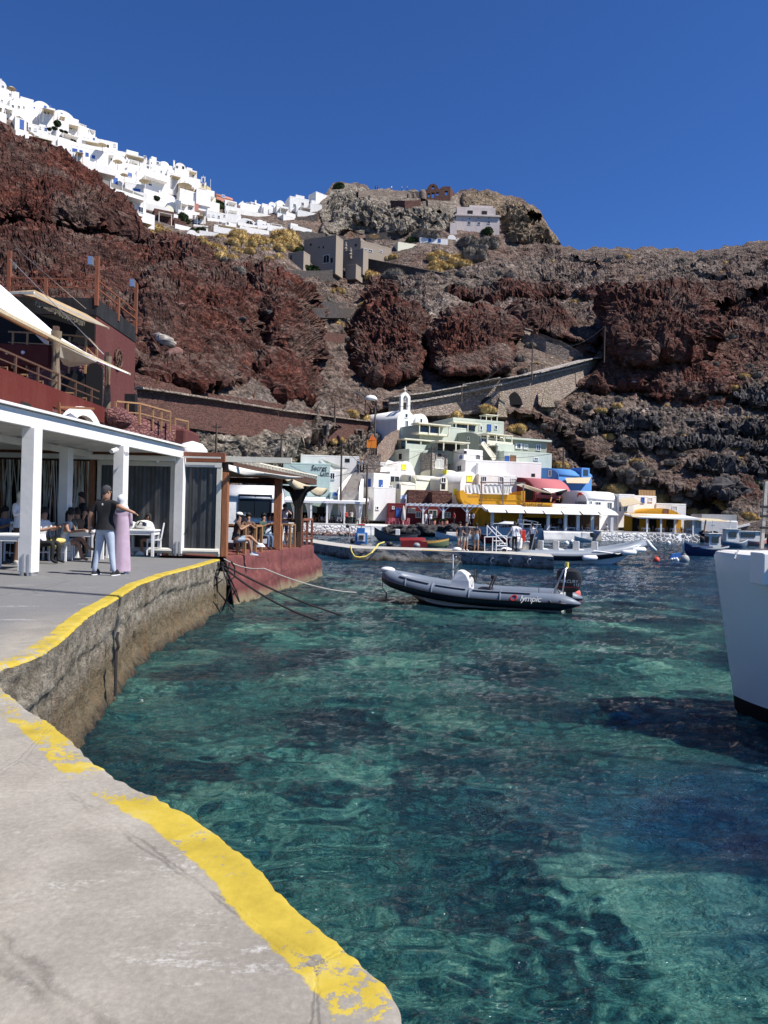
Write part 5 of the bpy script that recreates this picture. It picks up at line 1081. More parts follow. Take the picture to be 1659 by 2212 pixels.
# ruined facade with see-through windows
def grid_facade(root,k,Yf,outline,holes,th,mat,name):
    xs_ = sorted({x for h in holes for x in h[:2]} | {min(p[0] for p in outline),max(p[0] for p in outline)}); m = MB()
    xs_ = sorted(set(xs_) | {x for x in np.arange(xs_[0],xs_[-1],6)})
    op = np.array(outline); top = lambda x: float(np.interp(x,op[:,0],op[:,1]))
    for a,b_ in zip(xs_,xs_[1:]):
        c = (a+b_)/2; segs = []; y = ybase
        for h in sorted([h for h in holes if h[0] <= c <= h[1]],key=lambda h: -h[3]): segs.append((y,h[3])); y = h[2]
        segs.append((y,None))
        for lo,hi in segs:
            A1,B1 = W(*q(k,a,lo),Yf),W(*q(k,b_,lo),Yf); A2 = W(*q(k,a,hi if hi else top(a)),Yf); B2 = W(*q(k,b_,hi if hi else top(b_)),Yf); t_ = Vector((0,th,0))
            m.add([A1,B1,B2,A2,A1+t_,B1+t_,B2+t_,A2+t_],[(0,1,2,3),(5,4,7,6),(0,3,7,4),(1,5,6,2),(3,2,6,7),(0,4,5,1)])
    m.obj(name,mat,root,world=True)
ybase = 190
YC_ = min([TY(*q('Z3',x,y)) for x in range(820,960,8) for y in range(150,172,4)]) - 1
rt = thing('castle_ruin','ruined brown castle facade with two round gables and empty windows on the crest','castle ruin',W(*q('Z3',885,170),YC_))
grid_facade(rt,'Z3',YC_,[(820,124),(824,118),(830,104),(845,90),(862,87),(878,96),(888,112),(893,122),(900,112),(912,104),(930,102),(945,103),(955,105)],[(828,840,142,163),(850,866,138,168),(876,890,135,155),(925,940,128,152),(852,866,100,118)],1.6,STONE_R,'facade')
m = MB(); a,c = W(*q('Z3',955,105),YC_+.2),W(*q('Z3',985,150),YC_+10); m.add([a,c,c-Vector((0,0,6)),a-Vector((0,0,14))],[(0,1,2,3)]); m.obj('side_wall',STONE_R,rt,world=True,thick=1)
for i,(x,y,r) in enumerate(((722,145,12),(800,145,20),(752,140,9))):
    p = W(*q('Z3',x,y+22),TY(*q('Z3',x,y+20))-1); o = MB().lathe([(r*.075*t_,h_*r*.11) for t_,h_ in ((1,-.4),(1,.6),(.9,1.0),(.6,1.4),(.02,1.6))],12,p).obj('stone_hut',STONE_B,smooth=True); tag(o,['small domed stone hut near the middle of the castle wall','large domed stone hut leaning on the ruined castle facade','tiny stone hut between the two domed huts on the crest'][i],'hut','stone huts on the crest')
# pink mansion
b = house('pale pink two-storey mansion with a narrower top floor on the headland','Z3',985,1228,255,362,'flat','pk',[(1053,1068,299,316,'w'),(1108,1122,304,317,'a'),(1163,1177,297,313,'w'),(1057,1066,279,289,'w'),(1110,1119,277,287,'w'),(1166,1174,276,286,'w')],292,2,dep=16,down=5,name='mansion',cat='mansion',parapet=.6)
a,c,d = b.on(1000,192),b.on(1220,192),b.on(1100,172); m = MB(); m.box(a.x,c.x,4,15,b.h-1,a.z); m.box(b.on(1075,180).x,b.on(1210,180).x,6,13,a.z,d.z); m.box(-.5,b.w+.5,-.6,.3,b.h-.9,b.h-.4); b.part('upper_floor',m,'pk')
m = MB(); [m.box(b.on(x,232).x-1,b.on(x,232).x+1,3.9,4.1,b.h+.3,b.h+3) for x in (1075,)]; b.part('upper_window',m,DARK); m = MB(); [m.box(b.on(x,232).x-1,b.on(x,232).x+1,3.9,4.1,b.h+.3,b.h+3) for x in (1156,)]; b.part('upper_window',m,DARK)
m = MB(); m.box(-2.5,0,-3,6,-4,b.h*.35); m.box(-1.5,0,0,6,b.h*.3,b.h*.75); b.part('side_wing',m,'pk')
# blue-windowed white house
b = house('white house with blue windows and a barrel vault below the pink mansion','Z3',940,985,372,420,'vault','w',[(942,954,402,416,'b')],283,8,dep=8,down=3,group='white houses on the headland')
b = house('long low white house with blue shutters below the pink mansion','Z3',782,940,388,440,'flat','w',[(833,845,396,412,'b'),(887,900,398,414,'b'),(800,808,420,432,'w'),(815,830,418,430,'b')],281,6,dep=8,down=2,group='white houses on the headland',parapet=.3); b.chimney(912,3,1.5)
b = house('small white vaulted annex at the right end of the blue-windowed house','Z3',985,1030,392,422,'vault','w',[],283,8,dep=6,down=2,group='white houses on the headland')
b = house('plain cream garden building left of the blue-windowed house','Z3',660,775,412,446,'flat','c',[],280,20,dep=5,down=2,group='white houses on the headland',parapet=.2)
# beige complex
BG = 'beige blocks of the terraced complex'
BY = 250
def beige(label,x0,x1,yt,yb,Y,dep,ops=(),yaw=-24,down=5): return house(label,'Z3',x0,x1,yt,yb,'flat','be',[o_[:4] + (('o',) if o_[4] == 'w' else (o_[4],)) for o_ in ops],Y,yaw,dep,down,group=BG,parapet=.5)
beige('low beige block at the left end of the terraced complex',45,132,476,530,252,4,[(58,66,490,515,'w')])
beige('tall beige block with a large arched doorway in the terraced complex',132,312,400,530,254,5,[(168,178,424,436,'w'),(244,276,488,532,'a'),(284,296,504,530,'w'),(215,222,440,450,'w'),(240,247,438,450,'w')])
beige('middle beige block with stepped parapet in the terraced complex',345,450,404,470,258,6,[(420,430,425,440,'w'),(470,490,455,468,'w','L')][:1])
b = beige('low beige front wing with small square windows in the terraced complex',310,466,470,532,250,4,[(325,345,515,528,'w')])
b = house('long sunlit beige wing with three dark windows at the right of the complex','Z3',452,625,404,490,'flat','be',[(468,486,452,468,'w'),(498,518,458,470,'w'),(560,572,462,472,'w')],255,34,dep=8,down=3,group=BG,parapet=.5)
beige('small beige stepped block above the arched doorway of the complex',155,215,394,420,257,5); beige('low beige corner block beside the dark hedge',368,425,545,610,244,5,down=1)
BY = b.Y; rs = random.Random(9)
for i,(x,y) in enumerate(((122,462),(172,460),(292,438),(188,500),(233,500),(368,468),(367,520),(395,500),(233,448))):
    p = W(*q('Z3',x,y+8),BY-6+rs.uniform(-2,2)); m = MB(); m.lathe([(.5,0),(.45,1.2),(.7,1.3),(.3,1.8),(.5,2.4),(.25,3.0),(.35,3.4),(.02,3.7)],8,p); o = m.obj('finial',BEIGE,smooth=True); tag(o,'beige stone finial standing on the terraces of the beige complex','finial','stone finials of the beige complex')
o = MB().lathe([(.05,0),(.05,2.4),(2.0,2.0),(.1,2.8),(.02,2.9)],10,W(*q('Z3',527,415),262)).obj('parasol',TAN); tag(o,'tan parasol on the roof of the long beige wing','parasol')

# ---------------- the white village on the cliff ----------------
ORD = ['first','second','third','fourth','fifth','sixth','seventh','eighth','ninth','tenth','eleventh','twelfth','thirteenth','fourteenth','fifteenth','sixteenth']
KN = {'flat': 'flat-roofed','vault': 'round-gabled','dome': 'domed','vaultx': 'barrel-roofed','gable': 'gabled'}
MN = {'w': 'white','w2': 'off-white','c': 'cream','oc': 'ochre','te': 'terracotta','r': 'dark red','be': 'beige','gr': 'grey','sr': 'red stone','sd': 'dark stone','sb': 'brown stone'}
def row(rname,k,lst,Ys,yaw=36,down=6):
    rr_ = random.Random(len(rname))
    for i,it in enumerate(lst):
        x0,x1,yt,yb,kind,mat = it[:6]; ops = it[6] if len(it) > 6 else None
        X0,_ = q(k,x0,yb); X1,Yb = q(k,x1,yb); X,_ = q(k,(x0+x1)/2,0)
        Yh = float(np.interp(X,[a for a,_ in Ys],[c for _,c in Ys]))
        if ops is None:
            ops = []; w = x1-x0; h = yb-yt; n = max(1,int(w/42))
            for j in range(n):
                if rr_.random() < .85:
                    cx = x0 + w*(j+.5)/n + rr_.uniform(-6,6); cy = yt + h*rr_.uniform(.42,.62); s_ = rr_.uniform(5.5,10)
                    ops.append((cx-s_,cx+s_,cy-s_*1.1,cy+s_*1.4,rr_.choice(['w','w','w','b','g','o','a'])))
        blue = any(o[4] in ('b','ab') for o in ops)
        lab = '%s %s house%s, %s from left in the %s' % (MN[mat],KN[kind],' with blue shutters' if blue else '',ORD[i],rname)
        b = Bld('village_house',lab,'house',k,x0,x1,yt,yb,Yh,yaw + rr_.uniform(-13,8),'houses of the cliff village')
        b.body(kind,rr_.choice(WV) if mat == 'w' else mat,max(5,b.w*.8),down,parapet=.4); b.open(ops)
        if i < len(lst)-1 and lst[i+1][0]-x1 > 4 and mat[0] == 'w': gp = (lst[i+1][0]-x1)*ZM[k][0]/F*b.Y; m = MB(); m.box(b.w,b.w+gp*1.2,0,3,-down,b.h*.45); m.obj('garden_wall',rr_.choice(WV),b.root)
        if kind == 'flat' and rr_.random() < .45:
            m = MB(); s_ = min(b.w*.45,4); u = rr_.uniform(0,b.w-s_); m.box(u,u+s_,1.5,1.5+s_,b.h-.5,b.h+rr_.uniform(.8,2)); m.obj('roof_room',MIX[mat],b.root,bevel=.06)
        if kind == 'flat' and rr_.random() < .5:
            m = MB(); u0 = b.w*.15; u1 = b.w*.85; zt = b.h*rr_.uniform(.5,.8); m.box(u0,u1,-2.4,0,zt,zt+.12); [m.box(u-.08,u+.08,-2.3,-2.14,-1,zt) for u in (u0+.2,u1-.2)]; m.obj('pergola',rr_.choice([WHITE,TAN,WHITE]),b.root)
        if rr_.random() < .8:      # terrace in front
            m = MB(); m.box(-.5,b.w+.6,-3.2,0,-down*.8,-.1); m.box(-.5,b.w+.6,-3.2,-3.0,-.1,.7); m.obj('terrace',MIX['w' if mat != 'w2' else 'w2'],b.root)
        if rr_.random() < .25: b.chimney(x0 + (x1-x0)*rr_.uniform(.2,.8),2,1.1)
WV = [WHITE,WHITE2,stucco((.77,.75,.70),.5),stucco((.70,.69,.67),.3),WHITE]
v,f,d,vx = 'vault','flat','dome','vaultx'
YS = [(-80,232),(0,238),(100,243),(200,250),(300,256),(400,264),(520,272)]
Y2 = [(a,c-6) for a,c in YS]; Y3 = [(a,c-12) for a,c in YS]; Y4 = [(a,c-18) for a,c in YS]; Y5 = [(a,c-24) for a,c in YS]
row('top row along the skyline','Z1',[(-60,55,120,250,v,'w'),(60,165,215,300,f,'w'),(180,262,282,340,f,'w'),(275,455,295,440,v,'w'),(462,640,375,470,v,'w'),(640,740,500,570,f,'w'),(742,822,560,660,f,'w'),(860,1015,648,770,f,'w'),(1040,1270,752,870,f,'w'),(1290,1388,818,910,f,'w'),(1385,1490,808,920,d,'w'),(1510,1605,845,950,v,'w'),(1605,1700,905,1020,f,'w')],YS)
row('second row below the skyline','Z1',[(-80,45,270,370,v,'w'),(80,235,305,430,f,'w'),(340,490,372,495,f,'w',[(372,396,400,428,'w'),(410,424,420,436,'w')]),(500,560,450,540,f,'w'),(562,692,510,600,f,'w',[(600,622,535,566,'w')]),(700,835,600,690,f,'w'),(878,985,730,840,f,'w'),(990,1100,780,880,v,'w'),(1100,1200,820,910,f,'w'),(1205,1300,850,940,f,'w'),(1305,1430,885,980,f,'w'),(1440,1560,925,1050,f,'w'),(1565,1690,1040,1140,f,'c')],Y2)
row('third row of the village','Z1',[(-90,20,350,450,f,'w'),(20,120,385,470,f,'w'),(125,228,452,625,f,'w',[(174,205,485,560,'b'),(166,208,598,640,'b')]),(240,420,505,605,f,'w'),(485,690,572,680,f,'w',[(502,560,622,666,'a'),(606,664,650,678,'a')]),(705,880,655,745,f,'gr'),(885,985,760,900,f,'w'),(1060,1180,900,1035,v,'w',[(1105,1140,940,976,'ab')]),(1182,1462,918,1110,f,'w',[(1180,1200,1035,1055,'w'),(1285,1310,1035,1052,'w')]),(1390,1540,1105,1210,v,'w'),(1545,1680,1150,1290,f,'w')],Y3)
row('fourth row of the village','Z1',[(240,480,610,705,f,'w',[(300,342,622,665,'a')]),(610,935,692,870,f,'w',[(628,666,735,756,'b'),(690,712,748,768,'b'),(742,764,770,795,'b'),(796,818,792,815,'b')]),(720,938,850,950,f,'w'),(825,938,930,1010,f,'gr',[(890,915,965,1000,'b')]),(940,1078,952,1070,f,'w',[(980,1014,986,1036,'b')]),(1078,1242,1012,1135,f,'w',[(1150,1210,1080,1118,'b')]),(1255,1420,1145,1250,f,'w2',[]),(1425,1500,1215,1330,v,'c',[])],Y4,down=3)
row('lowest row over the red cliff','Z1',[(635,722,765,850,f,'w'),(945,1262,1062,1300,f,'w',[(1022,1050,1170,1200,'w'),(1075,1120,1190,1230,'w'),(1196,1240,1238,1282,'w')]),(1330,1500,1245,1395,f,'sr',[]),(1500,1610,1340,1430,f,'sr',[])],Y5,down=1)
b = Bld('fence','grey panelled fence on the edge above the lowest long white house','fence','Z1',850,1242,1050,1100,222,24); m = MB()
pp = [b.on(x,y) for x,y in ((850,985),(955,1020),(1055,1065),(1150,1100),(1242,1140))]
for p,r in zip(pp,pp[1:]): m.add([p,r,r-Vector((0,0,7)),p-Vector((0,0,7))],[(0,1,2,3)])
m.obj('panel',stucco((.30,.28,.25),.2),b.root,thick=.1)
for p in pp: m = MB(); m.box(p.x-.1,p.x+.1,-.2,0,p.z-8,p.z+.3); m.obj('post',WHITE,b.root)
YA = [(380,262),(480,270),(560,282),(700,290)]; YB = [(a,c-7) for a,c in YA]; YC = [(a,c-15) for a,c in YA]
row('top row of the saddle','Z2',[(80,200,172,330,f,'w'),(170,345,288,400,'gable','oc',[(256,278,310,345,'w')]),(400,560,392,500,vx,'te',[(455,480,425,450,'ab')]),(620,730,488,545,v,'w'),(745,885,476,560,vx,'w'),(850,912,505,570,f,'w'),(912,985,488,610,v,'w'),(992,1080,466,600,v,'w'),(1120,1310,432,600,f,'w2',[(1160,1182,515,545,'w'),(1240,1262,500,530,'w')]),(1380,1500,388,480,f,'w2',[])],YA,34)
row('second row of the saddle','Z2',[(20,180,305,410,f,'be'),(195,305,362,415,f,'r',[]),(215,392,412,520,f,'c',[(300,330,455,500,'b')]),(85,222,488,580,f,'te',[]),(480,600,470,580,f,'w2',[]),(990,1112,522,650,f,'w2',[]),(1185,1335,530,620,f,'w2',[]),(1325,1440,500,600,f,'w2',[])],YB,34)
row('third row of the saddle','Z2',[(0,110,470,620,f,'w'),(180,290,615,770,f,'w',[(212,236,650,680,'w')]),(300,500,568,700,f,'w'),(500,612,568,660,f,'w',[(556,578,582,612,'w'),(584,604,586,616,'w')]),(605,800,640,745,v,'w',[(690,760,680,740,'a')]),(800,892,672,765,f,'w'),(895,1050,702,770,f,'w'),(1060,1290,612,655,f,'w2',[])],YC,32,7)
row('lowest row of the saddle','Z2',[(110,215,760,840,v,'w2',[]),(235,385,762,832,d,'w2',[]),(375,620,715,790,f,'w',[(425,450,690,718,'w'),(500,520,695,720,'w')]),(625,880,738,785,f,'w',[(620,645,728,745,'o'),(660,685,733,750,'o')]),(1130,1290,715,775,f,'w2',[])],[(380,246),(480,250),(560,256),(700,262)],30,4)
wallpath('dark stone bastion under the off-white houses at the right of the saddle',[(1055,648,730),(1180,650,735),(1290,640,790),(1400,602,805)],STONE_D,'bastion','wall',k='Z2',Y=[270,271,272,273],th=6)
o = MB().bar(W(*q('Z2',340,345),268),W(*q('Z2',342,268),268),.12).obj('flagpole',WPAINT); tag(o,'thin white flagpole on the roof beside the ochre chapel','flagpole')
t = thing('bell_gable','tiny white bell gable on top of the ochre gabled house','bell gable',W(*q('Z2',268,285),266)); m = MB(); p = W(*q('Z2',268,285),266); m.box(p.x-3,p.x-1.6,p.y,p.y+1,p.z-1,p.z+5); m.box(p.x+1.6,p.x+3,p.y,p.y+1,p.z-1,p.z+5); m.box(p.x-3,p.x+3,p.y,p.y+1,p.z+5,p.z+6.2); m.box(p.x-.2,p.x+.2,p.y+.3,p.y+.6,p.z+6.2,p.z+8.5); m.obj('frame',WHITE,t,world=True); t.scale = (.24,.24,.24)
# roof-top parasols
for i,(k,x,y,r,c_) in enumerate((('Z1',100,205,40,'tan parasol on the second roof of the skyline row'),('Z1',885,690,42,'cream parasol beside the tall white skyline house'),('Z1',1018,835,42,'tan parasol between the second and third rows'),('Z1',1252,1005,52,'big cream parasol in front of the long blank white house'),('Z1',1075,950,36,'yellow parasol beside the round-gabled house'),('Z1',1600,1040,60,'cream parasol at the right end of the second row'))):
    Yp = float(np.interp(q(k,x,y)[0],[a for a,_ in Y3],[c for _,c in Y3]))-6; p = W(*q(k,x,y),Yp); rr_ = r*.25/F*Yp
    t = thing('parasol',c_,'parasol',p - Vector((0,0,3)),group='parasols in the cliff village'); MB().tube([(0,0,0),(0,0,3.0)],.06,6).obj('pole',WOODB,t); MB().lathe([(rr_,2.6),(rr_*.5,3.1),(.02,3.4)],8).obj('canopy',TAN,t,thick=.05)

# ---------------- steps ----------------
t = thing('stairway','broad stone steps with white side walls climbing between the harbour houses','steps',W(*q('Q3',640,1060),104))
m = MB(); lo,hi = ((562,730,1055,103),(690,790,828,113)); n = 22
for i in range(n):
    f_ = i/(n-1); xa = lo[0]+(hi[0]-lo[0])*f_; xb = lo[1]+(hi[1]-lo[1])*f_; y = lo[2]+(hi[2]-lo[2])*f_; Yv = lo[3]+(hi[3]-lo[3])*f_; a,c = W(*q('Q3',xa,y),Yv),W(*q('Q3',xb,y),Yv); m.box(a.x,c.x,a.y,a.y+1.5,a.z-3,a.z+.25)
m.obj('steps',plain((.42,.38,.33),.9,var=.3,scale=2),t,world=True)
for pts in ([(520,1060,103),(530,990,105),(590,915,108),(640,860,112),(700,818,114)],[(735,1050,102.6),(740,985,104.5),(760,900,108)]):
    m = MB(); P_ = [W(*q('Q3',x,y),c) for x,y,c in pts]
    for a,c in zip(P_,P_[1:]): m.add([a,c,c+Vector((0,0,-4)),a+Vector((0,0,-4)),a+Vector((.35,.2,0)),c+Vector((.35,.2,0)),c+Vector((.35,.2,-4)),a+Vector((.35,.2,-4))],[(0,1,2,3),(4,7,6,5),(0,4,5,1),(0,3,7,4),(1,5,6,2)])
    m.obj('side_wall',WHITE,t,world=True)
t = thing('stairway','upper flight of rough brown stone steps below the red retaining wall','steps',W(*q('Q3',860,720),113)); m = MB()
for i in range(14):
    f_ = i/13; a,c = W(*q('Q3',790+60*f_,720-105*f_),112+7*f_),W(*q('Q3',930+50*f_,720-105*f_),112+7*f_); m.box(a.x,c.x,a.y,a.y+1.2,a.z-2.5,a.z+.2)
m.obj('steps',stone((.22,.17,.14),(.36,.3,.25),(.1,.08,.07),2.0,1,.05),t,world=True)
wallpath('sloping stone wall right of the upper steps below the chapel',[(925,560,700),(1000,470,640),(1080,410,560),(1150,385,480)],stone((.25,.17,.13),(.4,.31,.25),(.12,.08,.06),2.2),k='Q3',Y=[116,118,122,126],th=1)
wallpath('low rubble parapet left of the upper steps',[(740,720,760),(790,650,700),(835,590,640)],stone((.25,.17,.13),(.4,.31,.25),(.12,.08,.06),2.2),k='Q3',Y=[112,115,118],th=.6)
# poles and wires
POLES = [('Q3',905,150,612,116,'tall wooden utility pole beside the upper steps'),('Q3',558,500,1060,102.5,'wooden utility pole left of the broad white-walled steps'),('Q3',822,760,1245,100.3,'utility pole in front of the small balcony house'),('Q3',1490,560,862,117,'utility pole in front of the grey stone ruin'),('R2',641,500,655,151,'utility pole standing on the long ramp wall'),('R2',953,440,580,172,'tall utility pole under the big red cliff'),('Q4',1365,590,780,126,'dark pole on the slope above the blue vault'),('R1',935,1000,1120,90,'thin pole behind the brown-roofed bar'),('R1',1215,1055,1150,98,'short pole behind the bar roof awnings'),('Z3',1100,487,622,262,'thin pole on the upper footpath of the headland'),('R2',335,698,752,140,'leaning post on the lower part of the ramp wall'),('Q3',487,130,250,118,'bare tree-like post on the harbour road')]
tops = {}
for k,x,y0,y1,Yp,lab in POLES:
    a,c = W(*q(k,x-1,y1),Yp),W(*q(k,x+1.5,y0),Yp); a.x = c.x; r_ = .14 if Yp < 180 else .2
    t = thing('utility_pole',lab,'pole',a,group='utility poles'); m = MB(); m.tube([a-Vector((0,0,1)),c],[r_*1.1,r_*.8],8); m.obj('shaft',stucco((.10,.075,.06),.3),t,world=True)
    m = MB(); m.box(c.x-.6,c.x+.6,c.y-.05,c.y+.05,c.z-.5,c.z-.4); m.obj('crossarm',BLACK,t,world=True); tops[lab] = c
def cable(label,a,b_,sag,r=.03):
    pts = [a.lerp(b_,i/12) - Vector((0,0,sag*4*(i/12)*(1-i/12))) for i in range(13)]; o = MB().tube(pts,r,5).obj('cable',BLACK); tag(o,label,'cable','overhead cables')
tl = list(tops.values()); cable('thin cable from the pole by the steps down to the balcony-house pole',tl[0],tl[2],1.2); cable('thin cable from the balcony-house pole across to the stone ruin pole',tl[2],tl[3],1.0); cable('thin cable from the balcony-house pole down left over the turquoise building',tl[2],W(*q('Q3',20,760),98),1.5); cable('thin cable from the left pole to the balcony-house pole',tl[1],tl[2],.8); cable('thin cable from the ramp pole to the pole by the upper steps',tl[4],tl[0],4,.04); cable('thin cable from the pole under the red cliff to the ramp pole',tl[5],tl[4],3,.04)
cable('thin cable across the blank white fortress-like building',tl[3],W(*q('Q4',1240,640),114),1.2)
t = thing('canvas_shelter','small white canvas shelter beside the tall pole above the chapel road','shelter',W(*q('Q3',860,110),127)); p = W(*q('Q3',860,85),127); m = MB(); m.lathe([(1.15,0),(1.0,.45),(.65,.75),(.02,.9)],12,p,sy=.8); m.obj('cover',WHITE,t,world=True,smooth='all'); m = MB(); [m.tube([p+Vector((x,y,0)),p+Vector((x*1.1,y,-2.4))],.06,5) for x in (-.9,.9) for y in (-.6,.6)]; m.obj('frame',BLACK,t,world=True)
t = thing('road_sign','orange warning board beside the tall utility pole','sign',W(*q('Q3',868,580),115)); p = W(*q('Q3',868,540),115); m = MB(); m.box(p.x-.75,p.x+.75,p.y,p.y+.06,p.z-.6,p.z+.6); m.obj('board',flat((.75,.22,.02)),t,world=True); m = MB(); m.lathe([(.8,0),(.02,1.0)],3,(p.x,p.y,p.z+.6),sy=.1); m.obj('top',flat((.7,.15,.02)),t,world=True); m = MB(); m.box(p.x-.05,p.x+.05,p.y,p.y+.05,p.z-2,p.z-.6); m.obj('post',BLACK,t,world=True)
# ---------------- shrubs ----------------
def leafmat(a,b_,key):
    m,nt,p = newmat(key); o = objc(nt); n1 = noise(nt,o,4,4,.6); nt.links.new(ramp(nt,n1,[(.3,a),(.7,b_)]),p.inputs['Base Color']); p.inputs['Roughness'].default_value = .9; p.inputs['Specular IOR Level'].default_value = .1; return m
SM = {'ochre': leafmat((.30,.20,.075),(.55,.40,.17),'dry_ochre_twigs'),'grey': leafmat((.10,.088,.075),(.25,.22,.185),'dry_grey_twigs'),'green': leafmat((.015,.03,.012),(.05,.075,.03),'dark_leaves')}
def shrub_mesh(seed,nb,green=False):
    rr_ = random.Random(seed); m = MB(); ntf = 7
    lobes = [(rr_.uniform(-.45,.45),rr_.uniform(-.45,.45),rr_.uniform(.35,.6)) for _ in range(ntf)]
    for lx,ly,lr in lobes: m.ball((lx,ly,.1),lr*.84,7)
    for i in range(nb):
        lx,ly,lr = rr_.choice(lobes); th,ph = rr_.uniform(0,6.283),math.acos(rr_.uniform(0,1)); d = Vector((math.sin(ph)*math.cos(th),math.sin(ph)*math.sin(th),math.cos(ph)*.9))
        r0 = rr_.uniform(.72,.86)*lr; r1 = lr*rr_.uniform(.92,1.08); c = Vector((lx,ly,.1)); w = rr_.uniform(.010,.022)*(1.8 if green else 1)
        s_ = d.cross(Vector((rr_.uniform(-1,1),rr_.uniform(-1,1),rr_.uniform(-1,1)))).normalized()*w
        tip = c + d*r1 + Vector((rr_.uniform(-.05,.05),rr_.uniform(-.05,.05),rr_.uniform(-.02,.08))); bs = c + d*r0
        m.add([bs-s_,bs+s_,tip+s_*.5,tip-s_*.5],[(0,1,2,3)])
    return m
SH = {}
for kd in SM:
    SH[kd] = []
    for s_ in range(3):
        o = shrub_mesh(s_+5,2600,kd == 'green').obj('shrub',SM[kd]); COL.objects.unlink(o); SH[kd].append(o.data)
NSH = {'n': 0}
def shrub(x,y,r,kd,label,group,k='D',rr_=random,dY=None):
    X,Y_ = q(k,x,y); Yh = TY(X,Y_)-r*ZM[k][0]/F*150*.55 if dY is None else dY; p = W(X,Y_,Yh); rad = r*ZM[k][0]/F*Yh*1.2
    o = bpy.data.objects.new('shrub',rr_.choice(SH[kd])); COL.objects.link(o); o.location = p; o.rotation_euler = (0,0,rr_.uniform(0,6.28)); o.scale = (rad*1.15,rad*1.15,rad*rr_.uniform(.95,1.25)); tag(o,label,'shrub',group)
rs = random.Random(21)
for k,lst,kd,lab in (
    ('Z2',[(440,830,50),(300,880,60),(420,940,90),(560,870,80),(620,800,90),(700,860,110),(800,850,90),(460,1010,110),(600,960,60),(740,960,60),(880,960,50),(930,880,70),(1000,930,80),(1060,880,90),(1080,810,110),(1160,850,70),(1020,1020,60),(930,1040,60),(250,850,50),(560,1030,60)],'ochre','rounded ochre shrub on the slope just below the white saddle houses'),
    ('Z3',[(860,530,40),(900,520,45),(930,535,40),(990,520,45),(1030,525,45),(950,490,40),(850,490,40),(900,475,40),(870,560,40),(1000,490,35),(640,490,25),(600,500,25),(480,590,55),(520,600,40),(20,400,60),(60,420,55),(280,680,30),(340,680,30)],'ochre','rounded ochre shrub on the headland slope under the blue-windowed house'),
    ('Z1',[(1350,1400,60),(1420,1440,60),(1300,1440,40),(1280,1500,45)],'ochre','ochre shrub under the red stone walls at the cliff edge'),
    ('Q5',[(320,390,100),(260,400,60),(720,490,80),(760,520,50),(1130,610,60),(1260,520,70),(1000,600,50),(1500,640,60),(1560,670,40)],'ochre','ochre shrub on the slope close behind the white taverna buildings'),
    ('Q3',[(740,240,90),(680,200,70),(880,270,60),(820,290,40),(520,460,80),(450,490,60),(830,460,50),(960,290,40)],'ochre','ochre shrub on or below the red stone road wall'),
    ('Q4',[(870,350,90),(820,370,50),(260,220,80),(180,230,60),(1330,730,90),(560,150,70),(250,480,30),(620,170,50)],'ochre','ochre shrub on the slope around the green harbour houses')):
    for x,y,r in lst: shrub(x,y+r*.6,r,kd,lab,lab.replace('rounded ','').replace('shrub','shrubs'),k,rs)
for k,lst in (('Z3',[(800,360,50),(850,365,50),(1060,400,60),(1110,420,60),(1170,400,60),(1100,470,70),(640,580,50),(590,600,40),(740,610,25),(790,640,30),(850,650,25),(690,690,25),(620,640,25),(1160,640,40),(1200,600,30),(1000,660,50),(960,670,40),(750,690,50)]),('Q4',[(1230,100,70),(1180,150,70),(1250,230,60),(1060,350,60),(1100,380,60),(1000,330,50),(1180,330,60),(1620,130,50),(40,200,70),(90,220,60)]),('Q5',[(480,300,90),(560,350,80),(420,250,80),(650,390,60),(740,420,70),(370,140,80),(200,180,60),(860,440,60),(890,480,60),(960,520,50),(980,420,70),(1340,620,60),(1380,600,60),(1200,560,50),(620,260,60),(540,200,60),(240,340,60)]),('R1',[(80,320,45),(850,1040,20),(1450,1060,25),(1560,970,25),(640,190,30),(1040,330,35),(980,290,30)])):
    for x,y,r in lst: shrub(x,y+r*.6,r,'grey','dry grey shrub in a thicket on the hillside','dry grey shrubs of the hillside thickets',k,rs)
n = 0
while n < 190:
    x = rs.uniform(690,1659); y = rs.uniform(545,1120)
    j = int((x+320)/2299*(NC-1)); col = YY[:,j]; i = int(np.searchsorted(col,y))
    if y < col[0]+14 or red_[min(i,NR-1),j] > .1 or lava_[min(i,NR-1),j] > .3: continue
    if 780 < x < 1290 and y > 850 or x < 780 and y > 830 or 1240 < x < 1560 and y > 1060 or 600 < x < 800 and y < 600: continue
    if vnoise(np.array([[x/60,y/40,0.]]),9)[0] < -.15: continue
    shrub(x,y,rs.uniform(5,13),'grey' if rs.random() < .8 else 'ochre','low dry shrub scattered on the open hillside','low dry shrubs scattered on the open hillside','D',rs); n += 1
for k,lst in (('Z3',[(175,555,45),(150,550,35),(110,440,30),(90,455,25),(330,90,28),(318,98,20),(735,390,30),(1155,345,35)]),('Z1',[(490,500,35),(425,555,18),(470,548,18),(532,570,16),(570,580,16),(1600,1340,50),(1350,1150,30)]),('Z2',[(60,620,50),(240,750,40),(160,760,40),(1190,930,60),(410,500,60)]),('Q5',[(1560,360,50),(1620,400,40)])):
    for x,y,r in lst: shrub(x,y+r*.6,r,'green','dark green bush growing among the hillside houses and ruins','dark green bushes among the hillside houses',k,rs,dY=(None if k != 'Z1' else float(np.interp(q(k,x,y)[0],[a for a,_ in Y4],[c for _,c in Y4]))-6))
n = 0
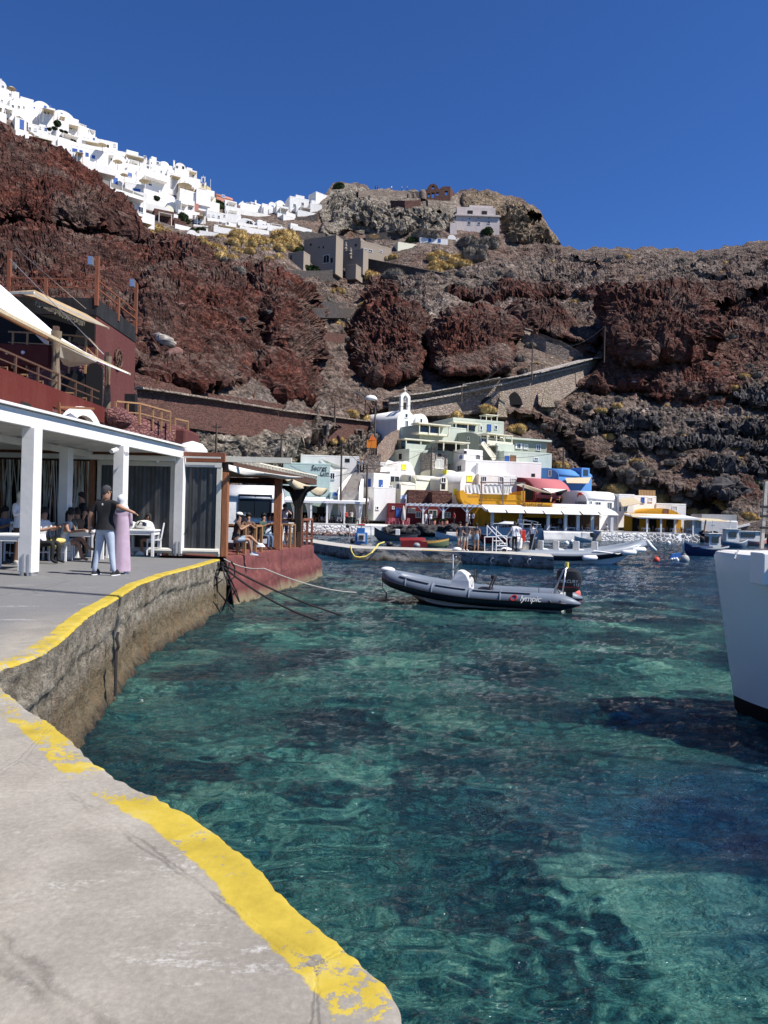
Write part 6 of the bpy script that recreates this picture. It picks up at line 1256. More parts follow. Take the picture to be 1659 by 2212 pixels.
while n < 110:
    x = rs.uniform(1120,1700) if n < 70 else rs.uniform(300,1150); y = rs.uniform(640,1100)
    j = int((x+320)/2299*(NC-1)); i = min(int(np.searchsorted(YY[:,j],y)),NR-1)
    if y < YY[0,j]+30 or 780 < x < 1290 and y > 850 or x < 400 and y > 760: continue
    Yh = float(PT[i,j,1])-.2; r = abs(rs.gauss(0,1))*.5+.3; rock(tuple(W(x,y,Yh)),r,0 if x > 1150 and 880 < y < 1040 else rs.choice([0,1,1,2]),'loose boulder lying on the hillside scree','loose boulders on the hillside',rs); n += 1
for lab,(x,y,r,mi) in zip(('large pale boulder beside the wheel wall','large brown boulder below the pale one by the wheel wall','big round lava boulder behind the ochre domed roof','wide black lava outcrop on the lower right slope','angular dark boulder above the blue vault'),((354,741,3.0,2),(368,767,3.4,1),(1502,1069,3.2,0),(1560,1052,5.0,0),(1322,1002,3.6,0))):
    rock(tuple(W(x,y,TS(x,y)-.5)),r*.55,mi,lab,'single large boulders',rs)
# ---------------- white timber pergola on the quay ----------------
def solve_line(x,P,Q):      # point of segment line P-Q (plan) seen at column x
    best = None
    for i in range(2001):
        t = -.5 + 2*i/2000; p = P.lerp(Q,t); v = p - CAM; l = CM.transposed() @ v; sx = W0/2 + F*l.x/-l.z
        if best is None or abs(sx-x) < best[0]: best = (abs(sx-x),p)
    return best[1]
PA = G(62,1243,QZ); PC_ = G(386,1200,QZ); PB = solve_line(256,PA,PC_)
ZT = W(62,924,PA.y).z; print('perg',PA,PB,PC_,ZT)
pg = thing('pergola','large white timber pergola on thick square posts over the near cafe tables','pergola',(PA.x,PA.y,QZ))
dr = (PC_-PA).normalized(); nrm = Vector((-dr.y,dr.x,0)); TOP = ZT + .30
WP = plain((.80,.78,.745),.5,var=.09,bmp=.12,scale=2)
def post(P,w=.27,z1=ZT,name='post',mat=WP,root=pg,z0=QZ):
    m = MB(); m.box(P.x-w/2,P.x+w/2,P.y-w/2,P.y+w/2,z0+.06,z1,rz=math.atan2(dr.y,dr.x)); o = m.obj(name,mat,root,world=True,bevel=.012)
    m = MB(); [m.box(P.x+a-.02,P.x+a+.02,P.y-w/2-.012,P.y-w/2,z0,z0+.42) for a in (-.05,.05)]; [m.box(P.x+a-.035,P.x+a+.035,P.y-w/2+.01,P.y+w/2-.01,z0,z0+.06) for a in (-.08,.08)]; mo = m.obj('bracket',plain((.5,.5,.5),.4,metal=.6,var=.1,bmp=0),o); 
    inv = TM[root.name].inverted(); mo.data.transform(inv); return o
for P in (PA,PB,PC_): post(P)
PI = W(140,1120,19.0); post(Vector((PI.x,19.0,QZ)),.25)
PJ = PA - dr*6.5; post(PJ)
# beams, ceiling boards and roof skin
E0,E1 = PA - dr*9,PC_ + dr*.14
def P2(t,s_): p = PA + dr*t + nrm*s_; return p
Ltot = (PC_-PA).length
m = MB(); m.bar(Vector((E0.x,E0.y,TOP-.15)),Vector((E1.x,E1.y,TOP-.15)),.12,.30); m.obj('front_beam',WP,pg,world=True,bevel=.01)
m = MB(); m.bar(Vector((E0.x,E0.y,TOP+.04)),Vector((E1.x,E1.y,TOP+.04)),.3,.05); m.obj('roof_edge',WP,pg,world=True)
YB = 21.95
for i in range(40):
    t = -8.5 + i*.43
    if t > Ltot+.05: break
    a = PA + dr*t; L_ = min(12,(YB-a.y)/max(1e-3,nrm.y) if nrm.y > 0 else 12); L_ = 11
    b_ = a + Vector((-1,.02,0))*L_
    if i % 2 == 0: m = MB(); m.bar(Vector((a.x,a.y,TOP-.12)),Vector((b_.x,b_.y,TOP-.12)),.06,.16); m.obj('rafter',WP,pg,world=True)
m = MB(); a,b_ = P2(-9,0),P2(Ltot+.1,0); m.add([(a.x,a.y,TOP-.03),(b_.x,b_.y,TOP-.03),(b_.x-11,b_.y,TOP-.03),(a.x-12,a.y,TOP-.03),(a.x,a.y,TOP),(b_.x,b_.y,TOP),(b_.x-11,b_.y,TOP),(a.x-12,a.y,TOP)],[(0,3,2,1),(4,5,6,7),(0,1,5,4),(1,2,6,5),(2,3,7,6),(3,0,4,7)]); m.obj('roof_boards',plain((.45,.45,.44),.8,var=.1,scale=3),pg,world=True)
m = MB(); m.bar((-16,YB-.35,TOP-.35),(PC_.x-.1,YB-.35,TOP-.35),.12,.14); m.obj('back_beam',WP,pg,world=True)
for x_ in (-9.2,): m = MB(); m.bar((x_,13,TOP-.28),(x_+.6,YB-.3,TOP-.28),.1,.16); m.obj('cross_beam',WP,pg,world=True)
for x,y in ((1010,430),(1090,450)): p = W(*q('Q1',x,y),PB.y-.25); m = MB(); m.tube([p,p+Vector((-.06 if x < 1050 else .08,-.2,-.06))],.055,8); m.obj('spotlight',WP,pg,world=True)
# cafe front: stick curtain and clear striped blinds
cf = thing('cafe_front','dark cafe front with clear striped plastic blinds and a curtain of upright canes','cafe front',(-8,YB,QZ))
def blind_mat():
    m,nt,p = newmat('clear_blind'); o = pos(nt); sp = nt.nodes.new('ShaderNodeSeparateXYZ'); nt.links.new(o,sp.inputs[0])
    w = nt.nodes.new('ShaderNodeMath'); w.operation = 'SINE'; nt.links.new(mth(nt,'MULTIPLY',sp.outputs[0],52.0),w.inputs[0])
    cmb = nt.nodes.new('ShaderNodeCombineXYZ'); nt.links.new(sp.outputs[0],cmb.inputs[0]); nt.links.new(mth(nt,'MULTIPLY',sp.outputs[2],.25),cmb.inputs[2])
    n1 = noise(nt,cmb.outputs[0],5,4,.6)
    c = ramp(nt,mth(nt,'ADD',mth(nt,'MULTIPLY',w.outputs[0],.12),n1),[(.35,(.028,.029,.031)),(.6,(.055,.056,.06)),(.8,(.10,.10,.11))])
    nt.links.new(c,p.inputs['Base Color']); p.inputs['Roughness'].default_value = .28; p.inputs['Specular IOR Level'].default_value = .4
    bump(nt,p,n1,.3,.05); return m
BM = blind_mat(); xr = X_at('D',474,1200,21.9).x; ztop = W(474,1000,21.9).z
xm = X_at('D',378,1200,21.9).x; xl = X_at('D',212,1200,21.9).x
for x0,x1 in ((xl,xm-.05),(xm+.05,xr)):
    m = MB(); nn = 24; m.loft([[(x0+(x1-x0)*i/nn,YB-.06+.025*math.sin(i*1.3),z) for i in range(nn+1)] for z in (QZ+.12,(QZ+ztop)/2,ztop-.12)],closed=False,cap=False); o = m.obj('blind',BM,cf,world=True,smooth='all')
    FR = plain((.62,.60,.53),.6,var=.08,bmp=.05)
    m = MB(); m.box(x0-.06,x0+.04,YB-.12,YB-.02,QZ,ztop); m.box(x1-.12,x1+.02,YB-.12,YB-.02,QZ,ztop); m.box(x0-.06,x1+.02,YB-.13,YB-.02,ztop-.14,ztop); m.obj('blind_frame',FR,cf,world=True)
    m = MB(); m.tube([(x0,YB-.14,QZ+.14),(x1,YB-.14,QZ+.14)],.085,10); m.obj('roller',FR,cf,world=True)
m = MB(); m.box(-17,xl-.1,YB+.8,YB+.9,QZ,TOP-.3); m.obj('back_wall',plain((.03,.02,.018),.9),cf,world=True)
m = MB(); m.box(-17,xr+.1,YB-.1,YB+.1,ztop+.02,ztop+.30); m.obj('header',plain((.20,.07,.035),.6),cf,world=True)
m = MB(); m.bar((-17,YB-.2,ztop+.06),(xl-.3,YB-.2,ztop+.06),.05); m.bar((xl-.1,YB-.22,ztop+.14),(xr,YB-.22,ztop+.14),.05); m.obj('track',FR,cf,world=True)
rs = random.Random(4); CAN = [plain((.42,.40,.34),.7,var=.2),plain((.30,.15,.08),.7,var=.2),plain((.6,.6,.58),.7,var=.1)]
for ci in range(3):
    m = MB()
    for i in range(46):
        x = rs.uniform(-12.6,xl-.2); l = rs.uniform(-.35,.35)*rs.random(); z0 = QZ+rs.uniform(.5,1.2); m.tube([(x,YB-.1+rs.uniform(-.1,.1),ztop-.05),(x+l*.5,YB-.1,(z0+ztop)/2),(x+l,YB-.1+rs.uniform(-.1,.1),z0)],rs.uniform(.012,.026),5)
    m.obj('cane_curtain',CAN[ci],cf,world=True)
m = MB(); p = W(200,1000,YB-.15); m.box(p.x-.06,p.x+.06,YB-.2,YB-.05,QZ,ztop); m.obj('door_post',plain((.25,.10,.05),.6),cf,world=True)
for x,y in ((735,500),(880,505),(1362,530)): p = W(*q('Q1',x,y),YB-.3); m = MB(); m.ball(p,.05,6); m.tube([p,p+Vector((0,.1,.08))],.02,5); m.obj('lamp',WPAINT,cf,world=True)
m = MB(); m.box(xr+.05,xr+.2,YB-.1,YB+.1,QZ,W(474,1040,21.9).z); cfp = m.obj('end_post',wood((.32,.12,.05)),cf,world=True)

# ---------------- red terrace with the bar ----------------
TZ = 1.47
e0,e1 = Vector((-4.62,21.9,0)),G(676,1178,TZ); e1.z = 0; print('terr',e1)
tr = thing('bar_terrace','maroon painted concrete terrace jutting into the water under the bar','terrace',(e0.x,e0.y,0))
def maroon_wet():
    m,nt,p = newmat('maroon_wet'); o = pos(nt); sp = nt.nodes.new('ShaderNodeSeparateXYZ'); nt.links.new(o,sp.inputs[0])
    n1 = noise(nt,o,2.5,6,.7); n2 = noise(nt,mapped(nt,o,(1,1,.4)),1.4,5,.7)
    c = ramp(nt,n1,[(.3,(.085,.022,.018)),(.55,(.14,.038,.031)),(.75,(.22,.085,.07))])
    zn = mth(nt,'ADD',sp.outputs[2],mth(nt,'MULTIPLY',mth(nt,'SUBTRACT',n2,.5),.7))
    c = mixc(nt,ramp(nt,zn,[(.1,.9),(.42,0.0)]),c,(.22,.19,.11)); c = mixc(nt,ramp(nt,zn,[(-.05,1.0),(.08,0.0)]),c,(.05,.03,.015))
    cr = voro(nt,mapped(nt,o,(.5,.5,1.2)),.9,'DISTANCE_TO_EDGE'); c = mixc(nt,mth(nt,'MULTIPLY',ramp(nt,mth(nt,'ADD',cr,mth(nt,'MULTIPLY',mth(nt,'SUBTRACT',n1,.5),.1)),[(0,1.0),(.02,0.0)]),.6),c,(.03,.015,.012))
    nt.links.new(c,p.inputs['Base Color']); p.inputs['Roughness'].default_value = .6; bump(nt,p,n1,.6,.06); return m
MW = maroon_wet()
d_ = (e1-e0); L_ = d_.length; d_.normalize(); nn_ = Vector((d_.y,-d_.x,0)); n = 60; rows = []
for z,off in ((TZ,-.06),(TZ-.03,0),(TZ-.3,0),(TZ-.34,.02),(TZ-.62,.03),(TZ-.68,.12),(.5,.16),(.2,.2),(0,.25),(-.5,.3),(-1.2,.3)):
    r = []
    for i in range(n+1):
        p = e0 + d_*(L_*i/n); k = np.array([[p.x,p.y,z]]); o_ = off + .06*float(fbm(k,.8,3,.5,500)[0]); 
        if z < .9: p = p + d_*(.9*(i/n)**8)
        r.append(Vector((p.x,p.y,z)) + nn_*o_)
    # far corner rounds back to the left
    for j in range(1,9): a = j/8*math.pi/2; q0 = r[n]; r.append(q0 + d_*(math.sin(a)*.5) - nn_*((1-math.cos(a))*.5))
    last = r[-1]; r.append(Vector((last.x-7,last.y+.5,z))); rows.append(r)
m = MB(); m.loft(rows,closed=False,cap=False); m.obj('face',MW,tr,world=True,smooth='all')
top = [rows[0][i] for i in range(len(rows[0]))]; m = MB(); m.add([Vector((p.x,p.y,TZ)) for p in top] + [Vector((-16,34,TZ)),Vector((-16,21.95,TZ))],[tuple(range(len(top)+2))]); m.obj('floor',plain((.20,.07,.06),.7,var=.2),tr,world=True)
for x,y0,y1 in ((940,1410,1650),(1245,1380,1640),(715,1320,1345)): 
    X_,Yt = q('Q2',x,y0); _,Yb = q('Q2',x,y1); p = G(X_,Yb,0.02) if y1 > 1400 else None
    if p: yy = p.y-.1; m = MB(); m.tube([W(X_,Yt,yy),W(X_-.5,Yb+3,yy)],.045,8); m.obj('fender_pole',BLACK,tr,world=True)
BR = wood((.34,.13,.055)); BD = wood((.10,.05,.03)); TB = wood((.36,.20,.09))
bp = thing('bar_pergola','brown wooden pergola of the bar with cream slatted roof and drooping awnings','pergola',(e0.x,e0.y,TZ))
ZR = W(500,1000,22.2).z
def on_edge(x,inset=.15):
    P = e0 - nn_*inset; Q_ = e1 - nn_*inset; return solve_line(x,P,Q_)
posts = []
for i,(x,w,zz_) in enumerate(((481,.2,1035),(596,.26,1035),(641,.3,1045))):
    p = on_edge(x); z1 = W(x,zz_,p.y).z; m = MB(); m.box(p.x-w/2,p.x+w/2,p.y-w/2,p.y+w/2,TZ,max(z1,ZR-.3)); m.obj('post',BR if i < 2 else BD,bp,world=True,bevel=.01); posts.append(p)
for x_ in (-8.5,-12): m = MB(); m.box(x_,x_+.2,33,33.2,TZ,ZR-.2); m.obj('post',BR,bp,world=True)
a = e0 + Vector((0,.2,0)); b_ = on_edge(676)
m = MB(); m.bar(Vector((a.x,a.y,ZR-.1)),Vector((b_.x,b_.y,ZR-.1)),.14,.24); m.bar((a.x,a.y,ZR-.1),(a.x-9,a.y,ZR-.1),.14,.24); m.bar((b_.x,b_.y,ZR-.1),(b_.x-9,b_.y,ZR-.1),.14,.24); m.obj('beam',BD,bp,world=True)
CT = plain((.68,.64,.52),.8,var=.08)
for i in range(26):
    t = i/25; p = a.lerp(b_,t); p = p + nn_*.1; m = MB(); m.bar((p.x,p.y,ZR+.1),(p.x-8,p.y,ZR+.1),.07,.12); m.obj('rafter',CT,bp,world=True)
m = MB(); m.add([(a.x,a.y,ZR+.2),(b_.x+.1,b_.y,ZR+.2),(b_.x-9,b_.y,ZR+.2),(a.x-9,a.y,ZR+.2)],[(0,1,2,3)]); m.obj('roof',CT,bp,world=True,thick=.05)
m = MB(); m.box(-14,W(630,990,22).x,21.95,22.1,W(500,998,22).z,W(500,986,22).z); m.obj('fascia',CT,bp,world=True)
def awn(pts,name,mat,root,n=10,sag=.12):
    (A,B,C_,D_2) = [W(*q(*p[:3]),p[3]) for p in pts]; m = MB(); rows = []
    for i in range(n+1):
        u = i/n; p0,p1 = A.lerp(B,u),D_2.lerp(C_,u); rows.append([p0.lerp(p1,v_/6) - Vector((0,0,sag*4*(v_/6)*(1-v_/6)*(.6+.4*math.sin(u*9)) + sag*2*u*(1-u))) for v_ in range(7)])
    m.loft(rows,closed=False,cap=False); return m.obj(name,mat,root,world=True,smooth='all',thick=.02)
awn([('Q2',510,285,21.5),('Q2',1380,425,28.0),('Q2',1100,400,27),('Q2',520,345,21.3)],'awning',CLOTH,bp); awn([('Q2',1100,372,27),('Q2',1659,555,33),('Q2',1540,580,32),('Q2',1250,450,27.5)],'awning',TAN,bp,sag=.3)
NET = plain((.02,.018,.016),.9)
m = MB(); c = posts[2]; zc = W(645,1100,c.y).z
for i in range(34):
    t = i/33; xx = -.75+1.5*t; ztp = W(641,1050,c.y).z; m.tube([(c.x+xx,c.y-.3+.1*math.sin(i),ztp),(c.x+xx*.45,c.y-.25,(ztp+zc)/2+.2),(c.x+xx*.12,c.y-.2,zc),(c.x+xx*.16,c.y-.22,zc-.9)],.022,5)
m.obj('net_curtain',NET,bp,world=True)
# white vaulted hall and blue room seen through the bar: quay buildings behind
house('pale pink vaulted hall seen through the bar','Q2',440,1080,500,900,'vaultx','w',[(640,1000,640,880,'k')],60,4,dep=8,down=2,group=None,rise=1.2)
# bar side tables: wooden frames along the edge
for i,(x,dxw) in enumerate(((498,.62),(536,.6),(582,.5),(612,.2))):
    p = on_edge(x,.5); lab = ['nearest wooden side table at the edge of the red terrace','second wooden side table from the near brown post on the red terrace','third wooden side table, just left of the thick brown post','wooden side table half hidden behind the thick brown post'][i]
    t = thing('bar_table',lab,'table',(p.x,p.y,TZ),math.atan2(d_.y,d_.x)-R(90),'wooden tables on the bar terrace')
    m = MB(); m.box(-1.3,.36,-.3,.3,.86,.93); m.obj('tabletop',TB,t,bevel=.008)
    for s_ in (-1,1): m = MB(); m.box(.26,.36,s_*.3-.04,s_*.3+.04,0,.86); m.obj('leg',TB,t,bevel=.008)
    m = MB(); m.box(-1.25,-1.15,-.3,.3,0,.86); m.obj('leg',TB,t)
p = on_edge(662,.4); t = thing('bar_railing','dark wooden railing and high counter at the far corner of the red terrace','railing',(p.x,p.y,TZ)); m = MB(); q1 = on_edge(650,.2); q2 = on_edge(671,.2)
for s_ in (0,.5,1): pp = q1.lerp(q2,s_); m.bar((pp.x,pp.y,TZ),(pp.x,pp.y,TZ+1.1),.1)
m.bar((q1.x,q1.y,TZ+1.1),(q2.x,q2.y,TZ+1.1),.1); m.bar((q1.x,q1.y,TZ+.3),(q2.x,q2.y,TZ+.3),.06); m.obj('rail',wood((.25,.09,.05)),t,world=True)
m = MB(); pp = on_edge(620,.9); m.box(pp.x-.9,pp.x+.5,pp.y,pp.y+.5,TZ+1.05,TZ+1.12); m.box(pp.x-.8,pp.x-.72,pp.y+.2,pp.y+.3,TZ,TZ+1.05); m.box(pp.x+.35,pp.x+.43,pp.y+.2,pp.y+.3,TZ,TZ+1.05); m.obj('counter',BD,t,world=True)

# ---------------- maroon restaurant on the left ----------------
MR = stucco((.105,.020,.016),.5,(.16,.05,.04)); MR2 = stucco((.115,.038,.035),.4,(.16,.065,.058)); BK = stucco((.018,.018,.020),.5,(.06,.06,.065)); SN = STONE_N
XP = -13.4
def xp(k,x,y,X=XP):       # point on the wall plane x = X
    v = ray(*q(k,x,y)); t = X/v.x; return Vector((X,v.y*t,H+v.z*t))
mr = thing('restaurant','maroon plastered hillside restaurant with stone arches above the white pergola','restaurant',(XP,26,0))
tl_,tr_ = xp('Z4',-40,975),xp('Z4',870,1300)
m = MB(); zt = tl_.z; Ya,Yb_ = tl_.y-6,tr_.y; ym = xp('Z4',440,1200).y
m.box(XP-6,XP,Ya,ym,QZ,zt); m.obj('lower_wall',MR,mr,world=True)
m = MB(); m.box(XP-.6,XP,ym,Yb_,zt-.75,zt); m.obj('parapet',MR,mr,world=True)
m = MB(); m.box(XP-6,XP-.05,ym,Yb_+.6,QZ,zt-.75); m.obj('stone_wall',SN,mr,world=True)
m = MB(); a,c = xp('Z4',168,1400),xp('Z4',255,1295); m.box(XP-.3,XP+.01,a.y,c.y,a.z,c.z); m.obj('niche',DARK,mr,world=True); m = MB(); m.box(XP-.02,XP+.03,a.y+.1,c.y-.35,a.z,c.z-.2); m.obj('niche_picture',plain((.45,.28,.10),.7,var=.5,scale=9),mr,world=True)
# white arch
m = MB(); n = 16; o1 = [xp('Q1',x,y) for x,y in ((490,190),(530,140),(570,95),(615,65),(660,55),(710,65),(750,95),(790,150),(820,210),(845,270))]; i1 = [xp('Q1',x,y) for x,y in ((575,215),(590,185),(610,160),(635,140),(665,130),(700,138),(735,160),(760,190),(780,225),(795,265))]
dx = Vector((.25,0,0)); rings = [[o_,o_+dx,i_+dx,i_] for o_,i_ in zip(o1,i1)]; m.loft(rings); m.obj('white_arch',WHITE,mr,world=True)
m = MB(); m.bar(xp('Q1',455,60) + dx,xp('Q1',658,72)+dx*3,.09); m.bar(xp('Q1',455,20)+dx,xp('Q1',462,175)+dx,.09); m.obj('beam',WOODB,mr,world=True)
# terrace floor and upper storey
X2 = -15.8
def x2(k,x,y): return xp(k,x,y,X2)
fz = zt-.9
m = MB(); m.box(-26,XP-.4,Ya,Yb_+6,fz-.3,fz); m.obj('terrace_floor',plain((.12,.09,.08),.9),mr,world=True)
cL = x2('Z4',785,1100); cR = x2('Z4',1115,1150); ztop2 = x2('Z4',785,405).z; zmid = x2('Z4',785,550).z; print('bldg',cL,cR,ztop2,zmid)
m = MB(); m.box(-26,X2,cL.y,cR.y,4,zmid); m.obj('upper_wall',MR2,mr,world=True)
m = MB(); m.box(-26,X2+.04,cL.y-.04,cR.y,zmid,ztop2); m.obj('black_band',BK,mr,world=True)
m = MB(); m.box(-24,X2-.05,cL.y-.03,cL.y+.2,W(*q('Z4',500,800),cL.y).z,zmid-.05); m.obj('veranda_shade_panel',DARK,mr,world=True)  # dark sheet carrying the veranda's shade in its colour
m = MB(); a = W(*q('Z4',0,800),cL.y-1.5); c = W(*q('Z4',420,980),cL.y-1.5); m.box(-26,X2-1.8,cL.y-1.6,cL.y,c.z,a.z); m.obj('balcony_wall',MR,mr,world=True)
for x,y in ((57,868),(190,866)): p = W(*q('Z4',x,y),cL.y-1.62); m = MB(); m.ball(p,.1,6); m.obj('wall_lamp',WPAINT,mr,world=True)
# stone arch wall
a = W(*q('Z4',250,975),cL.y-1.0); c = W(*q('Z4',870,1280),cL.y-1.0); m = MB(); n = 14; m.xprism([(a.x,fz)] + [(a.x+(c.x-a.x)*i/n,a.z+1.3*math.sin(math.pi*i/n)) for i in range(n+1)] + [(c.x,fz)],cL.y-1.3,cL.y-.9); m.obj('arch_wall',SN,mr,world=True)
a = W(*q('Z4',540,1170),cL.y-1.32); c = W(*q('Z4',718,1045),cL.y-1.32); m = MB(); w_ = c.x-a.x; m.xprism([(a.x,fz)] + [(a.x+w_/2-w_/2*math.cos(math.pi*i/n),c.z-w_*.35+w_*.35*math.sin(math.pi*i/n)) for i in range(n+1)] + [(c.x,fz)],cL.y-1.4,cL.y-1.3); m.obj('arched_doorway',DARK,mr,world=True)
m = MB(); m.xprism([(a.x-.15,fz)] + [(a.x+w_/2-(w_/2+.15)*math.cos(math.pi*i/n),c.z-w_*.35+(w_*.35+.15)*math.sin(math.pi*i/n)) for i in range(n+1)] + [(c.x+.15,fz)],cL.y-1.36,cL.y-1.28); m.obj('arch_surround',BK,mr,world=True)
a = W(*q('Z4',720,1090),cL.y-1.32); c = W(*q('Z4',860,960),cL.y-1.32); m = MB(); w_ = c.x-a.x; m.xprism([(a.x,fz)] + [(a.x+w_/2-w_/2*math.cos(math.pi*i/n),c.z-w_*.5+w_*.5*math.sin(math.pi*i/n)) for i in range(n+1)] + [(c.x,fz)],cL.y-1.42,cL.y-1.3); m.obj('side_shade_panel',DARK,mr,world=True)
# ship's wheel
wc = x2('Z4',970,920); wr = abs(x2('Z4',970,845).z-x2('Z4',970,995).z)/2
sw = thing('helm_ornament','dark wooden ship wheel hanging on the maroon wall','ship wheel',(X2+.12,wc.y,wc.z)); m = MB()
for rr_,tk in ((wr*.95,.07),(wr*.3,.06)): pts = [(0,rr_*math.cos(t),rr_*math.sin(t)) for t in np.linspace(0,2*math.pi,25)]; m.tube(pts,tk,6)
m.obj('rim',BD,sw); m = MB(); [m.tube([(0,0,0),(0,wr*1.3*math.cos(t),wr*1.3*math.sin(t))],.035,6) for t in np.linspace(0,2*math.pi,9)[:-1]]; m.obj('spokes',BD,sw); MB().tube([(-.05,0,0),(.1,0,0)],.12,10).obj('hub',BD,sw)
# posts, rails
RU = wood((.24,.08,.035))
rl = thing('roof_railing','rust-brown wooden railing with tall posts on the flat roof above the black band','railing',(X2,cL.y,ztop2)); A_ = Vector((-26,cL.y,0)); B_ = Vector((X2,cL.y,0)); C2 = Vector((X2,cR.y,0)); hz_ = ztop2
for z in (.55,1.15 if False else 1.0): m = MB(); m.bar((A_.x,A_.y,hz_+z),(B_.x,B_.y,hz_+z),.07); m.bar((B_.x,B_.y,hz_+z),(C2.x,C2.y,hz_+z),.07); m.obj('rail',RU,rl,world=True)
for x,y,z1 in ((X2,cL.y,W(*q('Z4',785,70),cL.y).z),(X2,cR.y-.1,x2('Z4',1118,280).z),(W(*q('Z4',75,300),cL.y).x,cL.y,W(*q('Z4',75,25),cL.y).z),(W(*q('Z4',385,300),cL.y).x,cL.y,hz_+1),(X2,(cL.y+cR.y)/2,hz_+1)): m = MB(); m.box(x-.09,x+.09,y-.09,y+.09,hz_-.4,z1); m.obj('post',RU,rl,world=True)
for p in (W(*q('Z4',755,105),cL.y-.2),x2('Z4',1100,290)): m = MB(); m.box(p.x-.12,p.x+.12,p.y-.15,p.y+.15,p.z-.25,p.z+.2); m.obj('floodlight',STEEL,rl,world=True)
rl = thing('terrace_railing','brown wooden railing of the restaurant terrace above the maroon parapet','railing',(XP,Ya,zt)); m = MB(); m.bar((XP-.3,Ya,zt+.75),(XP-.3,Yb_,zt+.75),.07); m.bar((XP-.3,Ya,zt+.4),(XP-.3,Yb_,zt+.4),.05); m.obj('rail',BD,rl,world=True)
for i in range(9): yy = Ya + (Yb_-Ya)*(i+.5)/9; MB().box(XP-.34,XP-.26,yy-.04,yy+.04,zt-.2,zt+.75).obj('post',BD,rl,world=True)
# furniture on that terrace
TC = chair(TB); TT = white_table(mat=TB,w=.8)
for i in range(7):
    yy = 27+i*1.45; lab = 'light wooden cafe table behind the restaurant terrace railing'; put(TT,(XP-1.1,yy,fz+.35),0,lab,'wooden tables on the restaurant terrace'); put(TC,(XP-.95,yy-.65,fz+.35),R(180+rs.uniform(-15,15)),'light wooden chair at the tables on the restaurant terrace','wooden chairs on the restaurant terrace')
# balcony with wooden rail
bl = thing('balcony_railing','light wooden balcony railing in front of the dark veranda','railing',W(*q('Z4',500,800),cL.y-1.4)); m = MB(); P_ = [W(*q('Z4',x,y),Yv) for x,y,Yv in ((70,695,cL.y-1.5),(480,715,cL.y-1.5),(720,738,cL.y-1.5),(808,828,cL.y-.2))]
for a,c in zip(P_,P_[1:]): m.bar(a,c,.08); m.bar(a-Vector((0,0,.55)),c-Vector((0,0,.55)),.05)
m.obj('rail',TB,bl,world=True)
for x,y,Yv in ((110,697,0),(230,700,0),(580,738,0),(715,740,0),(805,828,1.2)): a = W(*q('Z4',x,y),cL.y-1.5+Yv); MB().bar(a,a-Vector((0,0,1.9)),.09).obj('post',TB,bl,world=True)
# curtained posts
cp = thing('curtained_posts','tall terrace posts wrapped in tan curtains holding the white awnings','posts',(XP,30,zt))
for (x0,y0,x1,y1,w) in ((452,690,455,1150,.36),(885,900,885,1300,.28)):
    b0 = xp('Z4',x1,y1,XP-.45); t0 = W(*q('Z4',x0,y0),b0.y); m = MB(); m.box(b0.x-.1,b0.x+.1,b0.y-.1,b0.y+.1,fz,t0.z+.2); po = m.obj('post',BD,cp,world=True); m = MB(); rings = []
    for j in range(9):
        t = j/8; z = t0.z*(1-t)+(zt-.3)*t; ww = w*(1-.45*math.sin(math.pi*min(1,t*1.3))**2)/2+.04; rings.append([(b0.x + (ww+.03*math.sin(k*2.3))*math.cos(2*math.pi*k/14),b0.y + (ww*.8+.03*math.cos(k*3.1))*math.sin(2*math.pi*k/14),z) for k in range(14)])
    m.loft(rings,closed=True,cap=False); m.obj('curtain',plain((.17,.13,.09),.9,var=.3),cp,world=True,smooth='all')
# awnings
aw = thing('white_awning','big white sail awning on long poles over the restaurant terrace','awning',(XP,28,9))
def cloth_poly(pts,mat,name,root,thick=.03): m = MB(); P_ = [W(*q(k,x,y),Yv) for k,x,y,Yv in pts]; c = sum(P_,Vector())/len(P_); c.z -= .08; m.add(P_+[c],[(i,(i+1) % len(P_),len(P_)) for i in range(len(P_))]); return m.obj(name,mat,root,world=True,thick=thick)
cloth_poly([('Z4',-60,270,27),('Z4',0,310,27.6),('Z4',428,685,33.0),('Z4',410,745,31.2),('Z4',0,500,25.5),('Z4',-60,460,25)],WHITE if False else plain((.8,.8,.79),.9,var=.04),'sail',aw)
cloth_poly([('Z4',415,690,32.5),('Z4',700,860,34.5),('Z4',1080,1042,37),('Z4',1060,1040,36),('Z4',690,885,33),('Z4',400,735,31)],plain((.8,.8,.79),.9,var=.04),'sail',aw)
cloth_poly([('Z4',500,800,33.5),('Z4',800,940,35.5),('Z4',700,965,35.6),('Z4',575,985,35.2),('Z4',520,960,34.5),('Z4',490,900,33.8)],CLOTH,'side_flap',aw)
cloth_poly([('Z4',270,690,32.4),('Z4',410,735,32.2),('Z4',405,805,32.2),('Z4',370,790,32.3)],CLOTH,'side_flap',aw)
m = MB(); m.bar(W(*q('Z4',-40,500),24.6),W(*q('Z4',690,872),32.8),.09,.12); m.bar(W(*q('Z4',410,745),30.8),W(*q('Z4',1078,1048),36.8),.08,.10); m.obj('pole',TAN,aw,world=True)
m = MB(); m.bar(W(*q('Z4',0,545),25.5),W(*q('Z4',430,770),31.5),.12,.1); m.obj('batten',WOODB,aw,world=True)
a2 = thing('tan_awning','tan fringed awning over the dark veranda under the roof railing','awning',W(*q('Z4',300,400),cL.y-2))
cloth_poly([('Z4',85,365,cL.y-.3),('Z4',285,352,cL.y-.3),('Z4',715,552,cL.y-.2),('Z4',905,668,cL.y-2.6),('Z4',690,600,cL.y-2.8),('Z4',300,415,cL.y-3)],plain((.40,.29,.17),.9,var=.2),'cloth',a2)
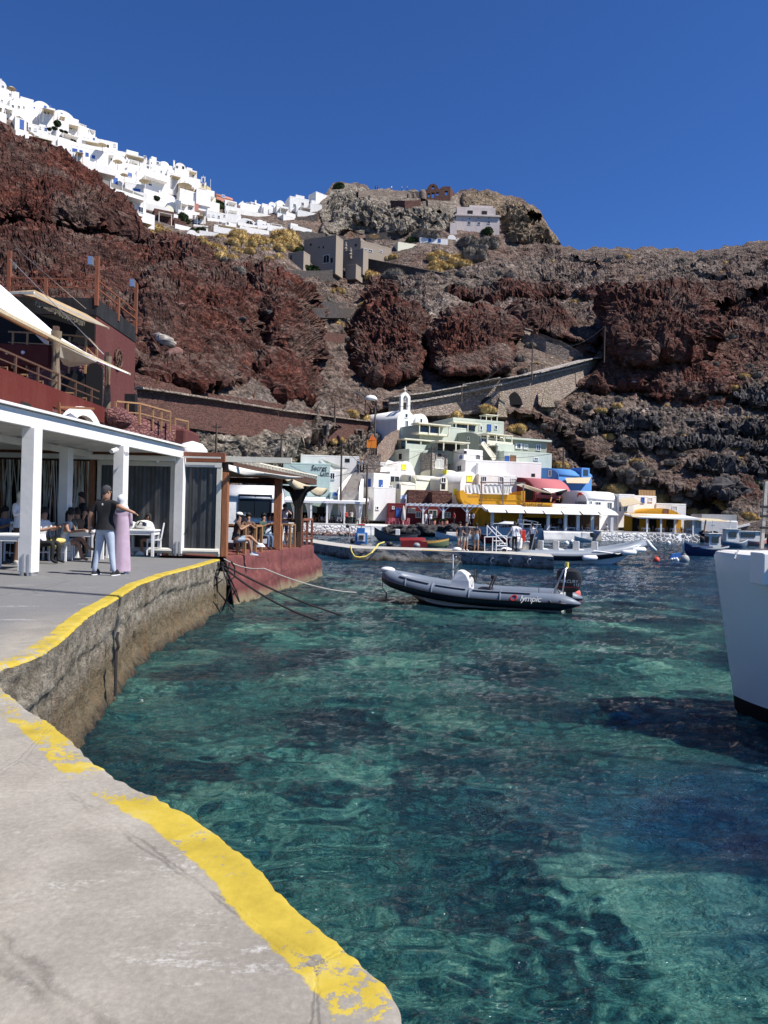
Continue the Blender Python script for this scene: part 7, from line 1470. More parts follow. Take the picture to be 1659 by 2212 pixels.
m = MB(); m.bar(W(*q('Z4',270,375),cL.y-2.9),W(*q('Z4',905,668),cL.y-2.5),.07,.09); m.bar(W(*q('Z4',60,375),cL.y-2.6),W(*q('Z4',285,372),cL.y-2.9),.1,.12); m.obj('pole',CT,a2,world=True)
m = MB()
for i in range(70): t = i/69; p = W(*q('Z4',300+400*t,432+180*t),cL.y-2.9); m.bar(p,p-Vector((rs.uniform(-.03,.03),0,rs.uniform(.12,.3))),.05,.01)
m.obj('fringe',plain((.30,.25,.17),.9),a2,world=True)
for lab,a,c in (('thin stay wire from the roof post to the awning tip',W(*q('Z4',80,90),33),W(*q('Z4',860,880),35)),('thin stay wire from the tall post over the black band',W(*q('Z4',130,0),36),W(*q('Z4',715,505),39))): o = MB().tube([a,c],.015,4).obj('wire',STEEL); tag(o,lab,'wire')
# lower stone terrace to the right, with rail
st = thing('stone_terrace','rough red stone terrace wall between the restaurant and the bar roof','terrace',(XP,38,0))
A3 = W(*q('Q1',1000,95),36.5); B3 = W(*q('Q1',1640,250),41); zt3 = A3.z
m = MB(); n = 24; rows = []
for j in range(7):
    t = j/6; rows.append([(A3.lerp(B3,i/n) * 1.0) for i in range(n+1)])
    for i in range(n+1): p = rows[-1][i].copy(); z = p.z*(1-t) + 1*t; kk = np.array([[p.x,p.y,z]]); p = Vector((p.x,p.y - .5*t + .25*float(fbm(kk,.7,3,.5,600)[0]),z)); rows[-1][i] = p
bk = [Vector((p.x-.5,p.y+5,p.z)) for p in rows[0]]; m.loft([bk]+rows,closed=False,cap=False); m.obj('wall',SN,st,world=True,smooth='all')
m = MB(); a,c = W(*q('Q1',1490,290),40.2),W(*q('Q1',1640,420),40.8); m.box(a.x,c.x,40,43,c.z-1,a.z+.3); m.obj('plaster_end',MR2,st,world=True,bevel=.15)
m = MB(); a,c = W(*q('Q1',912,190),35.6),W(*q('Q1',975,285),35.6); m.box(a.x,c.x,35.5,36,c.z-2,a.z); m.obj('pillar',MR2,st,world=True)
m = MB(); p = W(*q('Q1',1010,160),36); m.ball(p,.75,8,sz=.75); m.obj('boulder_corner',SN,st,world=True)
rl = thing('stone_terrace_railing','brown wooden railing stepping down along the rough stone terrace','railing',A3); P_ = [W(*q('Z4',x,y),Yv) for x,y,Yv in ((965,1272,36.6),(1160,1290,37.8),(1415,1360,39.3))]
m = MB(); [m.bar(a,c,.08) for a,c in zip(P_,P_[1:])]; [m.bar(a-Vector((0,0,.5)),c-Vector((0,0,.5)),.05) for a,c in zip(P_,P_[1:])]; m.bar(W(*q('Z4',1450,1415),40),W(*q('Z4',1560,1440),40.6),.08); m.obj('rail',TB,rl,world=True)
for x,y,Yv in ((960,1272,36.6),(1060,1282,37.2),(1160,1290,37.8),(1270,1322,38.5),(1340,1342,38.9),(1412,1360,39.3),(1452,1415,40),(1558,1440,40.6)): a = W(*q('Z4',x,y),Yv); MB().bar(a,a-Vector((0,0,1.1)),.09).obj('post',TB,rl,world=True)
m = MB(); a,c = W(*q('Z4',1005,1195),37.5),W(*q('Z4',1130,1275),38.2); m.box(a.x,c.x,38,38.4,c.z-.5,a.z); m.obj('black_planter',BK,rl,world=True)
o = MB().lathe([(.75,-.2),(.68,.15),(.45,.42),(.02,.55)],14,W(*q('Q2',95,150),34)).obj('canvas_dome',WHITE,smooth='all'); tag(o,'low white canvas dome behind the pergola roof, left of the brown bar','canvas dome')

# ---------------- cafe furniture on the near quay ----------------
T0 = white_table(w=.85,h=.76); C0 = chair(plain((.78,.79,.8),.45,var=.05))
def qp(x,y): return G(*q('Q1',x,y),QZ)
p = qp(1195,1350); table_R = p + Vector((0,.35,0)); put(T0,table_R,R(4),'white cafe table piled with white bags in front of the striped blind','white cafe tables under the pergola')
pL = qp(60,1470) + Vector((-.1,.3,0)); put(T0,pL,R(4),'empty white cafe table at the left edge beside the thick front post','white cafe tables under the pergola')
pM = qp(700,1390) + Vector((-.1,.35,0)); put(T0,pM,R(4),'white cafe table with a glass behind the man in black','white cafe tables under the pergola')
C_mid = qp(480,1395) + Vector((0,.3,0)); put(C0,C_mid,R(92),'white chair carrying the yellow fish bag','white cafe chairs under the pergola')
C_r = qp(1290,1345) + Vector((0,.45,0)); put(C0,C_r,R(-75),'white chair of the seated girl at the right table','white cafe chairs under the pergola')
put(C0,qp(330,1400) + Vector((0,.5,0)),R(90),'white chair just right of the thick front post','white cafe chairs under the pergola'); put(C0,qp(40,1400)+Vector((0,.5,0)),R(10),'white chair behind the empty table at the left edge','white cafe chairs under the pergola')
for i,(x,y) in enumerate(((90,19.3),(150,20.2),(215,20.4))):
    P_ = W(x,1150,y); put(T0,(P_.x,y,QZ),0,['white cafe table deep in the shade at the left','white cafe table in the shade behind the seated woman','white cafe table in the shade near the cane curtain'][i],'white cafe tables under the pergola')
# bags on the table
bg_ = thing('bag','white and navy beach bags lying on the right cafe table','bag',table_R + Vector((-.1,0,.76))); rs = random.Random(8)
for i,(dx_,sc__,mt) in enumerate(((-.28,.8,0),(.12,1.0,0))):
    m = MB(); m.ball((dx_,0,.13*sc__),.27*sc__,10,sz=.55,sy=.6); P_ = np.array([tuple(v_) for v_ in m.v]); P_ += .035*np.stack([fbm(P_+i,7,3,.5,700+j) for j in range(3)],-1); P_[:,2] = np.maximum(P_[:,2],0); m.v = [Vector(p) for p in P_]; bo = m.obj('bag_body',plain((.72,.71,.66),.8,var=.15),bg_,smooth='all')
    m = MB(); m.tube([(dx_-.12,-.17,.12),(dx_-.05,-.19,.22),(dx_+.08,-.19,.2),(dx_+.12,-.17,.1)],.02,6); m.box(dx_+.02,dx_+.12,-.18,-.1,.1,.2); m.obj('navy_strap',plain((.03,.04,.09),.8),bg_)
# fish bag hanging on the chair
fb = thing('fish_bag','yellow straw bag shaped like a fish hanging from the white chair by black straps','bag',qp(460,1230) + Vector((0,0,0)))
Yf = C_mid.y-.35; m = MB(); pts = [(350,1225),(380,1195),(430,1185),(480,1190),(540,1200),(565,1222),(530,1240),(500,1270),(490,1292),(440,1290),(410,1262),(370,1245)]; P_ = [W(*q('Q1',x,y),Yf) for x,y in pts]; c = sum(P_,Vector())/len(P_)
n = len(P_); m.add([p for p in P_] + [p + Vector((0,.12,0)) for p in P_] + [c + Vector((0,-.07,0)),c + Vector((0,.19,0))],[(i,(i+1) % n,2*n) for i in range(n)] + [(n+i,2*n+1,n+(i+1) % n) for i in range(n)] + [(i,n+i,n+(i+1) % n,(i+1) % n) for i in range(n)]); m.obj('bag_body',plain((.62,.47,.16),.8,var=.25,scale=14),fb,world=True,smooth='all')
m = MB(); [m.tube([W(*q('Q1',x,1065),Yf-.02),W(*q('Q1',x+dx_,1150),Yf-.05),W(*q('Q1',x+2,1250),Yf-.06)],.016,6) for x,dx_ in ((428,-6),(478,4))]; m.obj('strap',BLACK,fb,world=True)
g = thing('glass','clear plastic cup on the middle cafe table','cup',pM + Vector((-.3,-.1,.77))); MB().lathe([(.035,0),(.045,.14),(.04,.14),(.032,.01)],12).obj('cup',plain((.45,.5,.52),.2,var=.05,bmp=0),g,smooth='all')
# ropes
ROPE = plain((.02,.018,.02),.9,var=.2); RG = plain((.38,.36,.32),.9)
def rope(lab,pts,r,mat=ROPE): o = MB().tube(pts,r,6).obj('rope',mat); tag(o,lab,'rope','mooring ropes'); return o
cr = G(478,1209,QZ)
w1_,w2_ = G(752,1333,.0),G(735,1352,0.0)
def sagline(a,b,s_,n=16): return [a.lerp(b,i/n) - Vector((0,0,s_*4*(i/n)*(1-i/n))) for i in range(n+1)]
rope('taut black mooring rope from the quay corner into the water',sagline(cr + Vector((0,0,-.1)),w1_,.12),.028); rope('lower slack black mooring rope from the quay corner into the water',sagline(cr + Vector((0,0,-.15)),w2_ + Vector((.3,0,-.05)),.3),.028)
rope('thin grey line from the quay corner along the red terrace',sagline(cr + Vector((.05,.1,.02)),W(570,1228,20.6),.1) + sagline(W(570,1228,20.6),G(775,1280,0),.15)[1:],.018,RG)
rope('black rope hanging down the quay wall in the mast shadow',[W(*q('R5',x,y),Yv) for x,y,Yv in ((597,408,10.7),(590,440,10.62),(600,480,10.6),(588,500,10.6),(586,600,10.5),(583,730,10.4))],.022)
tk_ = MB(); rs = random.Random(2)
for i in range(9):
    a = cr + Vector((rs.uniform(-.2,.3),rs.uniform(-.4,.2),-.05)); m_ = [a + Vector((rs.uniform(-.15,.25)*j/3,rs.uniform(-.2,.2),-j*rs.uniform(.1,.3))) for j in range(6)]; tk_.tube(m_,.022,5)
tag(tk_.obj('rope',ROPE),'tangle of black ropes hanging off the quay corner by the red terrace','rope','mooring ropes')
# ---------------- boats ----------------
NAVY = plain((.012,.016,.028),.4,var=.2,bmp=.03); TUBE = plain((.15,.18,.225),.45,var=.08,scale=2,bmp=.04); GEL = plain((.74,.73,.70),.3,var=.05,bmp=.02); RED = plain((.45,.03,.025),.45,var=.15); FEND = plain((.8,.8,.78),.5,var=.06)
def outboard(root,x,z,s_=1.0,cowl=BLACK):
    o = MB(); n = 10; rings = []
    for zz,hx,hy,ox in ((.38,.16,.13,0),(.45,.30,.2,.02),(.75,.34,.22,0),(.95,.30,.2,.03),(1.02,.18,.12,.04)): rings.append([(x-.15+ox+hx*s_*math.copysign(abs(math.cos(a))**.55,math.cos(a)),hy*s_*math.copysign(abs(math.sin(a))**.55,math.sin(a)),z+zz*s_) for a in np.linspace(0,2*math.pi,17)[:-1]])
    o.loft(rings); m = o.obj('outboard_engine',cowl,root,smooth=True)
    o = MB(); o.box(x-.26,x-.06,-.07,.07,z-.5,z+.4*s_); o.obj('engine_leg',cowl,m); return m
def rib(root,L_,B,r,bow_rise,hull_mat=GEL,tube_mat=TUBE,low_mat=NAVY,z0=.32,seats=True):
    """inflatable: x forward, tubes sweep from stern cones round the bow"""
    def path(t,side):     # t 0 stern..1 bow
        x = -L_/2 + L_*t; y = (B/2-r)*(1-max(0,(t-.55)/.45)**2.2)**.5 if t < 1 else 0
        return Vector((x,y*side,z0 + bow_rise*max(0,(t-.35)/.65)**2))
    pts = [path(t,1) for t in np.linspace(0,.999,22)] + [path(t,-1) for t in np.linspace(.999,0,22)][0:]
    rad = [r]*len(pts); pre = pts[0] + Vector((-.55,0,-.02)); post_ = pts[-1] + Vector((-.55,0,-.02)); pts = [pre,pts[0]-Vector((.3,0,.01))] + pts + [pts[-1]-Vector((.3,0,.01)),post_]; rad = [.04,r*.62] + rad + [r*.62,.04]
    n = 20; rings = []
    for i,p in enumerate(pts):
        d = (pts[min(i+1,len(pts)-1)]-pts[max(i-1,0)]).normalized(); u = Vector((0,0,1)); a = d.cross(u).normalized(); w = a.cross(d).normalized()
        rings.append([p + a*rad[i]*math.cos(2*math.pi*k/n) + w*rad[i]*math.sin(2*math.pi*k/n) for k in range(n)])
    m = MB(); m.loft(rings); k_ = 0
    for i in range(len(rings)-1):
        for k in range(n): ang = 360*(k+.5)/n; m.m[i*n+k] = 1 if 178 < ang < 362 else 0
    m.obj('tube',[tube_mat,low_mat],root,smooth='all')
    for side in (1,-1):
        st = MB(); ps = [path(t,side) + Vector((0,0,0)) for t in np.linspace(-.03,.985,26)]; out = []
        for i,p in enumerate(ps):
            d = (ps[min(i+1,25)]-ps[max(i-1,0)]).normalized(); a = d.cross(Vector((0,0,1))).normalized()*(-side); out.append(p + a*(r+.005) + Vector((0,0,-.01)))
        st.tube(out,.028,6); st.obj('rubbing_strake',BLACK,root,smooth='all')
    m = MB(); rows = []      # hull
    for t in np.linspace(0,1,14):
        x = -L_/2 + L_*t*.97; w = (B/2-r)*(1-max(0,(t-.55)/.45)**2.2)**.5 if t < 1 else .02; zz = z0-.05 + bow_rise*max(0,(t-.35)/.65)**2; kz = -.22 + (zz+.1+.2)*max(0,(t-.62)/.38)**2.2
        rows.append([(x,w,zz),(x,w*.8,min(zz-.1,kz+.2)),(x,0,kz),(x,-w*.8,min(zz-.1,kz+.2)),(x,-w,zz)])
    m.loft(rows,closed=False,cap=False); m.obj('hull',hull_mat,root,smooth=True)
    m = MB(); m.loft([[(-L_/2+L_*t,(B/2-r)*(1-max(0,(t-.55)/.45)**2.2)**.5*s_,z0-.03 + bow_rise*.8*max(0,(t-.35)/.65)**2) for s_ in (-1,0,1)] for t in np.linspace(0,.97,12)],closed=False,cap=False); m.box(-L_/2-.02,-L_/2+.05,-B/2+r,B/2-r,z0-.2,z0+r); m.obj('deck',GEL,root)
    return path
# hero inflatable
Pb,Ps = G(*q('R3',95,850),0),G(*q('R3',1520,912),0)
Pb = Vector((Pb.x,24.2,0)); Ps = Vector((W(1250,1330,22.4).x,22.4,0)); Pb.x = W(838,1290,24.2).x
dv = Pb-Ps; Lr = dv.length-.5; mid = (Pb+Ps)/2 + dv.normalized()*.22; yaw = math.atan2(dv.y,dv.x)
r1 = thing('inflatable_boat','grey and navy rigid inflatable boat with white console moored in mid turquoise water','boat',(mid.x,mid.y,.09),yaw)
path = rib(r1,Lr,2.15,.25,.42,z0=.30)
m = MB(); m.ball(path(1,1) + Vector((.06,0,.24)),.2,8,sz=.5,sx=1.3); m.obj('bow_cap',GEL,r1,smooth='all')
sgn = 1; port = 1     # the side facing the camera has local y > 0
for t0,t1 in ((.16,.47),(.51,.68),(.72,.9)):
    m = MB(); ps = []
    for t in np.linspace(t0,t1,8): p = path(t,1); ps.append(p + Vector((0,.12,.228)))
    for a,c in zip(ps,ps[1:]): m.bar(a,c,.1,.02)
    m.obj('grip_strip',plain((.07,.08,.10),.6),r1)
for t in (.32,.49,.7,.86): p = path(t,1); m = MB(); m.tube([p + Vector((.05*math.cos(a)*0,(.256)*math.cos(a),.256*math.sin(a))) for a in np.linspace(-.1,2.8,12)],.03,5); m.obj('tube_band',TUBE,r1)
p = path(.03,1); m = MB(); m.tube([p + Vector((-.16,.25,.07)),p + Vector((-.1,.3,.0)),p + Vector((.1,.3,.0)),p + Vector((.16,.25,.07))],.03,6); m.obj('carry_handle',BLACK,r1)
c0 = Vector((.35,0,.40)); m = MB(); m.loft([[(c0.x+dx,y,c0.z+z) for dx,y in ((-a,-w),(b_,-w*.8),(b_,w*.8),(-a,w))] for z,a,b_,w in ((0,.32,.36,.36),(.35,.3,.3,.36),(.55,.18,.18,.32),(.66,.0,.12,.28))]); m.obj('console',GEL,r1,bevel=.03)
m = MB(); m.loft([[(c0.x+.1+.2*t,y,c0.z+.62+.32*(1-t)) for y in (-.26*(.6+.4*t),0,.26*(.6+.4*t))] for t in (0,.5,1)],closed=False,cap=False); m.obj('windscreen',plain((.22,.25,.27),.1,var=.05,bmp=0),r1,thick=.01)
m = MB(); m.tube([(c0.x+.28,.1,c0.z+.3),(c0.x+.30,.1,c0.z+1.15)],.018,6); m.obj('antenna',WPAINT,r1); m = MB(); pts = [(c0.x-.42,.2*math.cos(t),c0.z+.5+.2*math.sin(t)) for t in np.linspace(0,2*math.pi,17)]; m.tube(pts,.02,6); m.tube([(c0.x-.42,0,c0.z+.5),(c0.x-.2,0,c0.z+.48)],.03,6); m.obj('steering_wheel',BLACK,r1)
m = MB(); m.loft([[(c0.x-dx,y,z) for dx,y in ((.55,-.3),(.95,-.3),(.95,.3),(.55,.3))] for z in (.27,.55)]); m.bar((c0.x-.9,-.28,.55),(c0.x-1.05,-.28,.95),.05); m.bar((c0.x-.9,.28,.55),(c0.x-1.05,.28,.95),.05); m.bar((c0.x-1.0,-.28,.9),(c0.x-1.0,.28,.9),.12); m.obj('helm_seat',BLACK,r1,bevel=.03)
eng = outboard(r1,-Lr/2-.02,.12,1.12)
xe = -Lr/2-.17; 
def side_text(s_,x,y,z,size,mat,rot=0,sp=1.0,shear=.1): return text(s_,'lettering',mat,(x,y,z),R(90),R(180)+rot,size,r1,.004,shear,sp,world=False)
side_text('MERCURY',xe+.02,.262,.88,.13,GEL); side_text('115',xe-.22,.262,.78,.12,GEL)
m = MB(); m.box(xe-.3,xe+.34,.25,.262,.70,.72); m.obj('red_stripe',RED,r1)
pt = path(.14,1); o = text('lympic','lettering',GEL,(pt.x+.1,pt.y+.243,pt.z+.075),R(90-20),R(180),.25,r1,.012,.25,.95,world=False); o = text('O','lettering',flat((.6,.03,.03)),(pt.x+.60,pt.y+.243,pt.z+.075),R(90-20),R(180),.27,r1,.02,.25,world=False)
m = MB()
for y in (-.45,.45): m.tube([(-Lr/2+.35,y,.3),(-Lr/2-.02,y*.8,1.22),(-Lr/2-.12,y*.75,1.28)],.028,8); m.tube([(-Lr/2+.02,y,.3),(-Lr/2-.08,y*.8,1.24)],.022,8)
m.tube([(-Lr/2-.1,-.36,1.27),(-Lr/2-.1,.36,1.27)],.028,8); m.obj('roll_bar',STEEL,r1,smooth='all')
m = MB(); m.tube([(-Lr/2-.1,.12,1.28),(-Lr/2-.1,.12,1.45)],.055,10); m.obj('stern_light',plain((.75,.62,.12),.4),r1)
m = MB(); m.tube([(-Lr/2+.7,.2,.3),(-Lr/2+.72,.2,.7),(-Lr/2+.35,.1,.8),(-Lr/2+.1,0,.5)],.012,5); m.obj('fuel_hose',BLACK,r1)
bx = path(1,1); m = MB(); m.tube([bx+Vector((.24,0,.1)),bx+Vector((.22,.02,-.35)),bx+Vector((.08,.02,-.55)),bx+Vector((-.3,.05,-.48))],.013,5); m.tube([bx+Vector((.08,.02,-.5)),bx+Vector((.08,.02,-.78))],.02,5); m.obj('painter_rope',ROPE,r1)
# big inflatable behind the pier
a,c = W(1385,1215,47.5),W(1120,1215,47); dv = a-c; L2 = math.hypot(dv.x,dv.y); r2 = thing('inflatable_boat','large light grey inflatable boat with a raised bow and white fenders behind the pier end','boat',((a.x+c.x)/2,(a.y+c.y)/2,0),math.atan2(dv.y,dv.x))
pth = rib(r2,L2,2.6,.32,.75,tube_mat=plain((.22,.25,.29),.45,var=.08,scale=2),z0=.55)
for t in (.52,.84,.93): p = pth(t,-1); m = MB(); m.tube([p+Vector((-.5,-.4,-.15)),p+Vector((-.4,-.42,-.15)),p+Vector((.35,-.42,-.12)),p+Vector((.45,-.4,-.12))],[.06,.17,.17,.06],10); m.obj('fender',FEND,r2,smooth='all')
m = MB(); p = pth(1,-1); m.tube([p+Vector((.3,-.1,.3)),p+Vector((.55,-.1,-.05)),p+Vector((.9,-.1,-.35))],[.1,.13,.1],8); m.obj('bow_fender',FEND,r2,smooth='all')
for x in (-1.4,-.1,1.1,-2.4): m = MB(); m.box(x-.2,x+.2,-.5,.5,.4,.95); m.box(x-.25,x-.12,-.5,.5,.9,1.45); m.obj('seat',GEL,r2,bevel=.05)
m = MB(); [m.tube([(-L2/2+.6,y,.8),(-L2/2+1.0,y,2.6),(-L2/2+.1,y,2.75),(-L2/2-.2,y,.9)],.035,6) for y in (-.7,.7)]; m.obj('arch',STEEL,r2); outboard(r2,-L2/2-.05,.4,1.2,GEL)
m = MB(); m.tube([pth(.55,-1)+Vector((0,-.3,.3)),pth(.75,-1)+Vector((0,-.34,-.1)),pth(.95,-1)+Vector((0,-.34,.1))],.03,5); m.obj('grab_rope',FEND,r2)
def hullboat(label,k,x0,x1,yw,Y,B,h,mats,yaw=0,sheer=.35,name='wooden_boat',bow=1,cabin=None,tilt=None):
    """open or cabin boat between two picture columns on the waterline; bow=1 means bow at the right"""
    a,c = W(*q(k,x0,yw),Y),W(*q(k,x1,yw),Y + math.tan(R(yaw))*1.0); Lb = (c-a).length; a = Vector((a.x,a.y,0)); c = Vector((c.x,c.y,0)); d = (c-a) if bow == 1 else (a-c); mid = (a+c)/2
    root = thing(name,label,'boat',(mid.x,mid.y,0),math.atan2(d.y,d.x)); rows = []; n = 16
    for t in np.linspace(0,1,n):
        x = -Lb/2 + Lb*t; w = B/2*(.72+.28*math.sin(min(1,t/.5)*math.pi/2))*(1-max(0,(t-.45)/.55)**2.3); zz = h*(1 + sheer*(2*t-1)**2*(1.4 if t > .5 else .5)); kz = -.25 + (zz+.2)*max(0,(t-.8)/.2)**2*.6
        w = max(w,.03); rows.append([(x+.25*max(0,t-.8)*5*.3,w*s_,z_) for s_,z_ in ((.93,zz-.02),(1,zz),(1.0,zz-.14),(.86,zz*.35),(.5,kz+.1),(0,kz))] + [(x+.25*max(0,t-.8)*5*.3,-w*s_,z_) for s_,z_ in ((.5,kz+.1),(.86,zz*.35),(1.0,zz-.14),(1,zz),(.93,zz-.02))])
    m = MB(); m.loft(rows,closed=False,cap=False); nf = 10
    for i in range(n-1):
        for j in range(nf): m.m[i*nf+j] = 1 if j in (0,1,8,9) else 0
    m.add(rows[0],[tuple(range(11))],0); m.obj('hull',mats[:2],root,smooth=True)
    m = MB(); m.loft([[(r[0][0],r[0][1]*.97,h*.45),(r[0][0],-r[0][1]*.97,h*.45)] for r in rows],closed=False,cap=False); m.obj('floor',mats[2],root)
    m = MB()
    for t in (.3,.6): x = -Lb/2+Lb*t; m.box(x-.12,x+.12,-B*.44,B*.44,h*.8,h*.86)
    m.obj('thwart',mats[2],root)
    if cabin:
        cx,cl,ch,cm = cabin; m = MB(); m.loft([[(cx*Lb+s_*cl/2*(1-.1*t),w_*B*.28*(1-.08*t),h*.7+ch*t) for s_,w_ in ((-1,-1),(1,-1),(1,1),(-1,1))] for t in (0,1)]); m.box(cx*Lb-cl*.58,cx*Lb+cl*.58,-B*.33,B*.33,h*.7+ch,h*.7+ch+.07); cb = m.obj('cabin',cm,root,bevel=.03)
        for s_ in (-1,1): MB().box(cx*Lb-cl*.28,cx*Lb+cl*.28,s_*B*.29-.015,s_*B*.29+.015,h*.7+ch*.45,h*.7+ch*.85).obj('window',PANE,root)
        MB().box(cx*Lb+cl*.44,cx*Lb+cl*.5,-B*.2,B*.2,h*.7+ch*.45,h*.7+ch*.85).obj('window',PANE,root)
    return root,Lb
DG = plain((.13,.17,.09),.5,var=.15); DR = plain((.20,.015,.015),.5,var=.2); LW = plain((.62,.63,.6),.5,var=.1); DBL = plain((.02,.035,.10),.5,var=.15); OLD = plain((.30,.28,.24),.8,var=.2)
rb_,Lb = hullboat('wooden rowing boat with a dark red cover and olive green hull behind the pier','R3',190,552,385,64,1.7,.62,[DG,plain((.55,.33,.08),.6),OLD]); m = MB(); m.loft([[(-Lb/2+x,-.82*w,z),(-Lb/2+x,-.3*w,z+.22),(-Lb/2+x,.3*w,z+.22),(-Lb/2+x,.82*w,z)] for x,w,z in ((-.1,.8,.66),(.9,.95,.7),(1.9,1.0,.72),(Lb*.52,.6,.68))],closed=False,cap=False); m.obj('cover',DR,rb_,smooth='all'); m = MB(); m.box(-Lb/2-.02,-Lb/2+Lb*.55,-.88,-.84,.12,.66); m.obj('side_flap',DR,rb_)
rr2,Lb = hullboat('black inflatable boat with a long pointed bow lying along the dark stones','Q3',900,1340,1530,80,1.9,.7,[plain((.10,.11,.12),.4),BLACK,OLD],bow=-1,sheer=.8); m = MB(); m.box(-.4,.1,-.3,.3,.5,1.3); m.obj('console',GEL,rr2,bevel=.05); outboard(rr2,-Lb/2+.1,.3,.9)
r_,Lb = hullboat('long white wooden boat moored behind the man in shorts','Q4',40,400,1518,86,1.9,.65,[LW,LW,LW],bow=-1,sheer=.5); m = MB(); m.box(-1,.8,-.5,.5,.5,1.0); m.obj('engine_box',GEL,r_,bevel=.04)
r_,Lb = hullboat('small white outboard dinghy tied below the white sea wall','Q5',-10,130,868,93,1.7,.5,[LW,LW,LW],bow=-1); m = MB(); m.box(-.3,.2,-.3,.3,.4,1.2); m.obj('console',GEL,r_,bevel=.04); outboard(r_,-Lb/2,.3,.9)
r_,Lb = hullboat('dark red hulled launch with curved white windscreen behind the boarding steps','Q4',490,960,1520,80,2.4,.8,[DR,LW,LW],bow=-1); m = MB(); m.loft([[(-Lb*.3+x,-.95*w,.8+z),(-Lb*.3+x,0,.9+z*1.15),(-Lb*.3+x,.95*w,.8+z)] for x,w,z in ((0,1,1.3),(1.2,1,1.35),(2.4,.9,1.0),(3.3,.7,.1))],closed=False,cap=False); m.obj('windscreen',plain((.6,.62,.63),.3),r_,smooth='all',thick=.04)
m = MB(); m.box(-Lb/2-1.5,-Lb/2+3.6,-1.1,1.1,2.1,2.2); m.obj('sun_canopy',plain((.35,.36,.37),.8),r_,bevel=.04); m = MB(); [m.tube([(x,y,.7),(x,y,2.1)],.03,6) for x in (-Lb/2+.3,-Lb/2+3) for y in (-.9,.9)]; m.obj('canopy_frame',STEEL,r_)
r_,Lb = hullboat('fishing boat with dark blue hull, white bow post and small white wheelhouse','Q5',935,1290,992,62,1.9,.75,[DBL,LW,OLD],bow=-1,sheer=.5,cabin=(-.18,1.0,1.35,LW)); m = MB(); m.bar((Lb/2+.05,0,.3),(Lb/2+.12,0,1.4),.14); m.obj('bow_post',LW,r_); m = MB(); m.box(-Lb*.1,Lb*.42,-.8,.8,.72,.86); m.obj('tarpaulin',plain((.03,.05,.12),.8),r_,bevel=.05); m = MB(); m.tube([(-Lb*.18,0,1.9),(-Lb*.18,0,3.0)],.04,6); m.bar((-Lb*.18,-.4,2.6),(-Lb*.18,.4,2.6),.05); m.obj('mast',LW,r_)
r_,Lb = hullboat('grey and white fishing boat with a wheelhouse moored by the right shore','Q5',1245,1475,918,84,2.1,.7,[plain((.12,.17,.24),.5),LW,OLD],bow=1,cabin=(-.12,1.5,1.6,LW)); m = MB(); m.tube([(-.4,0,2),(-.4,0,3.2)],.05,6); m.obj('mast',LW,r_)
r_,Lb = hullboat('white boat with a long pink-railed cabin farthest to the right by the rocks','Q5',1370,1640,880,93,2.2,.7,[plain((.5,.2,.18),.6),LW,OLD],bow=1,cabin=(-.15,3.2,1.3,LW))
# blue work boat seen from behind, beyond the pier
wb,Lb = hullboat('small blue workboat with a white-framed cabin window just behind the pier','Q3',645,870,1585,56,1.6,.55,[plain((.04,.16,.42),.5),plain((.5,.5,.48),.5),OLD],bow=-1)
a,c = W(*q('Q3',690,1575),55.6),W(*q('Q3',822,1460),55.6); m = MB(); m.box(a.x,c.x,55.6,56.6,a.z,c.z); m.box(a.x+.15,c.x-.2,55.7,56.5,c.z,c.z+.35); m.obj('cabin',plain((.04,.16,.42),.5),wb,world=True,bevel=.03)
a,c = W(*q('Q3',720,1548),55.55),W(*q('Q3',802,1470),55.55); m = MB(); m.box(a.x,c.x,55.54,55.6,a.z,c.z); f_ = m.obj('window_frame',GEL,wb,world=True); m = MB(); m.box(a.x+.12,c.x-.12,55.5,55.54,a.z+.12,c.z-.12); m.obj('window',PANE,wb,world=True)
m = MB(); [m.tube([W(*q('Q3',x,1575),55.6),W(*q('Q3',x-2,1385),55.6)],.03,6) for x in (638,862)]; m.tube([W(*q('Q3',760,1460),56),W(*q('Q3',760,1372),56)],.04,6); m.tube([W(*q('Q3',600,1388),55.7),W(*q('Q3',865,1392),55.7)],.025,6); m.obj('mast',STEEL,wb,world=True); p = W(*q('Q3',618,1392),55.7); m = MB(); m.ball(p,.14,8); m.obj('black_ball',BLACK,wb,world=True)
m = MB(); a,c = W(*q('Q3',725,1385),56),W(*q('Q3',800,1370),56); m.box(a.x,c.x,55.8,56.2,a.z,c.z); m.obj('life_raft',RED,wb,world=True,bevel=.03)
p = W(*q('Q3',670,1545),55.4); m = MB(); m.ball(p,.2,8); m.obj('tyre_fender',BLACK,wb,world=True)
for i,(x,y) in enumerate(((104,370),(312,380))): p = W(*q('R3',x,y),49.0); t = thing('outboard_engine',['black outboard engine head showing over the left half of the pier','grey outboard engine head showing over the pier beside the rowing boat'][i],'engine',(p.x,p.y,0)); m = MB(); m.ball(p,.24,8,sz=.8); m.box(p.x-.1,p.x+.1,p.y-.1,p.y+.1,-.2,p.z); m.obj('cowl',[BLACK,plain((.25,.26,.27),.3)][i],t,world=True,smooth='all')
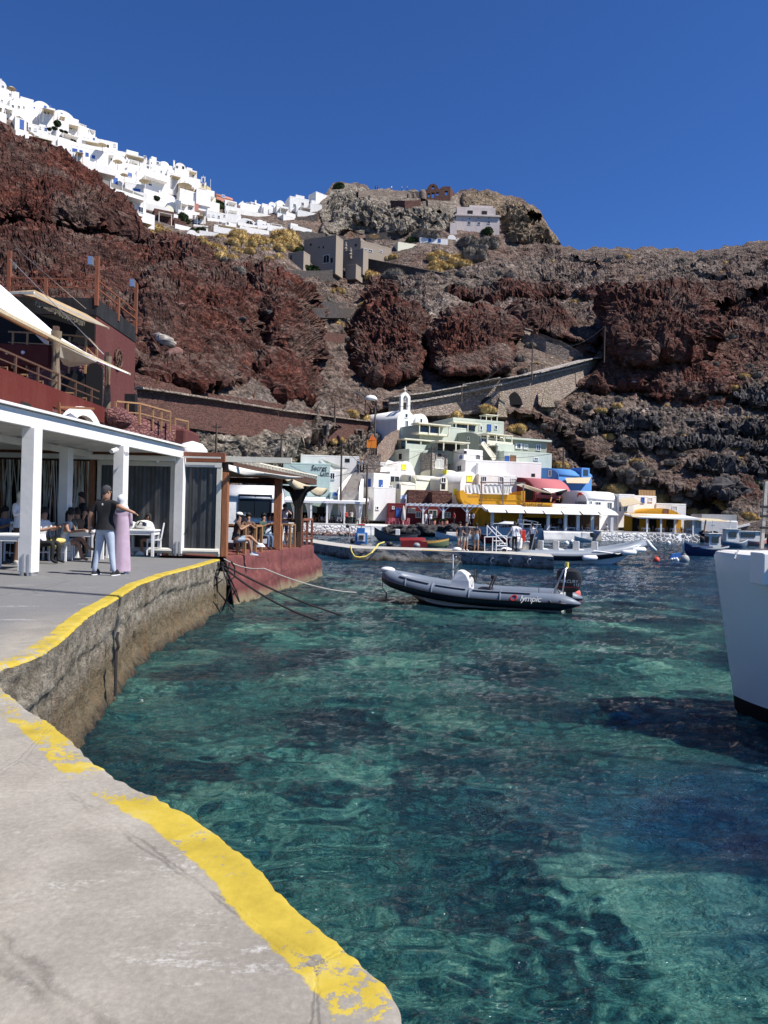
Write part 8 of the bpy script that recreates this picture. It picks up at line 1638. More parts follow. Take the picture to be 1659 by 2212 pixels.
# buoys and floats
def buoy(k,x,y,r,mat,lab,name='buoy'):
    p = G(*q(k,x,y),0); t = thing(name,lab,'buoy',(p.x,p.y,0)); MB().ball((0,0,r*.55),r,10).obj('float',mat,t,smooth='all'); MB().lathe([(r*.25,r*1.4),(r*.3,r*1.75),(.01,r*1.8)],8).obj('eye',mat,t); return t
OR = plain((.60,.07,.035),.5,var=.15)
buoy('R3',1517,783,.26,plain((.62,.13,.10),.5,var=.15),'large red mooring buoy beside the outboard engine of the grey inflatable')
buoy('Q5',697,1052,.22,OR,'small orange buoy on the dark blue water'); buoy('Q5',938,1052,.33,plain((.35,.35,.34),.6,var=.3),'grey and white mooring buoy nearest the white ship bow'); buoy('Q5',800,900,.26,FEND,'white buoy floating below the dark stone sea wall')
buoy('Q4',1395,1582,.26,FEND,'left white buoy of the pair behind the large inflatable'); buoy('Q4',1450,1566,.26,FEND,'right white buoy of the pair behind the large inflatable')
p = G(*q('Q5',868,1050),0); t = thing('float_board','tilted blue swim float with white splash beside the grey buoy','float',(p.x-.5,p.y,0)); m = MB(); a = W(*q('Q5',830,985),p.y); c = W(*q('Q5',862,1015),p.y); m.add([a,a+Vector((.7,.1,.1)),c+Vector((.35,.1,0)),c+Vector((-.4,0,-.1))],[(0,1,2,3)]); m.obj('board',plain((.03,.13,.42),.4),t,world=True,thick=.12); m = MB(); [m.ball((p.x+rs.uniform(-.4,.4),p.y,rs.uniform(0,.2)),rs.uniform(.05,.16),5) for _ in range(9)]; m.obj('splash',FEND,t,world=True)

# ---------------- white ship bow at the right ----------------
SHP = plain((.90,.87,.80),.3,var=.03,scale=.6,bmp=.02); BOOT = plain((.004,.004,.005),.5,var=.1,bmp=0)
zt_ = W(1540,1187,11.0).z; Bt = W(1540,1200,11.1); Bb = G(1583,1541,0); Bb.y = 10.98; ax = Vector((.80,-.60,0)).normalized(); sd_ = Vector((-ax.y,ax.x,0))*-1  # sd_ points to the camera side
shp = thing('ship','white ship bow with a black boot stripe rising from the water at the right edge','ship',(Bb.x,Bb.y,0),math.atan2(-ax.y,-ax.x))
def bowpt(t,z,side):      # t metres aft, z height
    f_ = (z/zt_); stem = Vector((Bb.x + (Bt.x-Bb.x)*f_,Bb.y + (Bt.y-Bb.y)*f_,z)); 
    if z < .1: stem = stem + ax*.10
    w = (1.0+.55*f_)*(1-math.exp(-t/.75))*(1+.12*t); p = stem + ax*t + sd_*w*side*.95; p.z = z; return p
ts = [0,.03,.08,.16,.3,.5,.8,1.2,1.8,2.6,4,6,9]
zs = [-.6,-.1,.1,.298,.302,.6,1.1,1.6,2.1,zt_-.09,zt_-.03,zt_]
rows = []
for iz,z in enumerate(zs):
    ins = {9: 0,10: .03,11: .09}.get(iz,0)
    L1 = [bowpt(t,z,1) - sd_*ins + ax*ins for t in ts][::-1]; L2_ = [bowpt(t,z,-1) + sd_*ins + ax*ins for t in ts[1:]]; rows.append(L1+L2_)
m = MB(); m.loft(rows,closed=False,cap=False); nf = len(rows[0])-1
for i in range(len(rows)-1):
    for j in range(nf): m.m[i*nf+j] = 1 if i < 3 else 0
m.obj('hull',[SHP,BOOT],shp,world=True,smooth=True)
m = MB(); m.loft([[p for p in rows[-1]],[Vector((Bt.x,Bt.y,zt_+.01)) + ax*(1.2+abs(i-12)*.7) for i in range(len(rows[-1]))]],closed=False,cap=False); m.obj('deck',SHP,shp,world=True)
for t in (.45,.85,1.25): p = bowpt(t,zt_,1); m = MB(); m.bar(p + Vector((0,0,-.1)) + sd_*.02,p + Vector((0,0,.02)) - sd_*.2,.02,.02); m.obj('gunwale_seam',plain((.35,.37,.4),.5),shp,world=True)
p = W(1652,1235,9.6); m = MB(); m.box(p.x-.10,p.x+.3,p.y-.15,p.y+.2,p.z-.17,p.z+.25); m.tube([p+Vector((.05,-.16,.12)),p+Vector((.05,-.2,.02))],.05,8); m.obj('fairlead_box',SHP,shp,world=True,bevel=.03)
for lx in (0,.32): m = MB(); a,c = W(1645,1185,10.9),W(1655,1040,10.9); o_ = Vector((lx,0,0)); m.bar(a+o_,c+o_,.045); m.obj('ladder_rail',stucco((.38,.36,.32)),shp,world=True)
m = MB(); [m.bar(W(1643,y,10.88),W(1643,y,10.88)+Vector((.6,0,0)),.035) for y in (1095,1115,1140)]; m.obj('ladder_rung',BLACK,shp,world=True)
m = MB(); m.tube([(7.2,7.3,1),(7.2,7.3,15.8),(7.2,7.3,15.9),(7.2,7.3,20)],[.03,.03,.085,.085],10); m.tube([(7.2,7.3,1.5),(9.5,5.4,2.4)],.1,8); m.obj('mast',plain((.5,.5,.5),.4),shp,world=True)  # unseen mast, lower part thinned so its shadow spares the water
# ---------------- people ----------------
SK = {'l': plain((.50,.30,.21),.6,var=.08,bmp=.03),'m': plain((.36,.20,.13),.6,var=.08,bmp=.03),'d': plain((.20,.11,.075),.6,var=.08,bmp=.03)}
CL = {k: plain(c,.85,var=.12,scale=5,bmp=.12) for k,c in {'black': (.012,.012,.014),'white': (.75,.75,.76),'sweat': (.40,.46,.56),'lilac': (.44,.33,.42),'navy': (.025,.03,.05),'khaki': (.42,.39,.34),'jean': (.30,.38,.46),'grey': (.2,.2,.21),'red': (.5,.04,.04),'pale': (.55,.62,.66),'brown': (.12,.07,.05),'green': (.05,.08,.07),'denim': (.10,.15,.24),'cream': (.6,.56,.48)}.items()}
HAIRM = {'black': plain((.012,.010,.010),.6,var=.3,scale=30,bmp=.6),'brown': plain((.06,.035,.02),.6,var=.3,scale=30,bmp=.6),'grey': plain((.045,.045,.048),.6,var=.4,scale=30,bmp=.6)}
def person(label,loc,rz,h=1.75,pose='stand',skin='m',top='white',bottom='black',shoes='white',hair='black',long=False,short=False,sleeve='short',group=None,fine=True,skirt=None,hat=None,arms=None,lean=0,thin=1.0,midriff=False,head_turn=0,legs=None,bag=False):
    """body faces local -y. Continuous skinned body; clothing zones follow the bones."""
    k = h/1.75; t = thing('person',label,'person',loc,rz,group); J = {}; S_ = SK[skin]
    hip = .93; sit = pose == 'sit'
    if sit: hip = .50
    J['pelvis'] = (0,0,hip); ly = -lean
    J['waist'] = (0,ly*.25,hip+.17); J['chest'] = (0,ly*.7,hip+.38); J['neck'] = (0,ly,hip+.55); J['head0'] = (0,ly-.015,hip+.63); J['head1'] = (0,ly-.03,hip+.74)
    A = arms or {}
    for s_,n in ((1,'L'),(-1,'R')):
        J['sh'+n] = (s_*.17,ly*.95,hip+.50)
        e,w_ = A.get(n,((s_*.23,ly*.9+.03,hip+.24),(s_*.24,ly*.9-.06,hip-.01)))
        J['el'+n] = e; J['wr'+n] = w_; d = Vector(w_)-Vector(e); d.normalize(); J['ha'+n] = tuple(Vector(w_)+d*.09)
        if sit: kn,an = legs[n] if legs and n in legs else ((s_*.11,-.44,.50),(s_*.12,-.42,.09))
        else: kn,an = legs[n] if legs and n in legs else ((s_*.10,-.02,.50),(s_*.115,.02,.08))
        J['hp'+n] = (s_*.085,0,hip-.04); J['kn'+n] = kn; J['an'+n] = an; J['to'+n] = (an[0]*1.1,an[1]-.17,an[2]-.05)
    order = ['pelvis','waist','chest','neck','head0','head1','shL','elL','wrL','haL','shR','elR','wrR','haR','hpL','knL','anL','toL','hpR','knR','anR','toR']
    idx = {n: i for i,n in enumerate(order)}
    E_ = [('pelvis','waist'),('waist','chest'),('chest','neck'),('neck','head0'),('head0','head1')]
    for n in 'LR': E_ += [('chest','sh'+n),('sh'+n,'el'+n),('el'+n,'wr'+n),('wr'+n,'ha'+n),('pelvis','hp'+n),('hp'+n,'kn'+n),('kn'+n,'an'+n),('an'+n,'to'+n)]
    rad = {'pelvis': (.155,.115),'waist': (.135,.10),'chest': (.165,.115),'neck': (.06,.06),'head0': (.068,.075),'head1': (.078,.09),'sh': (.068,.068),'el': (.043,.043),'wr': (.030,.027),'ha': (.038,.02),'hp': (.098,.10),'kn': (.062,.062),'an': (.042,.045),'to': (.042,.03)}
    V = [Vector(J[n])*k for n in order]; ex = []; exr = []
    if fine:                        # five separate fingers on each hand
        for n,s_ in (('L',1),('R',-1)):
            hd = Vector(J['ha'+n]); d = (hd-Vector(J['wr'+n])).normalized(); side = d.cross(Vector((0,0,1)) if abs(d.z) < .8 else Vector((0,1,0))).normalized(); cu = side.cross(d)
            for f_,(off,ln) in enumerate(((-.028,.062),(-.010,.075),(.009,.07),(.027,.052),(-.042,.045))):
                b0 = hd + side*off*.6 + d*(.0 if f_ < 4 else -.045); 
                if f_ == 4: m1 = b0 + side*(-.03) + d*.02; m2 = m1 + d*.03 - cu*.01
                else: m1 = b0 + side*off*.4 + d*ln*.55 - cu*.008; m2 = m1 + d*ln*.4 - cu*.022
                ex.append((n,[b0,m1,m2]))
    me = bpy.data.meshes.new('body'); vs = list(V); es = [(idx[a],idx[b]) for a,b in E_]
    for n,pts in ex:
        b0 = idx['ha'+n]; prev = b0
        for p in pts: vs.append(p*k); es.append((prev,len(vs)-1)); prev = len(vs)-1
    me.from_pydata([tuple(v_) for v_ in vs],es,[]); o = bpy.data.objects.new('body',me); COL.objects.link(o)
    sm = o.modifiers.new('skin','SKIN'); sm.use_smooth_shade = True; sk_ = me.skin_vertices[0].data
    for i,n in enumerate(order): key = n if n in rad else n[:2]; a,b_ = rad[key]; sk_[i].radius = (a*k*thin*(1 if n[0] != 'h' or n[:2] != 'he' else 1),b_*k*thin); sk_[i].use_root = (i == 0)
    for i in range(len(order),len(vs)): sk_[i].radius = (.0095*k,.0095*k); sk_[i].use_root = False
    sb = o.modifiers.new('sub','SUBSURF'); sb.levels = 1 if not fine else 2; sb.render_levels = sb.levels
    bpy.context.view_layer.update(); dg = bpy.context.evaluated_depsgraph_get(); nm = bpy.data.meshes.new_from_object(o.evaluated_get(dg)); bpy.data.objects.remove(o)
    T_ = CL[top] if top in CL else S_; B_ = CL[bottom] if bottom in CL else S_; SHM = CL.get(shoes,S_); nm.materials.clear()
    for m_ in (S_,T_,B_,SHM): nm.materials.append(m_)
    segs = []
    def sg(a,b_,m_): segs.append((Vector(J[a])*k,Vector(J[b_])*k,m_))
    sg('pelvis','waist',2 if (midriff or skirt) else 1); sg('waist','chest',0 if midriff else 1); sg('chest','neck',1); sg('neck','head0',0); sg('head0','head1',0)
    for n in 'LR':
        sg('chest','sh'+n,1); a,b_ = Vector(J['sh'+n]),Vector(J['el'+n]); J['se'+n] = tuple(a.lerp(b_,.75 if sleeve == 'short' else (.02 if sleeve == 'none' else 1.0))); sg('sh'+n,'se'+n,1 if sleeve != 'none' else 0); sg('se'+n,'el'+n,1 if sleeve == 'long' else 0); sg('el'+n,'wr'+n,1 if sleeve == 'long' else 0); sg('wr'+n,'ha'+n,0)
        sg('pelvis','hp'+n,2); 
        if short: a,b_ = Vector(J['hp'+n]),Vector(J['kn'+n]); J['sk'+n] = tuple(a.lerp(b_,short)); sg('hp'+n,'sk'+n,2); sg('sk'+n,'kn'+n,0); sg('kn'+n,'an'+n,0)
        else: sg('hp'+n,'kn'+n,2); sg('kn'+n,'an'+n,2)
        J['al'+n] = tuple(Vector(J['an'+n])*.94+Vector((0,0,0))); sg('an'+n,'to'+n,3)
    AA = np.array([s[0] for s in segs]); BB = np.array([s[1] for s in segs]); MM = [s[2] for s in segs]; ab = BB-AA; l2 = (ab**2).sum(1)+1e-9
    for pl in nm.polygons:
        c = np.array(pl.center); tt = np.clip(((c-AA)*ab).sum(1)/l2,0,1); dd = np.linalg.norm(AA+ab*tt[:,None]-c,axis=1); pl.material_index = MM[int(dd.argmin())]; pl.use_smooth = True
    # swell clothing slightly off the skin, give the face its relief
    nv = len(nm.vertices); co = np.zeros(nv*3); nm.vertices.foreach_get('co',co); co = co.reshape(-1,3); hc = np.array(Vector(J['head1'])*k) - np.array((0,0,.02*k))
    body = bpy.data.objects.new('body',nm); COL.objects.link(body); body.parent = t
    Hc = Vector(hc); HR = .105*k
    def hd(p): return Hc + Matrix.Rotation(head_turn,3,'Z') @ (Vector(p)*k)
    if fine:
        m = MB(); m.ball(hd((0,-.082,-.012)),.016*k,6,sz=1.5); [m.ball(hd((s_*.083,.0,-.01)),.02*k,6,sz=1.5,sx=.5) for s_ in (-1,1)]; m.obj('face',S_,t,smooth='all')
        m = MB(); [m.ball(hd((s_*.033,-.083,.012)),.011*k,6) for s_ in (-1,1)]; m.box(*[f for ab_ in zip(hd((-.022,-.086,-.05)),hd((.022,-.078,-.044))) for f in ab_]) ; m.obj('eyes',flat((.04,.025,.02)),t)
    if not skirt and not midriff:
        m = MB(); m.loft([[(rx*1.03*thin*math.cos(a)*k,(ly*.2+ry*1.03*thin*math.sin(a))*k,(hip+z)*k) for a in np.linspace(0,2*math.pi,19)[:-1]] for z,rx,ry in ((-.03,.178,.135),(.04,.168,.125),(.12,.152,.112),(.22,.142,.104))],cap=False); m.obj('shirt_hem',T_,t,smooth='all')
    # hair
    if hair:
        m = MB(); rings = []
        for zz,ry,rx,oy in ((-.06,.03,.06,.075),(-.02,.055,.088,.045),(.03,.095,.092,.012),(.07,.092,.088,.008),(.105,.07,.066,.008),(.13,.03,.03,.008),(.135,.002,.002,.008)): rings.append([hd((rx*math.cos(a),oy+ry*math.sin(a),zz)) for a in np.linspace(0,2*math.pi,15)[:-1]])
        m.loft(rings)
        if long: m.loft([[hd((rx*math.cos(a),.06+ry*math.sin(a),zz)) for a in np.linspace(0,2*math.pi,11)[:-1]] for zz,rx,ry in ((.05,.085,.05),(-.08,.095,.05),(-.2,.085,.04),(-.30,.04,.02))])
        m.obj('hair',HAIRM[hair],t,smooth='all')
    if hat:
        m = MB(); hm = CL[hat[1]]
        if hat[0] == 'scarf':
            m.loft([[hd((rx*math.cos(a),oy+ry*math.sin(a),zz)) for a in np.linspace(0,2*math.pi,17)[:-1]] for zz,rx,ry,oy in ((-.22,.17,.12,.03),(-.14,.13,.11,.015),(-.07,.10,.10,.01),(0,.112,.10,.03),(.06,.112,.105,.028),(.11,.09,.085,.02),(.14,.04,.04,.015),(.145,.002,.002,.015))])
        else:
            m.loft([[hd((rx*math.cos(a),.005+ry*math.sin(a),zz)) for a in np.linspace(0,2*math.pi,15)[:-1]] for zz,rx,ry in ((.035,.103,.115),(.09,.10,.108),(.125,.07,.08),(.14,.002,.002))]); m.add([hd(p) for p in ((-.07,-.1,.045),(.07,-.1,.045),(.05,-.19,.03),(-.05,-.19,.03),(-.07,-.1,.055),(.07,-.1,.055),(.05,-.19,.04),(-.05,-.19,.04))],[(0,3,2,1),(4,5,6,7),(3,7,6,2),(0,4,7,3),(1,2,6,5)])
        m.obj('headscarf' if hat[0] == 'scarf' else 'cap',hm,t,smooth='all')
    if skirt:
        m = MB(); zb,rb2 = skirt[1],skirt[2]; zt2 = hip+.14 if len(skirt) < 4 else skirt[3]; n = 20; rows_ = []
        for i in range(9):
            f_ = i/8; z = (zt2 + (zb-zt2)*f_)*k; rr_ = (.145+(rb2-.145)*f_**.8)*k; rows_.append([(rr_*math.cos(a)*(1+.07*f_*math.sin(a*5)),ly*(1-f_)*.3*k+rr_*.8*math.sin(a)*(1+.07*f_*math.cos(a*7)),z) for a in np.linspace(0,2*math.pi,n+1)[:-1]])
        m.loft(rows_,closed=True,cap=False); m.obj('skirt',CL[skirt[0]],t,smooth='all')
    if pose != 'x' and shoes in CL and fine:
        for n in 'LR':
            a = Vector(J['an'+n])*k; m = MB(); m.loft([[(a.x+rx*math.cos(b_)*k,a.y+(-.075+ry*math.sin(b_))*k,a.z+z*k) for b_ in np.linspace(0,2*math.pi,13)[:-1]] for z,rx,ry in ((-.085,.048,.145),(-.055,.052,.15),(-.02,.045,.11),(.03,.042,.055))]); m.obj('shoe',SHM,t,smooth='all')
            m = MB(); m.loft([[(a.x+rx*math.cos(b_)*k,a.y+(-.078+ry*math.sin(b_))*k,a.z+z*k) for b_ in np.linspace(0,2*math.pi,13)[:-1]] for z,rx,ry in ((-.092,.05,.15),(-.068,.055,.155))]); m.obj('sole',CL['white'],t,smooth='all')
    return t
# the couple on the quay: seen from behind
P_m = qp(845,1520); P_m.z = QZ
man = person('man in black t-shirt and pale striped track pants, arm round a woman',(P_m.x+.08,P_m.y+.12,QZ),R(170),1.78,skin='m',top='black',bottom='sweat',shoes='black',hair='grey',arms={'R': ((-.37,.10,1.35),(-.53,-.02,1.27)),'L': ((.30,.05,1.17),(.36,-.04,.93))},legs={'L': ((.15,-.02,.5),(.20,.03,.09)),'R': ((-.13,-.02,.5),(-.20,.0,.09))},thin=1.12,head_turn=R(-35))
m = MB(); 
for i,dx in enumerate((0,.022,.044)): m.tube([(.185-.0,.0+dx-.02,.92),(.235,-.0+dx-.02,.72),(.225,dx-.02,.5),(.245,dx+.01,.25),(.245,dx+.02,.14)],.007,5)
m.obj('side_stripes',CL['black'],man); m = MB(); m.lathe([(.042,-.012),(.042,.012)],10,(.365,-.05,.955)); m.obj('watch',STEEL,man); m = MB(); m.ball((0,.128,1.42),.018,6,sy=.3,sz=1.3); m.obj('shirt_mark',CL['white'],man)
person('woman in a long lilac dress and white headscarf held by the man in black',(P_m.x+.23,P_m.y+.62,QZ),R(195),1.60,skin='l',top='lilac',bottom='lilac',shoes='white',hair=None,hat=('scarf','white'),sleeve='long',skirt=('lilac',.06,.22,1.3),thin=1.0,arms={'L': ((.19,-.04,1.15),(.12,-.2,1.0)),'R': ((-.19,-.04,1.15),(-.10,-.2,1.0))})
P_ = W(*q('Q1',135,1440),16.8); person('woman with cream headscarf and loose white blouse standing behind the thick front post',(P_.x,17.0,QZ),R(60),1.66,skin='l',top='white',bottom='brown',shoes='cream',hair=None,hat=('scarf','cream'),sleeve='long',arms={'L': ((.26,-.1,1.2),(.1,-.28,1.35)),'R': ((-.24,-.1,1.2),(-.08,-.28,1.3))},thin=1.1)
cross = {'L': ((.06,-.44,.60),(-.10,-.70,.36)),'R': ((-.06,-.42,.50),(-.02,-.50,.09))}
def seat(P,rz,lab,**kw): return person(lab,(P.x,P.y,QZ if 'z' not in kw else kw.pop('z')),rz,pose='sit',**kw)
seat(C_mid + Vector((.05,0,0)),R(92),'woman sitting with crossed bare legs in pale dress, yellow fish bag behind her',h=1.66,skin='m',top='pale',bottom='pale',short=.55,shoes='x',hair='black',long=True,sleeve='none',lean=.12,legs=cross,arms={'L': ((.2,-.22,.78),(.12,-.46,.82)),'R': ((-.2,-.2,.78),(-.1,-.45,.80))})
seat(C_r + Vector((0,0,0)),R(-75),'dark-haired girl in a white sleeveless top bent over the table with white bags',h=1.6,skin='m',top='white',bottom='jean',short=.5,shoes='white',hair='black',long=True,sleeve='none',lean=.18,legs={'L': ((.11,-.40,.48),(.12,-.36,.09)),'R': ((-.11,-.42,.48),(-.12,-.40,.09))},arms={'L': ((.2,-.26,.80),(.12,-.42,.84)),'R': ((-.2,-.26,.80),(-.06,-.42,.84))})
for i,(x,y,Yv,rz,tp,lab,kw) in enumerate(((20,960,18.6,60,'denim','person in a dark blue top sitting at the left edge in the shade',{}),(345,960,17.6,80,'white','person in a white top seated right of the thick front post',{}),(655,1000,19.0,-80,'green','person in dark clothes seated across the table from the crossed-legs woman',{}),(745,900,20.2,-60,'black','person in black with raised head in the shade behind the man in black',{'pose': 'stand'}),(690,1000,19.6,-120,'brown','person leaning over the middle table in the shade',{}))):
    P_ = W(*q('Q1',x,y),Yv); kw2 = dict(skin='m',top=tp,bottom='black',shoes='black',hair='black',lean=.1,fine=False,arms={'L': ((.22,-.18,.78),(.12,-.42,.86)),'R': ((-.22,-.18,.78),(-.12,-.42,.86))})
    if kw: kw2.pop('arms'); person(lab,(P_.x,Yv,QZ),R(rz),**{**kw2,**kw})
    else: seat(Vector((P_.x,Yv,0)),R(rz),lab,**kw2)
# bar guests on the red terrace
def on_t(k,x,Yv): p = W(*q(k,x,1200),Yv); return Vector((p.x,Yv,TZ))
for x,Yv,rz,tp,bt,lab,kw in ((590,23.2,100,'brown','jean','man in a white cap with white sneakers and crossed legs at the bar tables',dict(hat=('cap','white'),short=.7,shoes='white',legs=cross)),(735,25.0,10,'brown','grey','person in a brown top seen from behind at the second bar table',dict(lean=-.05)),(885,27.0,60,'green','denim','person in dark green seated at the third bar table',{}),(960,29.0,40,'pale','denim','person in a pale blue top seated behind the third bar table',{}),(700,26.6,-20,'grey','black','person with a pale cap seated deeper inside the bar',dict(hat=('cap','cream'))),(1020,30.5,0,'black','black','dark-haired person beside the thick brown post',{})):
    P_ = on_t('Q2',x,Yv); person(lab,P_,R(rz),1.75,'sit',**{**dict(skin='m',top=tp,bottom=bt,shoes='black',hair='black',lean=.08,fine=Yv < 24,arms={'L': ((.24,-.16,.80),(.1,-.36,.92)),'R': ((-.24,-.16,.80),(-.1,-.36,.92))}),**kw})
P_ = on_t('Q2',1150,31.2); person('man in a white t-shirt holding a phone to his face at the far bar counter',P_,R(10),1.72,'stand',skin='m',top='white',bottom='denim',short=.8,hair='black',fine=False,arms={'L': ((.3,-.1,1.30),(.08,-.2,1.52)),'R': ((-.3,-.1,1.30),(-.08,-.2,1.52))})
# people on the pier
def on_p(x,dY=0): X_,Y_ = q('R4',x,405); p = G(X_,Y_,.75); return Vector((p.x,p.y+dY,.75))
person('man in a dark polo and beige shorts with hand on hip on the pier',on_p(345),R(30),1.80,skin='m',top='navy',bottom='khaki',short=.75,hair='black',fine=False,arms={'L': ((.33,.0,1.18),(.18,-.1,.98)),'R': ((-.25,0,1.15),(-.12,-.16,1.02))})
person('second man half hidden behind the man in the dark polo',on_p(300,.9),R(20),1.74,skin='m',top='navy',bottom='khaki',short=.7,hair='black',fine=False)
person('woman in a bikini top and pale denim shorts beside the two men on the pier',on_p(458),R(170),1.68,skin='m',top='navy',bottom='jean',short=.42,shoes='x',hair='black',fine=False,midriff=True,sleeve='none',arms={'L': ((.24,-.08,1.14),(.1,-.24,1.12)),'R': ((-.24,-.04,1.14),(-.2,-.14,.94))})
person('man in a white shirt and black trousers right of the boarding steps',on_p(855),R(195),1.82,skin='d',top='white',bottom='black',shoes='black',fine=False,thin=1.08,arms={'L': ((.22,-.1,1.16),(.12,-.3,1.1)),'R': ((-.22,-.1,1.16),(-.08,-.3,1.05))})
person('man in a white t-shirt and black shorts behind the man in black trousers',on_p(910,.8),R(160),1.76,skin='d',top='white',bottom='black',short=.8,shoes='black',fine=False)
person('woman in white top and long black skirt-trousers on the pier, hand on hip',on_p(1040),R(150),1.76,skin='m',top='white',bottom='black',shoes='black',hair='black',fine=False,sleeve='none',skirt=('black',.08,.20),thin=.92,arms={'R': ((-.30,.02,1.2),(-.14,-.08,1.02)),'L': ((.22,0,1.14),(.2,-.05,.92))})
t = thing('red_container','red plastic container beside the staff on the pier','container',on_p(975,1.5)+Vector((0,0,.55))); MB().box(-.22,.22,-.15,.15,0,.75).obj('can',plain((.65,.04,.02),.5),t,bevel=.05); MB().tube([(-.1,0,.75),(-.1,0,.85),(.1,0,.85),(.1,0,.75)],.02,6).obj('handle',RED,t)
t = thing('post_stand','grey stool under the red container on the pier','stool',on_p(975,1.5)); MB().box(-.25,.25,-.2,.2,.5,.55).obj('seat',GREYW,t)
for a in (-.2,.2):
    for c in (-.15,.15): MB().box(a-.02,a+.02,c-.02,c+.02,0,.5).obj('leg',STEEL,t)
for x,dY,w,hh,cl_,lab in ((1000,.5,.35,.6,'cream','beige sack standing beside the woman in the long black skirt'),(770,.2,.4,.22,'white','white bag at the foot of the boarding steps'),(265,.3,.3,.22,'white','white bag beside the men on the pier'),(400,.5,.35,.35,'black','black rucksack behind the woman in shorts on the pier'),(505,.4,.4,.3,'black','black bag right of the woman in shorts on the pier')):
    o = MB().ball((0,0,hh*.45),w,8,sz=hh/w*.6).obj('bag',CL[cl_],smooth='all'); o.location = on_p(x,dY); tag(o,lab,'bag')
# far people as lighter figures: one body per look, copied
def far_proto(pose,**kw): return person('x',(0,0,-50),0,1.72,pose,fine=False,**kw)
FP_ = [far_proto('sit',skin='m',top=tp,bottom='black',shoes='black',hair='black',lean=.1) for tp in ('black','navy','white','denim','brown','red')]
usedp = set(); rs = random.Random(12)
def far(i,loc,rz,lab,group):
    pr = FP_[i]
    if i not in usedp: usedp.add(i); pr.location = loc; pr.rotation_euler = (0,0,rz); pr['label'] = lab; pr['group'] = group; return pr
    return dup(pr,loc,rz,lab,group)
names = ['black','navy','white','blue','brown','red']
for kk in range(26):
    u = rb.w*(kk+.5)/26; i = rs.choice([0,0,1,2,3,4]) if kk else 5; p = TM[rb.root.name] @ Vector((u,rs.uniform(.5,4),0)); far(i,p,rs.choice([R(90),R(-90),R(0),R(180)])+rs.uniform(-.4,.4),'diner in a %s top seated under the left quayside canopy' % names[i],'diners in %s tops under the left canopy' % names[i])
for kk in range(16):
    u = tc.w*(kk+.5)/16; i = rs.choice([0,1,2,4]); p = TM[tc.root.name] @ Vector((u,rs.uniform(1,5),0)); far(i,p,rs.choice([R(90),R(-90)])+rs.uniform(-.4,.4),'diner in a %s top seated under the long taverna canopy' % names[i],'diners in %s tops under the taverna canopy' % names[i])
STF = [('Q3',1430,1380,100,'white','white','person in white clothes walking left under the white timber pergola'),('Q3',1478,1380,99.8,'white','white','person in white clothes striding under the white timber pergola'),('Q3',605,1362,100.2,'red','black','waiter in red and black standing under the left canopy'),('Q3',640,1362,99.8,'black','black','waiter in black standing beside the waiter in red'),('Q3',658,1362,99.2,'cream','green','waiter with an apron at the edge of the left canopy'),('Q4',730,1430,102,'navy','red','waiter in navy near the left end of the taverna canopy'),('Q4',1325,1430,101,'denim','black','waiter in pale blue between the taverna posts'),('Q4',228,1375,100.5,'red','black','person in red near the right post of the timber pergola'),('Q3',725,815,111,'denim','black','person in blue walking down the upper part of the broad steps'),('Q3',765,815,111.5,'pale','khaki','person in pale clothes at the top of the broad steps'),('Q3',865,600,117,'grey','black','person standing by the orange road sign on the upper steps'),('Q3',840,1230,100.5,'lilac','lilac','person in lilac beside the pole in front of the balcony house'),('Q4',385,1378,100.8,'white','khaki','person in white between the timber pergola and the taverna'),('Q4',425,1378,100.6,'pale','black','person in a pale top left of the taverna canopy')]
for k_,x,y,Yv,tp,bt,lab in STF: X_,Y_ = q(k_,x,y); p = W(X_,Y_,Yv); person(lab,p,R(rs.uniform(-120,120)),1.72,top=tp,bottom=bt,shoes='black',hair='black',fine=False,legs={'L': ((.1,-.12,.5),(.11,-.15,.09)),'R': ((-.1,.05,.5),(-.11,.22,.09))})
for i,(x,y) in enumerate(((535,124),(548,124),(625,126),(683,126),(712,126))): p = W(*q('Z3',x,y),309); person(['first','second','third','fourth','last'][i] + ' visitor from the left standing on the castle wall',p,R(rs.uniform(0,300)),2.0,top=['black','navy','white','white','white'][i],bottom='black',shoes='black',fine=False)
# planters, flag, parasol, curtain net
for i,(x,r,lab) in enumerate(((1505,.4,'terracotta pot with a bushy plant beside the walking people in white'),(1592,.45,'terracotta pot at the middle post of the timber pergola'),(1632,.4,'terracotta pot with a yellow-green bush right of the middle post'))):
    p = X_at('Q3',x,1385,99.9); t = thing('plant_pot',lab,'plant pot',(p.x,p.y,zq2)); MB().lathe([(.22,0),(.38,.35),(.36,.7),(.28,.72),(.25,.6)],12).obj('pot',TERRA,t,smooth=True); o = bpy.data.objects.new('plant',SH['green'][i % 3]); COL.objects.link(o); o.parent = t; o.location = (0,0,.65); o.scale = (.5,.5,.55)
t = thing('flagpole','white flagpole with a blue and white striped flag before the red stone house','flagpole',X_at('Q3',1215,1305,99.8)); a,c = X_at('Q3',1215,1305,99.8),X_at('Q3',1228,1062,99.8); m = MB(); m.tube([a,c],.05,8); m.obj('pole',WPAINT,t,world=True)
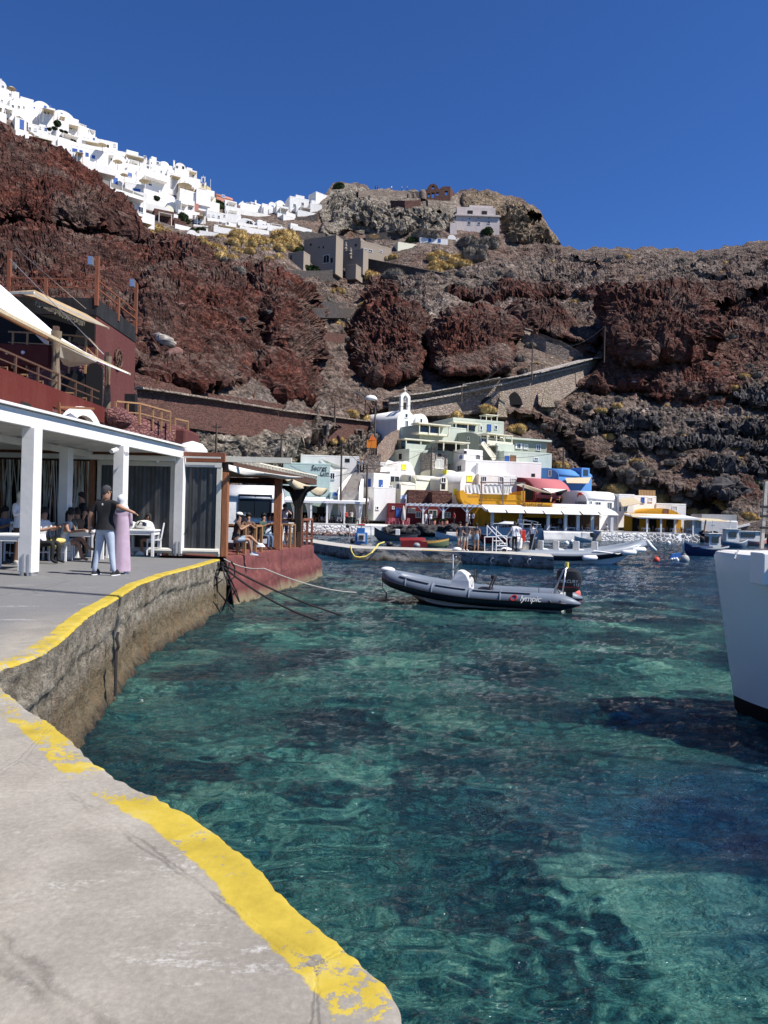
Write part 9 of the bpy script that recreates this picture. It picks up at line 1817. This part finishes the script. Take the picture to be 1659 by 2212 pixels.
FB = flat((.03,.12,.42)); wf = lambda u,v_: W(*q('Q3',1226-60*u,1068+38*v_+8*u+3*math.sin(u*7)),99.8-.25*math.sin(u*8))
for kind,mt in ((0,FB),(1,FEND)):
    m = MB()
    for s_ in range(9):
        if s_ % 2 == kind: m.loft([[wf(u,s_/9+v_/9) for u in np.linspace(0,1,10)] for v_ in (0,1)],closed=False,cap=False)
    if kind == 0: m.loft([[wf(u,v_)-Vector((0,.02,0)) for u in np.linspace(0,.36,5)] for v_ in (0,.55)],closed=False,cap=False)
    else: m.loft([[wf(u,v_)-Vector((0,.04,0)) for u in (.15,.21)] for v_ in (0,.55)],closed=False,cap=False); m.loft([[wf(u,v_)-Vector((0,.04,0)) for u in (0,.36)] for v_ in (.23,.32)],closed=False,cap=False)
    m.obj('flag_stripes',mt,t,world=True)
t = thing('closed_parasol','closed white parasol beside the pink chairs','parasol',X_at('Q3',1195,1375,99.9)); a,c = X_at('Q3',1195,1375,99.9),X_at('Q3',1200,1175,99.9); m = MB(); m.tube([a,c],.04,6); m.obj('pole',WPAINT,t,world=True); m = MB(); m.lathe([(.05,-2.1),(.3,-1.9),(.22,-1),(.12,-.2),(.02,0)],10,c); m.obj('canopy',CLOTH,t,world=True,smooth='all')
# clean up prototypes that were never placed
for o in [o for o in bpy.data.objects if o.parent is None and o.get('label') == 'x']:
    for ch in list(o.children_recursive): bpy.data.objects.remove(ch)
    bpy.data.objects.remove(o)

# repeats that share a label are told apart by their order in the photograph
NTH = ORD + ['seventeenth','eighteenth','nineteenth','twentieth','twenty-first','twenty-second','twenty-third','twenty-fourth','twenty-fifth','twenty-sixth']
bpy.context.view_layer.update(); by = {}
for o in bpy.data.objects:
    if o.parent is None and o.get('category') and o.get('label'): by.setdefault(o['label'],[]).append(o)
def sx(o):
    l = CM.transposed() @ (o.matrix_world.translation - CAM); return l.x/-l.z
for lab,os_ in by.items():
    if 1 < len(os_) <= len(NTH):
        for i,o in enumerate(sorted(os_,key=sx)): o['label'] = lab + ', ' + NTH[i] + ' from left'
